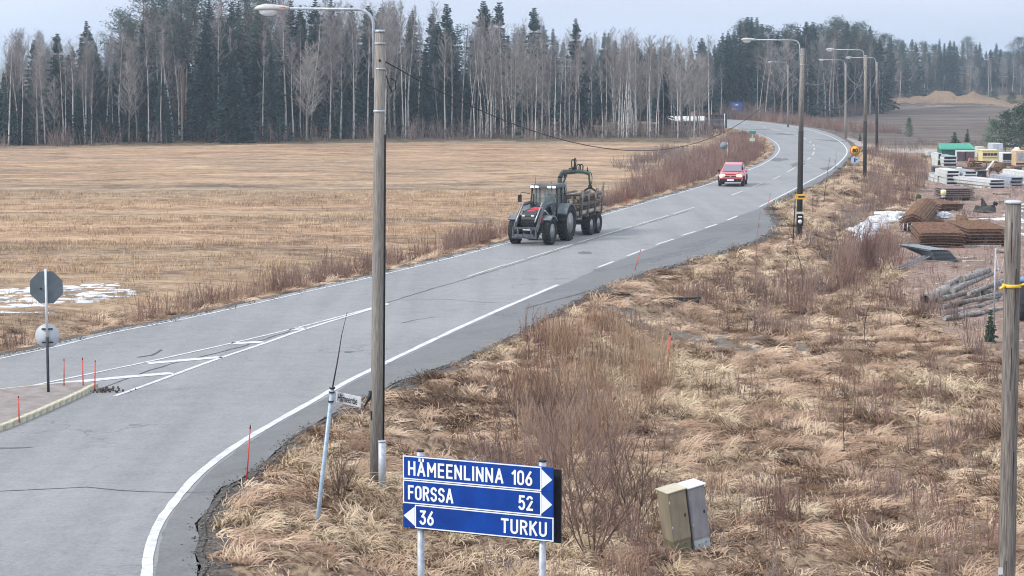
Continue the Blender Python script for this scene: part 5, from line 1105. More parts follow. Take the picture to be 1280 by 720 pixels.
sign_post('green_sign', 940, 192, 163, 'small post with a green plate above a pale one inside the bend', [('b', 940, 165.5, 9, 3.6, GRNP, 'green_plate'), ('b', 940, 174.5, 6.5, 4.2, M('plate_sand', (.55, .55, .45)), 'pale_plate')])
B = gz(px(920.5, 148.5)); th = thing('far_road_sign', B, 0, 'blue road sign on two pale posts at the far end of the road', 'road sign'); s_ = 1 / ppm(B.y)
zc = at(920.5, 133.5, B.y).z - B.z; mb = MB(); mb.box((0, -.1, zc), (15 * s_, .05, 11 * s_), bev=.02); o_ = mb.build('sign_panel', M('far_sign_blue', (.02, .12, .5)), th)
for (dx, dz, w_, h_) in ((-2.5, -2.8, 7, 1.8), (0, 2.4, 5, 2.2)): mb = MB(); mb.box((dx * s_, -.135, zc + dz * s_), (w_ * s_, .012, h_ * s_)); mb.build('symbol', M('far_sign_white', (.55, .68, .85)) if 'far_sign_white' not in bpy.data.materials else bpy.data.materials['far_sign_white'], o_)
for u_ in (-5.5, 5): mb = MB(); mb.tube([(u_ * s_, 0, 0), (u_ * s_, 0, zc)], .06, 8); mb.build('post', PALE, th)
# ---- dark panel fence, rail fence and houses behind the birches
B = gz(px(894, 164)); th = thing('fence_panel', B, 0, 'dark slatted fence panel with pale end post beside the far road', 'fence'); s_ = 1 / ppm(B.y); DKP = M('dark_slat', (.02, .026, .032), (.045, .055, .065), 3)
z1 = at(894, 143, B.y).z - B.z
for k in range(12): mb = MB(); mb.box((0, 0, .35 + (z1 - .4) * k / 11.5), (27 * s_, .03, (z1 - .4) / 12 * .82)); mb.build('slat', DKP, th)
for xx, mt in ((-13, DKP), (-4, DKP), (4.5, DKP), (11.5, PALE), (14, DKP)): mb = MB(); mb.tube([(xx * s_, -.05, 0), (xx * s_, -.05, z1 + .1)], .07, 6); mb.build('fence_post', mt, th)
th = thing('rail_fence', gz(px(770, 172)), 0, 'long low rail fence on thin posts below the birches at the field edge', 'fence'); o0 = th.location; RF = M('rail_wood', (.05, .045, .045), (.11, .1, .095), 3)
ends = []
for k in range(13):
    p = gz(px(640 + 17.5 * k, 171.5 + .02 * k)); mb = MB(); v = p - o0; mb.tube([v, v + Vector((0, 0, .75))], .05, 5); mb.build('fence_post', RF, th); ends.append(v + Vector((0, 0, .6)))
for a, b in zip(ends[:-1], ends[1:]): mb = MB(); mb.tube([a, b], .035, 5); mb.build('rail', RF, th)
ROOF = M('pale_roof', (.50, .50, .50), (.66, .66, .66), 2, .6); WALLB = M('brown_board', (.16, .12, .10), (.24, .19, .16), 2); GLS = M('window_dark', (.02, .025, .03), None, rough=.15, spec=.6)
def house(xp, yb, Y, wpx, hw, hr, lab, dep=6, wall=WALLB):
    X = (xp - 640) * Y / FPX; z = H(X, Y); W_ = wpx * Y / FPX; th = thing('house', (X, Y, z), R.uniform(-.15, .15), lab, 'house')
    mb = MB(); mb.box((0, 0, hw / 2), (W_, dep, hw)); wl = mb.build('wall', wall, th)
    mb = MB(); ov = .5; mb.add([(-W_ / 2 - ov, -dep / 2 - ov, hw + .02), (W_ / 2 + ov, -dep / 2 - ov, hw + .02), (W_ / 2 + ov, 0, hw + hr), (-W_ / 2 - ov, 0, hw + hr), (-W_ / 2 - ov, dep / 2 + ov, hw + .02), (W_ / 2 + ov, dep / 2 + ov, hw + .02), (-W_ / 2 - ov, -dep / 2 - ov, hw - .12), (W_ / 2 + ov, -dep / 2 - ov, hw - .12)], [(0, 1, 2, 3), (3, 2, 5, 4), (6, 7, 1, 0), (0, 3, 4), (1, 5, 2)]); rf = mb.build('roof', ROOF, th)
    mb = MB(); mb.box((W_ * .2, .3, hw + hr + .2), (.7, .7, .9)); mb.build('chimney', M('chimney', (.3, .2, .17)) if 'chimney' not in bpy.data.materials else bpy.data.materials['chimney'], rf)
    for q in (-.3, 0, .3):
        mb = MB(); mb.box((q * W_, -dep / 2 - .02, hw * .55), (W_ * .13, .08, hw * .38)); wi = mb.build('window', PALE, th); mb = MB(); mb.box((q * W_, -dep / 2 - .07, hw * .55), (W_ * .10, .03, hw * .30)); mb.build('pane', GLS, wi)
    mb = MB(); mb.box((W_ * .44, -dep / 2 - .03, hw * .4), (W_ * .08, .06, hw * .78)); mb.build('door', PALE, th)
house(791, 146, 345, 20, 1.2, .75, 'low house with a pale roof glimpsed between the birch stems', wall=M('dark_board', (.05, .05, .05), (.09, .09, .085), 2)); house(857, 152, 300, 42, 1.25, .55, 'long brown building with a pale roof beside the far road', 5)
# ---- dark culvert end at the little track
B = px(845, 383); th = thing('culvert', gz(B), math.radians(8), 'dark culvert end lying beside the small gravel track', 'culvert'); mb = MB(); mb.tube([(-.9, 0, .12), (.9, 0, .14)], .17, 14, cap=False); mb.build('pipe', WOOD_DARK, th); mb = MB(); mb.box((0, .05, .31), (2.0, .3, .05)); mb.build('cover_board', WOOD_DARK, th)

# ================================================================ OLD SNOW
SNOW = M('old_snow', (.40, .43, .47), (.70, .74, .80), 3, .7, bump=.4, detail=8, hi=.55)
THIN = M('thin_snow', (.20, .165, .135), (.68, .72, .78), 1.6, .8, detail=9, lo=.44, hi=.53)
def snow(polys, lab, n, rx, ry, ang=0, h=.04, fine=.4):
    mb = MB(); P = gpoly(polys); xs = [p[0] for p in P]; ys = [p[1] for p in P]; k = 0
    while k < n:
        x = R.uniform(min(xs), max(xs)); y = R.uniform(min(ys), max(ys))
        if not inpoly(np.array([x]), np.array([y]), P)[0]: continue
        k += 1; bl = blob(x, y, rx * R.uniform(.4, 1.4), ry * R.uniform(.4, 1.4), 13, ang + R.uniform(-.1, .1), fine); cz = H(x, y, True)
        hs = height(np.array([q[0] for q in bl]), np.array([q[1] for q in bl])); vs = [(q[0], q[1], z - .01) for q, z in zip(bl, hs)] + [(x + (q[0] - x) * .75, y + (q[1] - y) * .75, max(cz, z) + h * R.uniform(.7, 1.1)) for q, z in zip(bl, hs)] + [(x, y, cz + h * 1.2)]
        m_ = 13; mb.add(vs, [(i, (i + 1) % m_, m_ + (i + 1) % m_, m_ + i) for i in range(m_)] + [(m_ + i, m_ + (i + 1) % m_, 2 * m_) for i in range(m_)], 0, True)
    return tag(mb.build('snow', THIN if h < .035 else SNOW), lab, kind='stuff')
snow([(-40, 387), (-40, 362), (40, 352), (150, 347), (150, 360), (90, 373), (30, 383)], 'thin old snow lying in the furrows of the field', 88, .95, .10, .12, .025, .6)
snow([(1058, 284), (1080, 262), (1100, 250), (1136, 247), (1134, 254), (1108, 262), (1090, 276), (1070, 288)], 'strip of dirty old snow along the ditch below the bank', 44, .42, 1.0, -.5, .12, .55)
snow([(1072, 306), (1084, 296), (1092, 300), (1080, 312)], 'small rest of snow in front of the red bushes', 10, .4, .5, .7, .08, .5)
snow([(1238, 270), (1242, 248), (1300, 228), (1300, 262), (1262, 280)], 'patches of melting snow on the yard gravel', 20, 1.0, .45, .3, .03, .5)
snow([(1205, 268), (1240, 264), (1250, 280), (1215, 284)], 'thin film of snow beside the rusty mesh stacks', 9, .8, .5, .3, .02, .5)
# ================================================================ VEHICLES
TYRE = M('tyre_rubber', (.012, .012, .013), (.028, .027, .026), 14, .85, bump=.3); RIMG = M('rim_grey', (.22, .23, .24), (.40, .41, .42), 5, .45, .2)
DGREY = M('tractor_dark_grey', (.02, .022, .025), (.04, .043, .048), 4, .5); FEN = M('fender_blue_grey', (.08, .11, .13), (.17, .20, .22), 4, .45); TRED = M('hood_red', (.50, .035, .05), (.60, .06, .08), 4, .35)
GLASS = M('cab_glass', (.10, .15, .16), (.16, .21, .22), 1.2, .12, spec=.6); GLASS.node_tree.nodes['Principled BSDF'].inputs['Alpha'].default_value = .45; LOADR = M('loader_grey', (.05, .055, .065), (.11, .12, .135), 6, .5); LAMPON = M('work_light', (.9, .95, 1), None, emit=(.85, .95, 1, 1.1)); CHROME = M('bare_steel', (.35, .36, .38), (.5, .5, .52), 8, .35, .6)
def wheel(root, x, y, r, wd, rim_f=.58, lugs=22, rimmat=None, lab=None):
    w_ = thing('wheel', (x, y, r)); w_.parent = root; s = 1 if y > 0 else -1
    mb = MB(); h = wd / 2; prof = [(r * rim_f, -h * .8), (r * .88, -h), (r * .97, -h * .82), (r * .975, h * .82), (r * .88, h), (r * rim_f, h * .8)]; mb.lathe(prof, 'y', (0, 0, 0), 32, closed=True)
    for k in range(lugs):
        for sg in (-1, 1):
            a = 6.2832 * (k + (.5 if sg > 0 else 0)) / lugs; m = Matrix.Rotation(-a, 3, 'Y') @ Matrix.Rotation(sg * .55, 3, 'Z'); c = Matrix.Rotation(-a, 3, 'Y') @ Vector((r * .985, sg * h * .48, 0)); mb.box(c, (.055 * r, h * .95, .06 * r), rot=Matrix.Rotation(-a, 3, 'Y') @ Matrix.Rotation(sg * .5, 3, 'X'))
    ty = mb.build('tyre', TYRE, w_)
    mb = MB(); ys = s * h * .55; mb.lathe([(r * rim_f, s * h * .78), (r * rim_f * .93, ys), (r * rim_f * .55, ys * .5), (r * rim_f * .4, ys * .55), (r * .18, ys * .9), (r * .05, ys * .95)], 'y', (0, 0, 0), 24); mb.build('rim', rimmat or RIMG, w_)
    mb = MB()
    for k in range(8): a = 6.2832 * k / 8; mb.box((r * .27 * math.cos(a), ys * .84, r * .27 * math.sin(a)), (.04 * r, .05, .04 * r))
    mb.build('wheel_nut', CHROME, w_, None); return w_
fd = np.array(G(480, 340)) - np.array(G(634, 304)); HD = math.atan2(fd[1], fd[0])           # driving toward the camera along the left lane
c, s_ = math.cos(HD), math.sin(HD); rw = Vector(G(708, 300.5)); O = rw - Vector((-s_, c, 0)) * .92
tr = thing('tractor', (O.x, O.y, .0), HD, 'dark tractor with red bonnet top and empty front loader arms driving toward the junction', 'tractor')
tr.scale = (1.0, 1.0, 1.03)
for y in (-.92, .92): wheel(tr, 0, y, .88, .52, .60, 20); wheel(tr, 2.62, y * .97, .66, .42, .56, 18)
mb = MB(); mb.box((1.5, 0, .85), (3.4, .5, .35), bev=.04); mb.box((0, 0, .88), (.5, 1.3, .4), bev=.05); mb.box((2.62, 0, .66), (.3, 1.35, .22), bev=.04); mb.box((.9, 0, .62), (1.0, .8, .3), bev=.04); mb.build('chassis', DGREY, tr)
mb = MB(); mb.extrude([(.95, 1.0), (3.25, .95), (3.32, 1.25), (3.2, 1.50), (2.6, 1.66), (.95, 1.76)], -.37, .37); hd = mb.build('bonnet', DGREY, tr)
mb = MB(); mb.add([(2.85, -.24, 1.625), (2.85, .24, 1.625), (1.7, .27, 1.745), (1.7, -.27, 1.745), (2.85, -.24, 1.58), (2.85, .24, 1.58), (1.7, .29, 1.70), (1.7, -.29, 1.70)], [(0, 1, 2, 3), (4, 5, 1, 0), (5, 6, 2, 1), (7, 4, 0, 3)]); mb.build('red_top', TRED, hd, 'red top of the bonnet')
mb = MB(); mb.box((2.05, .378, 1.18), (.75, .02, .36), bev=.01); mb.box((2.05, -.378, 1.18), (.75, .02, .36), bev=.01); mb.build('side_panel', TRED, hd, 'red panel low on the bonnet side')
mb = MB()
for k in range(6): mb.box((3.30 - .012 * k, 0, 1.02 + .075 * k), (.04, .62, .035))
mb.build('grille', BLACK, hd)
for y in (-.24, .24): mb = MB(); mb.box((3.275, y, 1.42), (.06, .16, .09), bev=.015); mb.build('headlight', PALE, tr)
# cab: posts, glass, roof
cab0 = [(-.62, 1.15), (.95, 1.15)]; mb = MB()
for (x0, x1) in ((-.60, -.42), (1.0, .78), (.12, .12)):
    for y in (-.72, .72): mb.tube([(x0, y, 1.05), (x1, y * .93, 2.62)], .045, 6)
mb.box((.2, 0, 1.12), (1.7, 1.45, .22), bev=.03); mb.build('cab_frame', BLACK, tr)
for y in (-1, 1): mb = MB(); mb.add([(-.56, y * .70, 1.22), (.96, y * .70, 1.22), (.78, y * .66, 2.58), (-.42, y * .66, 2.58)], [(0, 1, 2, 3) if y < 0 else (3, 2, 1, 0)]); mb.build('side_glass', GLASS, tr)
mb = MB(); mb.add([(.99, -.66, 1.75), (.99, .66, 1.75), (.80, .62, 2.58), (.80, -.62, 2.58)], [(0, 1, 2, 3)]); mb.build('windscreen', GLASS, tr)
mb = MB(); mb.add([(-.60, .66, 1.3), (-.60, -.66, 1.3), (-.45, -.62, 2.58), (-.45, .62, 2.58)], [(0, 1, 2, 3)]); mb.build('rear_glass', GLASS, tr)
mb = MB(); mb.box((.25, 0, 2.72), (1.55, 1.5, .2), bev=.06, taper=.94); rf = mb.build('cab_roof', M('cab_roof_grey', (.05, .055, .06), (.09, .095, .10), 3, .5), tr)
for y in (-.58, -.34, .34, .58): mb = MB(); mb.box((1.03, y, 2.70), (.05, .18, .10), bev=.02); mb.build('work_light', LAMPON, rf)
mb = MB(); mb.box((.15, 0, 1.5), (.5, .5, .15), bev=.04); mb.box((-.05, 0, 1.85), (.15, .48, .6), bev=.04); mb.build('seat', BLACK, tr)
# driver
SKIN = M('skin', (.42, .24, .17)); JKT = M('dark_jacket', (.03, .04, .06), (.05, .06, .08), 4); 
mb = MB(); mb.tube([(.12, 0, 1.55), (.12, 0, 1.8), (.1, 0, 2.02), (.1, 0, 2.1)], [.17, .19, .16, .07], 10); mb.tube([(.1, .18, 2.0), (.25, .26, 1.78), (.55, .16, 1.86)], [.06, .055, .04], 7); mb.tube([(.1, -.18, 2.0), (.25, -.26, 1.78), (.55, -.16, 1.86)], [.06, .055, .04], 7); mb.tube([(.15, .1, 1.6), (.5, .12, 1.62), (.62, .12, 1.3)], [.09, .08, .06], 7); mb.tube([(.15, -.1, 1.6), (.5, -.12, 1.62), (.62, -.12, 1.3)], [.09, .08, .06], 7)
mb.tube([(.11, 0, 2.08), (.12, 0, 2.16), (.13, 0, 2.25), (.11, 0, 2.34), (.1, 0, 2.38)], [.055, .09, .105, .085, .03], 12, 1)
pr = thing('person', (O.x, O.y, 0), HD, 'tractor driver in a dark jacket sitting behind the windscreen', 'person'); o_ = mb.build('body', [JKT, SKIN], pr)
mb = MB(); mb.tube([(.1, 0, 2.30), (.1, 0, 2.38), (.1, 0, 2.41)], [.108, .09, .03], 12); mb.build('cap', BLACK, pr)
for y in (-1, 1):
    pts = [(-.95 * math.cos(a) * 1.0, y, .88 + 1.0 * math.sin(a)) for a in np.linspace(.35, 2.6, 9)]; mb = MB(); vs = []
    for (px_, _, pz) in pts: vs += [(px_, y * .66, pz), (px_, y * 1.2, pz), (px_ * .95, y * 1.2, pz - .08), (px_ * .95, y * .66, pz - .05)]
    fs = [(4 * k + a, 4 * k + (a + 1) % 4, 4 * k + 4 + (a + 1) % 4, 4 * k + 4 + a) for k in range(8) for a in range(4)] + [(3, 2, 1, 0), (32, 33, 34, 35)]; mb.add(vs, fs, 0, False); mb.build('rear_fender', FEN, tr)
    vs = []; mb = MB()
    for a in np.linspace(.7, 2.3, 7): vs += [(2.62 - .76 * math.cos(a), y * .72, .66 + .76 * math.sin(a)), (2.62 - .76 * math.cos(a), y * 1.14, .66 + .76 * math.sin(a)), (2.62 - .71 * math.cos(a), y * 1.14, .66 + .70 * math.sin(a)), (2.62 - .71 * math.cos(a), y * .72, .66 + .70 * math.sin(a))]
    fs = [(4 * k + a, 4 * k + (a + 1) % 4, 4 * k + 4 + (a + 1) % 4, 4 * k + 4 + a) for k in range(6) for a in range(4)] + [(3, 2, 1, 0), (24, 25, 26, 27)]; mb.add(vs, fs); mb.build('front_fender', FEN, tr)
    # loader arm
    mb = MB(); mb.tube([(1.15, y * .58, 1.95), (2.4, y * .60, 1.90), (3.0, y * .60, 1.5), (3.75, y * .60, .70)], .085, 4, smooth=False); mb.tube([(1.2, y * .58, .75), (1.15, y * .58, 1.98)], .10, 4, smooth=False); mb.build('loader_arm', LOADR, tr)
    mb = MB(); mb.tube([(1.35, y * .60, 1.15), (2.5, y * .60, 1.65)], .045, 6); mb.tube([(2.6, y * .5, 2.02), (3.7, y * .5, 1.15)], .035, 6); mb.build('cylinder', CHROME, tr)
    mb = MB(); mb.tube([(.95, y * .72, 2.35), (1.1, y * 1.15, 2.42), (1.12, y * 1.18, 2.3)], .018, 5); mb.box((1.12, y * 1.22, 2.12), (.06, .2, .36), bev=.02); mb.build('mirror', BLACK, tr)
mb = MB(); mb.box((3.85, 0, .42), (.08, 1.3, .12)); mb.box((3.82, 0, .86), (.08, 1.3, .1)); [mb.box((3.84, y, .64), (.08, .08, .5)) for y in (-.6, -.35, .35, .6)]; mb.box((3.9, 0, .50), (.05, 1.0, .16)); mb.build('loader_frame', LOADR, tr)
mb = MB(); mb.tube([(1.1, -.48, 1.6), (1.1, -.48, 2.35)], .045, 8); mb.build('exhaust', BLACK, tr)
mb = MB(); mb.box((-.3, 0, 2.84), (.02, .02, .1)); mb.tube([(.6, -.55, 2.8), (.6, -.55, 3.15)], .01, 4); mb.build('antenna', BLACK, tr)
mb = MB(); mb.box((3.36, 0, .78), (.03, .5, .12)); mb.build('registration_plate', SWHITE, tr)

# timber trailer with crane
T = Matrix.Translation((O.x, O.y, 0)) @ Matrix.Rotation(HD, 4, 'Z')
TG = M('trailer_green', (.025, .04, .035), (.055, .07, .06), 5, .6); STK_ = M('stake_grey', (.12, .125, .12), (.22, .22, .2), 6, .6)
tl = thing('timber_trailer', (O.x, O.y, 0), HD, 'timber trailer with green crane and grey stakes coupled behind the tractor', 'trailer')
for x in (-3.75, -4.95):
    for y in (-.88, .88): wheel(tl, x, y, .56, .48, .5, 18)
mb = MB(); mb.tube([(-.55, 0, .75), (-1.6, 0, .85), (-6.4, 0, .95)], .12, 6); mb.box((-4.35, 0, .62), (1.3, 1.5, .18), bev=.03); [mb.box((-4.35, y, .62), (1.5, .14, .22), bev=.03) for y in (-.6, .6)]; mb.build('frame', TG, tl)
for x in (-2.3, -3.4, -4.6, -5.8):
    mb = MB(); mb.box((x, 0, 1.05), (.12, 2.0, .12)); mb.build('bunk_beam', STK_, tl)
    for y in (-1, 1): mb = MB(); mb.tube([(x, y * .95, 1.05), (x, y * 1.08, 2.45 + (.25 if x < -5 else 0))], [.055, .045], 6); mb.build('stake', STK_, tl)
mb = MB()
for y in np.linspace(-.95, .95, 7): mb.tube([(-2.05, y, 1.05), (-2.05, y, 2.2)], .03, 5)
for z in (1.1, 1.65, 2.2): mb.tube([(-2.05, -1.0, z), (-2.05, 1.0, z)], .035, 5)
mb.build('headboard', TG, tl)
cr = thing('crane', (-1.65, 0, 0)); cr.parent = tl
mb = MB(); mb.tube([(0, 0, .8), (0, 0, 1.5), (0, 0, 3.1)], [.2, .16, .13], 8); mb.tube([(.12, .15, 1.3), (.12, .15, 2.7)], .05, 6); mb.box((0, 0, .95), (.5, 1.5, .2)); mb.build('pillar', TG, cr)
mb = MB(); mb.tube([(0, 0, 3.1), (-.5, .02, 3.38), (-2.2, .1, 3.32)], [.13, .14, .11], 5, smooth=False); mb.tube([(-.15, 0, 2.5), (-.9, .05, 3.2)], .06, 6); mb.build('main_boom', TG, cr)
mb = MB(); mb.tube([(-2.1, .1, 3.35), (-3.2, .2, 3.28), (-4.1, .25, 3.12)], [.12, .11, .09], 5, smooth=False); mb.tube([(-1.3, .08, 3.52), (-2.4, .12, 3.55)], .05, 6); mb.tube([(-4.1, .25, 3.12), (-4.25, .28, 2.5)], .06, 6); mb.build('outer_boom', M('crane_green', (.03, .075, .05), (.06, .12, .08), 5, .5), cr)
for (x0, z0, h_, w_) in ((-1.8, 3.45, .55, .18), (-2.0, 3.45, .6, -.15), (-2.9, 3.3, .4, .5), (-3.3, 3.3, .38, .45), (-3.9, 3.1, .35, -.55), (-.2, 3.1, .25, .4)):
    pts = [(x0 + w_ * (1 - math.cos(a)) / 2 * 1.0, .15 + .06 * math.sin(a * 2), z0 + h_ * math.sin(a)) for a in np.linspace(0, math.pi, 9)]; mb = MB(); mb.tube(pts, .032, 5); mb.build('hose', BLACK, cr)
mb = MB(); pts = [(-4.1 - .45 * math.sin(a), .3, 2.85 + .38 * math.cos(a)) for a in np.linspace(0, math.pi, 8)]; mb.tube(pts, .024, 5); mb.build('hose', BLACK, cr)
mb = MB(); mb.tube([(-4.25, .28, 2.5), (-4.25, .28, 2.3)], .12, 6)
for y in (-1, 1): mb.tube([(-4.25, .28 + y * .08, 2.35), (-4.25, .28 + y * .45, 2.12), (-4.25, .28 + y * .42, 1.85)], .06, 5)
mb.build('grapple', BLACK, cr)
LOGM = M('log_bark', (.07, .052, .042), (.20, .15, .12), 6, .9, stretch=(.5, 3, 3), rnd=.2); LOGE = M('log_end', (.45, .33, .22), (.62, .5, .36), 8, .8); LOGL = M('pale_log', (.34, .27, .21), (.55, .47, .39), 6, .9, stretch=(.5, 3, 3))
kk = 0
for rr_ in range(5):
    n_ = 7 if rr_ % 2 == 0 else 6
    for q in range(n_):
        if rr_ == 4 and q in (1, 4): continue
        y = (q - (n_ - 1) / 2) * .265 + R.uniform(-.03, .03); z = 1.24 + rr_ * .205 + R.uniform(-.02, .02); r_ = R.uniform(.085, .125); x0 = -2.15 + R.uniform(-.15, .0); x1 = -6.3 + R.uniform(-.75, .5)
        m = LOGL if R.random() < .22 else LOGM; mb = MB(); pts = [(x0, y, z), ((x0 + x1) / 2, y + R.uniform(-.04, .04), z + R.uniform(-.03, .04)), (x1, y + R.uniform(-.08, .08), z + R.uniform(-.04, .06))]; mb.tube(pts, [r_, r_ * .93, r_ * .85], 9, cap=False)
        n9 = 9; mb.f += [tuple(range(n9))[::-1], tuple(2 * n9 + k for k in range(n9))]; mb.m += [1, 1]; mb.sm += [False, False]
        lg = mb.build('log', [m, LOGE]); lg.matrix_world = T; tag(lg, 'log in the load between the grey stakes of the timber trailer', 'log', 'logs loaded on the timber trailer')

# red car
CRED = M('car_red', (.66, .075, .085), (.70, .10, .11), .6, .3, coat=.7, spec=.5); CGL = M('car_glass', (.17, .155, .20), None, rough=.08, spec=.8); HEADL = M('lit_headlight', (1, .95, .7), None, emit=(1, .88, .55, 1.6)); CBLK = M('car_black_plastic', (.012, .012, .014), (.02, .02, .022), 6, .5)
dc = np.array(G(905, 229)) - np.array(G(940, 213)); HC = math.atan2(dc[1], dc[0]) + math.radians(2.0); f0 = Vector(G(913, 233.5)); u_ = Vector((math.cos(HC), math.sin(HC), 0)); OC = f0 - u_ * 3.5
ca = thing('car', (OC.x, OC.y, 0), HC, 'red sport utility car with lit headlights coming round the bend', 'car')
# x forward from the rear axle (0) to the front bumper (3.55); stations of half-width / heights
ST = [(-.88, .70, .42, .98, .62), (-.80, .82, .36, 1.12, .70), (-.3, .91, .30, 1.14, .80), (.8, .925, .28, 1.10, .85), (1.9, .925, .28, 1.06, .85), (2.55, .915, .30, 1.02, .82), (3.15, .88, .34, .93, .74), (3.42, .80, .38, .84, .66), (3.52, .68, .44, .72, .56)]
mb = MB(); vs = []; m_ = 10
for (x, hw, zb, zt, tw) in ST:
    ring = [(-hw * .9, zb), (hw * .9, zb), (hw, zb + .12), (hw, (zb + zt) / 2 + .05), (hw * .985, zt - .12), (tw, zt), (-tw, zt), (-hw * .985, zt - .12), (-hw, (zb + zt) / 2 + .05), (-hw, zb + .12)]
    vs += [(x, y, z) for y, z in ring]
fs = [(k * m_ + a, k * m_ + (a + 1) % m_, (k + 1) * m_ + (a + 1) % m_, (k + 1) * m_ + a) for k in range(len(ST) - 1) for a in range(m_)] + [tuple(range(m_))[::-1], tuple((len(ST) - 1) * m_ + a for a in range(m_))]
mb.add(vs, fs, 0, False); bd = mb.build('body', CRED, ca)
bv = bd.modifiers.new('soft', 'BEVEL'); bv.width = .05; bv.segments = 2; bv.limit_method = 'ANGLE'; bv.angle_limit = .4
GH = [(-.78, .66, 1.08, 1.10), (-.45, .64, 1.08, 1.60), (.3, .63, 1.08, 1.66), (1.1, .63, 1.06, 1.64), (1.45, .64, 1.04, 1.55), (2.25, .72, 1.0, 1.04)]
mb = MB(); vs = []
for (x, hw, zb, zt) in GH: vs += [(x, -hw - .16, zb), (x, hw + .16, zb), (x, hw - .0, zt), (x, -hw + .0, zt)]
fs = [(k * 4 + a, k * 4 + (a + 1) % 4, (k + 1) * 4 + (a + 1) % 4, (k + 1) * 4 + a) for k in range(5) for a in range(4)] + [(3, 2, 1, 0), (20, 21, 22, 23)]; mb.add(vs, fs); mb.build('roof', CRED, ca)
mb = MB(); mb.add([(2.22, -.72, 1.075), (2.22, .72, 1.075), (1.50, .595, 1.535), (1.50, -.595, 1.535)], [(0, 1, 2, 3)]); o = mb.build('windscreen', CGL, ca); o.location = (.03, 0, .02)
for y in (-1, 1):
    mb = MB(); mb.add([(-.4, y * .755, 1.16), (1.95, y * .79, 1.14), (1.42, y * .655, 1.50), (-.3, y * .66, 1.55)], [(0, 1, 2, 3) if y < 0 else (3, 2, 1, 0)]); o = mb.build('side_window', CGL, ca); o.location = (0, y * .035, 0)
    mb = MB(); mb.box((3.40, y * .60, .80), (.14, .40, .17), bev=.04); mb.build('headlight', HEADL, ca)
    mb = MB(); mb.box((1.75, y * 1.02, 1.10), (.16, .2, .14), bev=.04); mb.build('mirror', CRED if y > 0 else CBLK, ca)
    mb = MB(); mb.box((3.50, y * .62, .50), (.05, .28, .10), bev=.02); mb.build('fog_light', CBLK, ca)
    for x in (0, 2.65): wheel(ca, x, y * .84, .345, .22, .66, 0)
    for x in (0, 2.65):
        mb = MB(); pts = [(x - .43 * math.cos(a), y * .935, .36 + .43 * math.sin(a)) for a in np.linspace(0, math.pi, 9)]; mb.tube(pts, .035, 5); mb.build('wheel_arch', CBLK, ca)
mb = MB(); mb.box((3.50, 0, .48), (.10, 1.55, .26), bev=.04); mb.build('bumper', CBLK, ca)
mb = MB(); mb.box((3.49, 0, .745), (.08, .85, .10), bev=.02); g_ = mb.build('grille', CBLK, ca); mb = MB(); mb.lathe([(.055, 3.53), (.055, 3.545)], 'x', (0, 0, .755), 14); mb.build('badge', CHROME, g_)
mb = MB(); mb.box((3.565, 0, .50), (.02, .50, .13)); mb.build('registration_plate', SWHITE, ca)
mb = MB(); mb.add([(3.3, -.5, .935), (3.3, .5, .935), (2.3, .66, 1.05), (2.3, -.66, 1.05)], [(0, 1, 2, 3)]); o = mb.build('bonnet_panel', CRED, ca); o.location = (0, 0, .012)
# ================================================================ THE STORAGE YARD
RUST = M('rusty_steel', (.07, .04, .03), (.22, .12, .075), 7, .9, rnd=.15); RUSTL = M('light_rust', (.085, .048, .03), (.22, .13, .075), 7, .9); FRW = M('form_white', (.42, .45, .45), (.66, .68, .66), 4, .6, rnd=.1); FRG = M('form_grey', (.20, .22, .26), (.34, .37, .42), 3, .6, rnd=.1); SHADE_BLACK = M('shade_and_black', (.01, .01, .013), (.03, .03, .035), 3, .9); LAV = M('pale_lavender_sheet', (.42, .41, .47), (.56, .54, .6), 3, .6)  # near black serves painted shade in hollows and truly black pieces
YELC = M('faded_yellow_paint', (.62, .52, .26), (.74, .66, .40), 3, .6); ORG = M('faded_orange_paint', (.50, .34, .20), (.62, .47, .32), 3, .6); GRNR = M('green_sheet_roof', (.02, .26, .16), (.05, .36, .25), 2, .5); GRNW = M('green_wall', (.02, .13, .10), (.04, .18, .14), 2, .6)
def yb(x, y): p = px(x, y); return Vector((p[0], p[1], H(p[0], p[1]) - .02))
# stacks of formwork trays: every tray is a thing of its own
def tray(loc, rz, w_, d_, h_, lab, grp, rim=FRW, top=FRW):
    t = thing('formwork_tray', loc, rz, lab, 'formwork tray', grp)
    mb = MB(); mb.box((0, d_ / 2, h_ - .03), (w_, d_, .05)); mb.build('deck', top, t); mb = MB(); mb.box((0, d_ / 2, h_ * .5 - .03), (w_ - .22, d_ - .2, h_ - .1)); mb.build('hollow_shade', SHADE_BLACK, t)  # solid near-black block paints the shade of the tray's hollow
    for x in (-1, 1): mb = MB(); mb.box((x * (w_ / 2 - .04), d_ / 2, h_ / 2 - .03), (.08, d_, h_ - .06)); mb.build('side_rim', rim, t)
    mb = MB(); mb.box((0, .03, .045), (w_ - .17, .06, .08)); mb.build('front_rim', rim, t)
    return t
def stack(x, y, wpx, toppx, n, d_, rz, name, rim=FRW, top=FRW, dx=0.0, k0=0):
    B = yb(x, y); k = ppm(B.y); w_ = wpx / k; hh = (y - toppx) / k * .93; h_ = hh / n
    for i in range(n): lab = ['lowest', 'second', 'third', 'fourth', 'fifth', 'sixth'][i]; lab = 'topmost' if i == n - 1 else lab; tray((B.x + R.uniform(-.05, .05) + dx * i, B.y + R.uniform(-.08, .08), B.z + i * h_), rz + R.uniform(-.03, .03), w_ * R.uniform(.96, 1.0), d_, h_, '%s formwork tray of the %s' % (lab, name), 'formwork trays stacked in the yard', rim, top)
stack(1191, 231, 17, 211, 4, 4.5, -.02, 'white stack nearest the tall twigs')
stack(1213.5, 231.5, 16.5, 212, 4, 4.5, .03, 'white stack in the middle of its row', FRW, FRG)
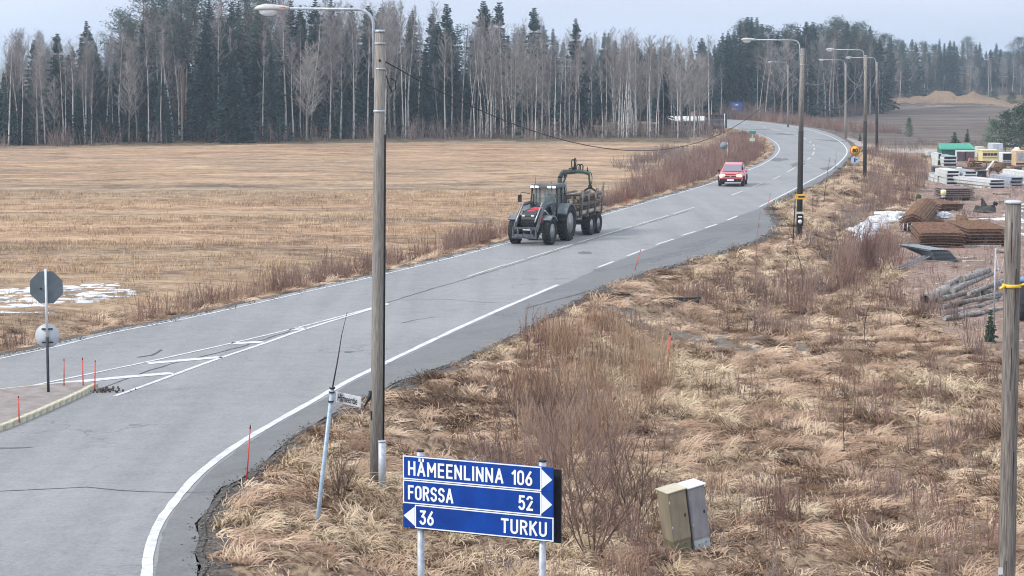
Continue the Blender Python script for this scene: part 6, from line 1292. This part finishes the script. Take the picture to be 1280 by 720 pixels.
stack(1176, 228, 9, 217, 2, 4, .0, 'low narrow stack by the twigs', FRW, FRG)
stack(1247, 236, 22, 223, 3, 6.5, .26, 'slanting stack with a pale lavender top', FRW, LAV)
stack(1271, 234, 17, 220, 3, 4.5, .15, 'grey stack next to the lavender one', FRG, FRG)
stack(1290, 230, 15, 214, 3, 6, .1, 'stack at the end of the row', FRW, FRW)
stack(1188, 208, 18, 194, 3, 5, -.02, 'grey stack before the green shed', FRW, FRG)
stack(1174.5, 207, 5.5, 190, 2, 3, 0, 'tall narrow stack beside the pale box', FRW, FRW)
def boxy(name, x, y, wpx, hpx, d_, rz, body, lab, cat, front=None, fr=None, roof=None, grp=None, base=None):
    B = yb(x, y); k = ppm(B.y); w_ = wpx / k; h_ = hpx / k; t = thing(name, B, rz, lab, cat, grp)
    mb = MB(); mb.box((0, d_ / 2, h_ / 2), (w_, d_, h_), bev=.03); b_ = mb.build('shell', body, t)
    if roof: mb = MB(); mb.box((0, d_ / 2, h_ + .04), (w_ + .12, d_ + .12, .08)); mb.build('roof', roof, t)
    for q in (front or []):      # (x0,x1,z0,z1) fractions, front plates, the dark default paints the shade of an opening
        mt = q[4] if len(q) > 4 else SHADE_BLACK; mb = MB(); mb.box(((q[0] + q[1]) / 2 * w_ - w_ / 2, -.012, (q[2] + q[3]) / 2 * h_), ((q[1] - q[0]) * w_, .03, (q[3] - q[2]) * h_)); mb.build('front_plate', mt, t)
    return t, w_, h_
boxy('storage_box', 1164.5, 196, 9, 7.5, 1.2, .1, FRW, 'small pale box standing apart on the twig side of the yard', 'box', [(.1, .9, .1, .3, FRG)])
# green roofed shed
B = yb(1197, 194); k = ppm(B.y); w_ = 44 / k; h_ = 9 / k; t = thing('shed', B, -.05, 'low shed with a bright green sheet roof at the far side of the yard', 'shed'); mb = MB(); mb.box((0, 1.6, h_ / 2), (w_ * .9, 3.2, h_)); mb.build('wall', GRNW, t)
mb = MB(); mb.add([(-w_ / 2 - .1, -.35, h_ - .05), (w_ / 2, -.35, h_ - .05), (w_ / 2 - .05, 3.6, h_ + .42), (-w_ / 2 + .35, 3.6, h_ + .42), (-w_ / 2 - .1, -.35, h_ - .16), (w_ / 2, -.35, h_ - .16)], [(0, 1, 2, 3), (4, 5, 1, 0)]); rf = mb.build('roof', GRNR, t)
mb = MB()
for q in range(12): x = -w_ / 2 + .3 + q * (w_ - .5) / 12; mb.tube([(x, -.33, h_ - .02), (x + .1, 3.5, h_ + .43)], .02, 4)
mb.build('roof_rib', GRNR, rf); mb = MB(); mb.box((-w_ * .1, -.02, h_ * .5), (w_ * .22, .05, h_ * .7)); mb.build('door', GRNW, t)
boxy('framed_panel', 1207, 202, 24, 14.5, .5, .0, FRW, 'white framed panel with a dark purple brown face before the green shed', 'panel', [(.05, .95, .08, .88, M('purple_board', (.07, .05, .065), (.11, .08, .09), 4)), (.45, .5, .08, .88, FRG)])
boxy('pale_cabinet', 1226, 197, 9.5, 14, 1.2, .0, M('pale_green_box', (.45, .48, .40), (.58, .6, .5), 4), 'pale greenish upright box beside the green shed', 'box', [(.1, .9, .1, .5, FRG)])
t, w_, h_ = boxy('yellow_cabin', 1237.5, 203, 20, 15, 2.4, .0, YELC, 'small pale yellow cabin with a row of dark openings', 'cabin', [(.05, .3, .60, .80), (.33, .5, .60, .80), (.53, .7, .60, .80), (.73, .95, .60, .80), (.04, .96, .40, .44), (.04, .96, .02, .12)], roof=YELC)
boxy('grey_container', 1247, 193, 13, 14, 2.4, .0, M('pale_grey_box', (.40, .45, .52), (.52, .56, .62), 3), 'pale grey white container behind the yellow cabin', 'container', [(.48, .52, .05, .95, FRG)])
boxy('open_frame', 1260, 206, 15, 15.5, 1.5, .0, FRW, 'white framed rack with a black interior between the yellow and orange ones', 'rack', [(.08, .90, .42, .93), (.06, .94, .24, .36, FRG), (.06, .94, .06, .16)])
boxy('orange_frame', 1280, 207, 22, 19, 1.8, .0, ORG, 'faded orange rack at the edge of the picture in the yard', 'rack', [(.12, .42, .36, .88, FRG), (.48, .9, .36, .88, FRG), (.05, .95, .1, .2, SHADE_BLACK)])
# tarpaulin heap, rusty machinery, drum
def heap(name, x, y, wpx, hpx, mat, lab, cat, n=9, spike=.35, dep=1.0):
    B = yb(x, y); k = ppm(B.y); w_ = wpx / k / 2; h_ = hpx / k; bm = bmesh.new(); bmesh.ops.create_icosphere(bm, subdivisions=3, radius=1); 
    for v in bm.verts:
        a = math.atan2(v.co.y, v.co.x); f = 1 + spike * (math.sin(a * 3 + v.co.z * 4 + n) * .5 + R.uniform(-.5, .5) * .6); v.co = Vector((v.co.x * w_ * f, v.co.y * w_ * dep * f, max(-.05, v.co.z) * h_ * (f * .6 + .4)))
    me = bpy.data.meshes.new(name); bm.to_mesh(me); bm.free(); me.materials.append(mat); o = bpy.data.objects.new(name, me); C.objects.link(o); o.location = B; return tag(o, lab, cat)
heap('tarpaulin_heap', 1271, 196, 15, 12, SNOW, 'white crumpled tarpaulin heap behind the orange rack', 'tarpaulin', 3, .3)
heap('earth_heap', 1260, 218, 20, 9, M('earth_brown', (.12, .085, .06), (.24, .18, .14), 5), 'low brown heap of earth and twigs before the black rack', 'heap', 5, .3)
heap('crumpled_tarpaulin', 1181, 271, 16, 7, SNOW, 'dirty white crumpled sheet lying among the rusty mesh stacks', 'tarpaulin', 2, .8, .5)
heap('moss_hummock', 1148, 247, 7, 5, M('moss', (.03, .05, .02), (.07, .09, .04), 6), 'dark mossy hummock at the head of the long rusty stack', 'hummock', 7, .3)
t = thing('rusty_machine', yb(1221, 214), .1, 'rusty machine frame with bars and plates before the yellow cabin', 'machine'); 
for (nm, pts, r_) in (('frame', [(-1, 0, .3), (1.1, 0, .35)], .09), ('frame', [(-1, .8, .3), (1.1, .9, .35)], .09), ('lever', [(-.9, 0, .3), (-.6, .1, 1.3)], .06), ('lever', [(-.2, .2, .3), (-.2, .2, 1.1)], .07), ('cross_bar', [(-.7, 0, 1.0), (.9, .3, .9)], .07), ('cross_bar', [(-.8, .4, .7), (.6, .4, .75)], .09), ('lever', [(.9, .1, .2), (1.0, .2, 1.0)], .07)): mb = MB(); mb.tube(pts, r_, 6); mb.build(nm, RUST, t)
mb = MB(); mb.box((-.1, .5, .55), (1.1, .7, .35), (.1, .15, .2), bev=.05); mb.build('gear_box', RUSTL, t); mb = MB(); mb.box((-.5, .2, 1.05), (.5, .3, .35), (0, .2, 0), bev=.04); mb.build('seat', M('faded_red', (.35, .12, .11), (.45, .2, .18), 5), t)
t = thing('rusty_drum', yb(1250, 216), .2, 'rusty upright cable drum beside the yellow cabin', 'drum'); mb = MB(); mb.lathe([(.5, -.3), (.5, -.24), (.25, -.22), (.25, .22), (.5, .24), (.5, .3)], 'y', (0, 0, .52), 20); mb.build('spool', RUSTL, t); mb = MB(); mb.lathe([(.27, -.2), (.3, 0), (.27, .2)], 'y', (0, 0, .52), 18); mb.build('winding', RUST, t)
t = thing('leaning_plank', yb(1233, 219), 0, 'pale grey plank leaning up against the rusty machine', 'plank'); mb = MB(); mb.tube([(-.3, 0, .1), (.75, .5, 1.3)], .10, 4, smooth=False); mb.build('board', PALE, t); mb = MB(); mb.box((-.5, 0, .12), (.9, .3, .22)); mb.build('block', FRW, t)
t = thing('black_crate', yb(1227, 222), 0, 'black open crate standing between the white stacks and the plank', 'crate'); mb = MB(); mb.box((0, .4, .35), (.85, .8, .7), bev=.04); mb.build('shell', SHADE_BLACK, t); mb = MB(); mb.box((0, -.02, .66), (.9, .05, .06)); mb.build('rim', FRG, t)
t = thing('rusty_gantry', yb(1244, 222), 0, 'rusty goal shaped steel frame in front of the drum', 'frame')
for a, b in (((-.5, 0, 0), (-.5, 0, .9)), ((.3, .2, 0), (.3, .2, 1.0)), ((-.6, 0, .85), (.5, .2, .95))): mb = MB(); mb.tube([a, b], .06, 5); mb.build('bar', RUST, t)
# mats of reinforcing mesh in long stacks (each mat a part)
def mesh_mat(w_, d_, z, arch, nx, ny, mat, root, lean=0.0):
    mb = MB(); r_ = .034
    def P(u, v): return Vector((u * w_, v * d_, z + arch * math.cos(u * math.pi) - lean * v))
    for i in range(nx + 1):
        u = i / nx - .5; mb.tube([P(u, q / 6) for q in range(7)], r_ * 1.3, 4, smooth=False)
    for j in range(ny + 1):
        v = j / ny; pts = [P(-.5 + q / 6, v) + Vector((0, 0, .03)) for q in range(7)]; mb.tube(pts, r_, 3, smooth=False)
    return mb.build('mesh_mat', mat, root)
def mat_stack(x, y, wpx, hpx, d_, n, rz, arch, nx, ny, lab, mat=RUST, mat2=RUSTL):
    B = yb(x, y); k = ppm(B.y); t = thing('rusty_mesh_stack', B, rz, lab, 'steel mesh stack'); w_ = wpx / k; h_ = hpx / k
    for i in range(n): o = mesh_mat(w_ * R.uniform(.95, 1.03), d_, .06 + h_ * (i + .4) / n, arch, nx, ny, mat2 if i == n - 1 else mat, t); o.location = (R.uniform(-.05, .05), R.uniform(-.1, .1), 0)
    mb = MB(); mb.box((0, d_ / 2, h_ * .2), (w_ * .8, d_ * .9, h_ * .3)); mb.build('gap_shade_block', M('stack_gap_shade', (.02, .014, .012), (.05, .03, .022), 6) if 'stack_gap_shade' not in bpy.data.materials else bpy.data.materials['stack_gap_shade'], t)  # added dark block, paints the shade between the mats
    return t
ta = mat_stack(1140, 290, 29, 17, 15, 5, -.25 , .30, 8, 26, 'long arched stack of rusty steel mesh mats reaching back toward the twigs')
for i in range(5):
    mb = MB(); k = ppm(123); mb.tube([(-.5 + i * .24, -.1, .55), (-.5 + i * .24, -.2, .1)], .035, 5); mb.build('leg', GALV, ta)
mat_stack(1178, 311, 56, 20, 7.5, 6, -.12, .05, 14, 18, 'wide low stack of dark rusty mesh mats nearest the reed side', RUST, RUST)
mat_stack(1236, 307, 50, 22, 6, 6, .0, .0, 10, 14, 'square edged stack of rusty mesh partly behind the wooden post', RUST, RUSTL)
mat_stack(1190, 262, 28, 7, 5, 4, .1, .03, 12, 16, 'low pile of brown mesh behind the crumpled sheet', RUST, RUST)
mat_stack(1198, 248, 40, 13, 2.5, 5, .03, .0, 22, 8, 'row of rusty wire cages in front of the white stacks', M('cage_wire', (.10, .07, .065), (.2, .15, .14), 6), M('cage_wire_pale', (.16, .12, .11), (.28, .22, .2), 6))
B = yb(1169, 279); t = thing('rusty_beam', B, .05, 'short flat rusty beam lying between the mesh stacks', 'beam'); mb = MB(); mb.box((0, .5, .12), (1.2, 1.0, .24), bev=.02); mb.build('slab', RUSTL, t); mb = MB(); mb.box((0, .5, .26), (1.25, .12, .05)); mb.build('flange', RUST, t)
for (xx, r_, lab) in ((1199, -.25, 'rusty brown plate leaning back, the first of the two beside the square stack'), (1209, .15, 'darker rusty plate standing beside the leaning one')):
    t = thing('rusty_plate', yb(xx, 284), r_, lab, 'steel plate'); mb = MB(); mb.box((0, .4, .42), (.48, .07, .95), (-.9, 0, 0)); mb.build('sheet', RUSTL, t); mb = MB(); mb.box((.1, .75, .3), (.08, .8, .5)); mb.build('rib', RUST, t)
# scrap: crumpled dark sheet with a raised spike
t = thing('scrap_metal', yb(1231, 265), 0, 'jagged dark scrap metal heap with a pointed fin on the open gravel', 'scrap'); SCR = M('scrap_and_gap_dark', (.025, .023, .022), (.085, .075, .068), 6, .8)
mb = MB(); mb.add([(-.8, 0, 0), (-.5, -.2, .05), (.1, -.3, .1), (.7, -.1, .05), (.85, .3, .1), (-.6, .2, .5), (-.1, 0, .42), (.5, .1, .52), (.75, .4, .55), (-.3, .7, .3), (.4, .8, .35)], [(0, 1, 6, 5), (1, 2, 6), (2, 7, 6), (2, 3, 7), (3, 4, 8, 7), (5, 6, 9), (6, 7, 10, 9), (7, 8, 10)]); mb.build('body', SCR, t)
mb = MB(); mb.add([(-.25, .1, .3), (.3, .1, .35), (-.2, .12, 1.05), (-.25, .2, .3), (.3, .2, .35), (-.2, .18, 1.05)], [(0, 1, 2), (5, 4, 3), (0, 2, 5, 3), (1, 4, 5, 2)]); mb.build('fin', SCR, t)
mb = MB(); mb.box((.72, .1, .6), (.25, .2, .2), (.2, .4, .1)); mb.build('block', SHADE_BLACK, t)
# small white and yellow marker post
B = yb(1179, 253.5); t = thing('marker_bollard', B, 0, 'small white marker bollard with a yellow top among the rusty stacks', 'bollard'); k = ppm(B.y)
for (z0, z1, r_, mt, nm) in ((0, .28, .16, SWHITE, 'base'), (.28, .42, .10, SHADE_BLACK, 'neck'), (.42, .6, .14, PALE, 'collar'), (.6, .98, .20, M('bollard_top', (.75, .66, .30), (.85, .82, .6), 6), 'top')): mb = MB(); mb.lathe([(r_, z0), (r_, z1 - .03), (r_ * .7, z1)], 'z', (0, 0, 0), 14); mb.build(nm, mt, t)
# grey slate like sheets with a trailing ladder
B = yb(1186, 327); k = ppm(B.y); t = thing('grey_sheet_pile', B, .35, 'fanned pile of grey corrugated sheets beside the rusty mesh', 'sheet pile'); GSH = M('grey_sheet', (.14, .15, .17), (.27, .29, .32), 7, .6, .1)
for i in range(9):
    mb = MB(); W_ = 1.35; vs = []; nn = 14
    for q in range(nn + 1):
        for v in (0, 1): vs.append((-W_ / 2 + W_ * q / nn, v * 2.6, .02 * (q % 2)))
    mb.add(vs, [(2 * q, 2 * q + 2, 2 * q + 3, 2 * q + 1) for q in range(nn)]); mb.add([(v[0], v[1], v[2] - .02) for v in vs], [(2 * q + 1, 2 * q + 3, 2 * q + 2, 2 * q) for q in range(nn)])
    o = mb.build('sheet', GSH, t); o.location = (R.uniform(-.04, .04), .1 * i, .08 + i * .06); o.rotation_euler = (.03, .04, -.25 + i * .05)
a_ = yb(1168, 322); b_ = yb(1119, 343); t = thing('steel_ladder', b_, 0, 'long grey lattice ladder lying from the sheet pile toward the red bushes', 'ladder'); dl = a_ - b_; dl.z = 0; sd_ = Vector((-dl.y, dl.x, 0)).normalized() * .18; zz = Vector((0, 0, .28))
for q in (-1, 1): mb = MB(); mb.tube([sd_ * q + zz, dl + sd_ * q + zz], .035, 5); mb.build('rail', GSH, t)
for q in range(17): mb = MB(); mb.tube([dl * (q / 16.5) - sd_ + zz, dl * (q / 16.5) + sd_ + zz], .022, 4); mb.build('rung', GSH, t)
# concrete pipe and poles
CONC = M('pipe_concrete', (.22, .20, .185), (.38, .355, .33), 6, .9, bump=.4); GLOG = M('grey_weathered_log', (.12, .11, .105), (.34, .315, .30), 6, .9, bump=.6, stretch=(1, 1, 1), rnd=.2)
a_ = yb(1156, 383) + Vector((0, 0, .3)); b_ = yb(1192, 369) + Vector((0, 0, .38)); t = thing('concrete_pipe', a_, 0, 'grey concrete pipe with an open dark end lying on the pole pile', 'pipe'); dl = b_ - a_
mb = MB(); mb.tube([(0, 0, 0), dl * .5, dl], .27, 20, cap=False); mb.build('shell', CONC, t); ax = dl.normalized()
u_ = ax.cross(Vector((0, 0, 1))).normalized(); v_ = u_.cross(ax); mb = MB(); vs = []
for q in range(20): a = 6.2832 * q / 20; d_ = u_ * math.cos(a) + v_ * math.sin(a); vs += [d_ * .275 - ax * .01, d_ * .20 - ax * .01, d_ * .20 + ax * 1.5]
mb.add(vs, [(3 * q, 3 * q + 1, 3 * ((q + 1) % 20) + 1, 3 * ((q + 1) % 20)) for q in range(20)] + [(3 * q + 1, 3 * q + 2, 3 * ((q + 1) % 20) + 2, 3 * ((q + 1) % 20) + 1) for q in range(20)]); mb.build('rim', CONC, t)
mb = MB(); mb.add([ax * 1.4 + (u_ * math.cos(6.2832 * q / 20) + v_ * math.sin(6.2832 * q / 20)) * .2 for q in range(20)], [tuple(range(20))]); mb.build('hollow_shade', SHADE_BLACK, t)  # dark disc across the bore, its shade put into the colour
LG = [((1176, 384), (1250, 366), .11, .35, 'thick pole'), ((1178, 390), (1256, 372), .10, .18, 'long pole'), ((1182, 395), (1262, 376), .09, .05, 'lowest pole'), ((1190, 378), (1240, 358), .12, .55, 'grey trunk'), ((1184, 373), (1228, 355), .13, .62, 'rough trunk'), ((1202, 370), (1236, 360), .15, .75, 'short rough trunk'), ((1196, 396), (1268, 385), .10, .0, 'half buried pole'), ((1180, 400), (1230, 392), .09, -.02, 'thin pole'), ((1210, 380), (1262, 361), .08, .5, 'slanting pole'), ((1188, 388), (1250, 380), .08, .3, 'crossing pole')]
WHERE = ['right above the open grass edge of the pile', 'running through the middle of the pile', 'in front at the bottom of the pile', 'on the gravel side behind the concrete pipe end', 'with torn bark at the back of the pile', 'lying crosswise on top of the pile', 'in the grass before the wire gate', 'lying loose in the grass before the pile', 'leaning from the pile up to the wire gate', 'laid across the others in the middle']
for (a, b, r_, z_, nm), wh in zip(LG, WHERE):
    A = yb(*a); Bq = yb(*b); A.z += r_ + max(0, z_) * .8; Bq.z += r_ + max(0, z_) * .9; mb = MB(); pts = [A.lerp(Bq, q / 5) + Vector((R.uniform(-.02, .02), 0, R.uniform(-.02, .02))) for q in range(6)]; mb.tube(pts, [r_ * (1.08 - .05 * q_) for q_ in range(6)], 9)
    for _ in range(3): q = R.choice(pts); mb.twig(q, q + Vector((R.uniform(-.3, .3), -.1, R.uniform(.15, .35))), .025, .008)
    tag(mb.build('pole_log', GLOG), '%s %s' % (nm, wh), 'log', 'weathered logs in the pole pile')
heap('root_stump', 1231, 372, 17, 11, M('root_wood', (.06, .05, .045), (.26, .23, .21), 8, .9, bump=.8), 'knotty grey root stump crowning the pole pile', 'stump', 4, .9, .5)
# wire gate: two thin steel posts with a brace
B = yb(1254, 432); t = thing('wire_gate', B, 0, 'open wire gate of two thin steel posts and bracing rods beside the wooden post', 'gate'); zt = at(1253, 312, B.y).z - B.z; xl = (1244 - 1254) / ppm(B.y); zb = at(1245, 372, B.y).z - B.z
mb = MB(); mb.tube([(0, 0, 0), (0, 0, zt)], .035, 8); mb.build('gate_post', GALV, t); mb = MB(); mb.tube([(xl, .3, zb - 1.0), (xl, .3, zt + .02)], .03, 8); mb.build('gate_post', GALV, t)
for (z0, z1) in ((zb - .2, zt - .1), (zt - .1, zb + .1), (zt - .02, zt)): mb = MB(); mb.tube([(0, 0, z0), (xl, .3, z1)], .010, 4); mb.build('brace', GALV, t)
B = yb(1283, 398); t = thing('steel_drum', B, 0, 'dark drum with a blue lid behind the wooden post', 'drum'); mb = MB(); mb.lathe([(.3, 0), (.3, .3), (.315, .32), (.3, .34), (.3, .62), (.315, .64), (.3, .66), (.3, 1.5)], 'z', (0, 0, 0), 18); mb.build('barrel', SHADE_BLACK, t); mb = MB(); mb.lathe([(.31, 1.5), (.31, 1.62), (.28, 1.66)], 'z', (0, 0, 0), 18); mb.build('lid', M('blue_lid', (.10, .22, .42), (.16, .3, .5), 4), t)
# stones scattered over the yard: real pebbles
def stones(pts_n):
    v = []; 
    for i in range(3):
        bm = bmesh.new(); bmesh.ops.create_icosphere(bm, subdivisions=1, radius=.08)
        for q in bm.verts: q.co *= R.uniform(.6, 1.2); q.co.z *= .6
        me = bpy.data.meshes.new('stone'); bm.to_mesh(me); bm.free(); me.materials.append(STN); v.append(me)
    return v
STN = leafmat('yard_stone', [(.10, .07, .06), (.26, .18, .16), (.42, .33, .30), (.5, .42, .4)])
sp = scatter_pts(Z_YARD, 1.6, 3, .4, 1.5, clear=1); sp2 = scatter_pts(mead, .25, 3, .4, 1.0, clear=.3); instancer('yard_stones', np.concatenate([sp]), stones(1), 'pinkish gravel stones strewn over the storage yard')
yt = scatter_pts(Z_YARD, .22, 2, .3, .8, clear=1); yt[:, 5] += 7; instancer('yard_weeds', yt, stalkv, 'grey dead weeds standing about on the yard gravel')

# loose boards, pallets and offcuts lying about
LWOOD = M('yard_board', (.20, .16, .13), (.42, .36, .31), 6, .9, rnd=.3)
for i in range(20):
    while True:
        q = (R.uniform(1150, 1262), R.uniform(215, 345))
        if inpoly(np.array([px(*q)[0]]), np.array([px(*q)[1]]), Z_YARD)[0]: break
    B = yb(*q); mb = MB(); L_ = R.uniform(.8, 2.6); mb.box((0, 0, .06), (L_, R.uniform(.12, .3), R.uniform(.05, .12)), (0, 0, 0), bev=.01); o = mb.build('loose_board', LWOOD if i % 3 else RUSTL); o.location = B; o.rotation_euler = (0, R.uniform(-.04, .04), R.uniform(-.9, .9)); tag(o, 'loose weathered board lying on the pinkish yard gravel', 'board', 'loose boards strewn over the yard')
def pallet(x, y, rz, lab, n=1):
    t = thing('pallet', yb(x, y), rz, lab, 'pallet', 'pallets in the yard')
    for q in range(5): mb = MB(); mb.box((-.48 + .24 * q, .4, .125), (.14, .8, .022)); mb.build('slat', LWOOD, t)
    for q in range(3): mb = MB(); mb.box((0, .05 + .35 * q, .06), (1.15, .1, .1)); mb.build('bearer', LWOOD, t)
for a in ((1205, 300, .3, 'grey pallet lying before the light rusty mesh'), (1192, 240, -.2, 'pallet just in front of the white formwork stacks'), (1256, 243, .4, 'pallet on the snowy gravel near the wooden post top'), (1163, 239, .1, 'pallet beside the rusty cages at the twig side'), (1236, 232, .5, 'pallet under the front of the lavender topped stack')): pallet(*a)
for (x, y, w_, h_, d_, mt, lab) in ((1262, 184, 14, 4, 2, FRG, 'long grey crate lying behind the black rack by the pines'), (1258, 178, 10, 3.5, 1.5, LWOOD, 'brown crate close to the young pines'), (1214, 200, 5, 8, .8, ORG, 'narrow orange box between the framed panel and the pale box'), (1203, 213, 9, 5, 1.4, RUST, 'rusty bin before the framed panel'), (1262, 222, 13, 5, 1.5, RUSTL, 'rusty trough before the black rack'), (1184, 219, 7, 5, 1.2, FRG, 'small grey crate in the gap beside the narrow stack')):
    boxy('crate', x, y, w_, h_, d_, R.uniform(-.2, .2), mt, lab, 'crate', [(.08, .92, .15, .8)])

for (x, y, w_, h_, d_, mt, lab) in ((1200, 216, 6, 7, 1.0, FRW, 'small white crate tight between the two white stacks'), (1224, 211, 9, 5, 1.2, RUST, 'rusty bin below the yellow cabin front'), (1240, 214, 6, 6, .9, RUSTL, 'light rusty box between the plank and the drum'), (1273, 214, 10, 6, 1.2, RUST, 'rusty box under the orange rack'), (1184, 200, 8, 5, 1.0, SCR, 'added dark block for the shaded gap on the shed side of the grey stack'), (1170, 214, 7, 6, .8, SCR, 'added dark block for the shaded gap at the twig edge above the narrow stack'), (1258, 230, 8, 5, 1.0, SCR, 'added dark low block for the shaded gap between the lavender and grey stacks'), (1228, 186, 7, 4, 1.0, RUST, 'brown box by the corner of the green roof')):  # the black and dark ones are added to paint shaded gaps
    boxy('crate', x, y, w_, h_, d_, R.uniform(-.2, .2), mt, lab, 'crate', [(.08, .92, .15, .8)])
# ================================================================ AIR
hz = bpy.data.materials.new('haze_air'); hz.use_nodes = True; N = hz.node_tree.nodes; L = hz.node_tree.links; N.remove(N['Principled BSDF']); pv = N.new('ShaderNodeVolumePrincipled')
pv.inputs['Color'].default_value = (.72, .86, 1.0, 1); pv.inputs['Density'].default_value = .00038; pv.inputs['Anisotropy'].default_value = .2; L.new(pv.outputs[0], N['Material Output'].inputs['Volume'])
mb = MB(); mb.box((0, 1300, 14), (7000, 3000, 34)); hb_ = mb.build('haze', hz); hb_['kind'] = 'stuff'; hb_['label'] = 'pale damp haze lying over the fields and the forest'
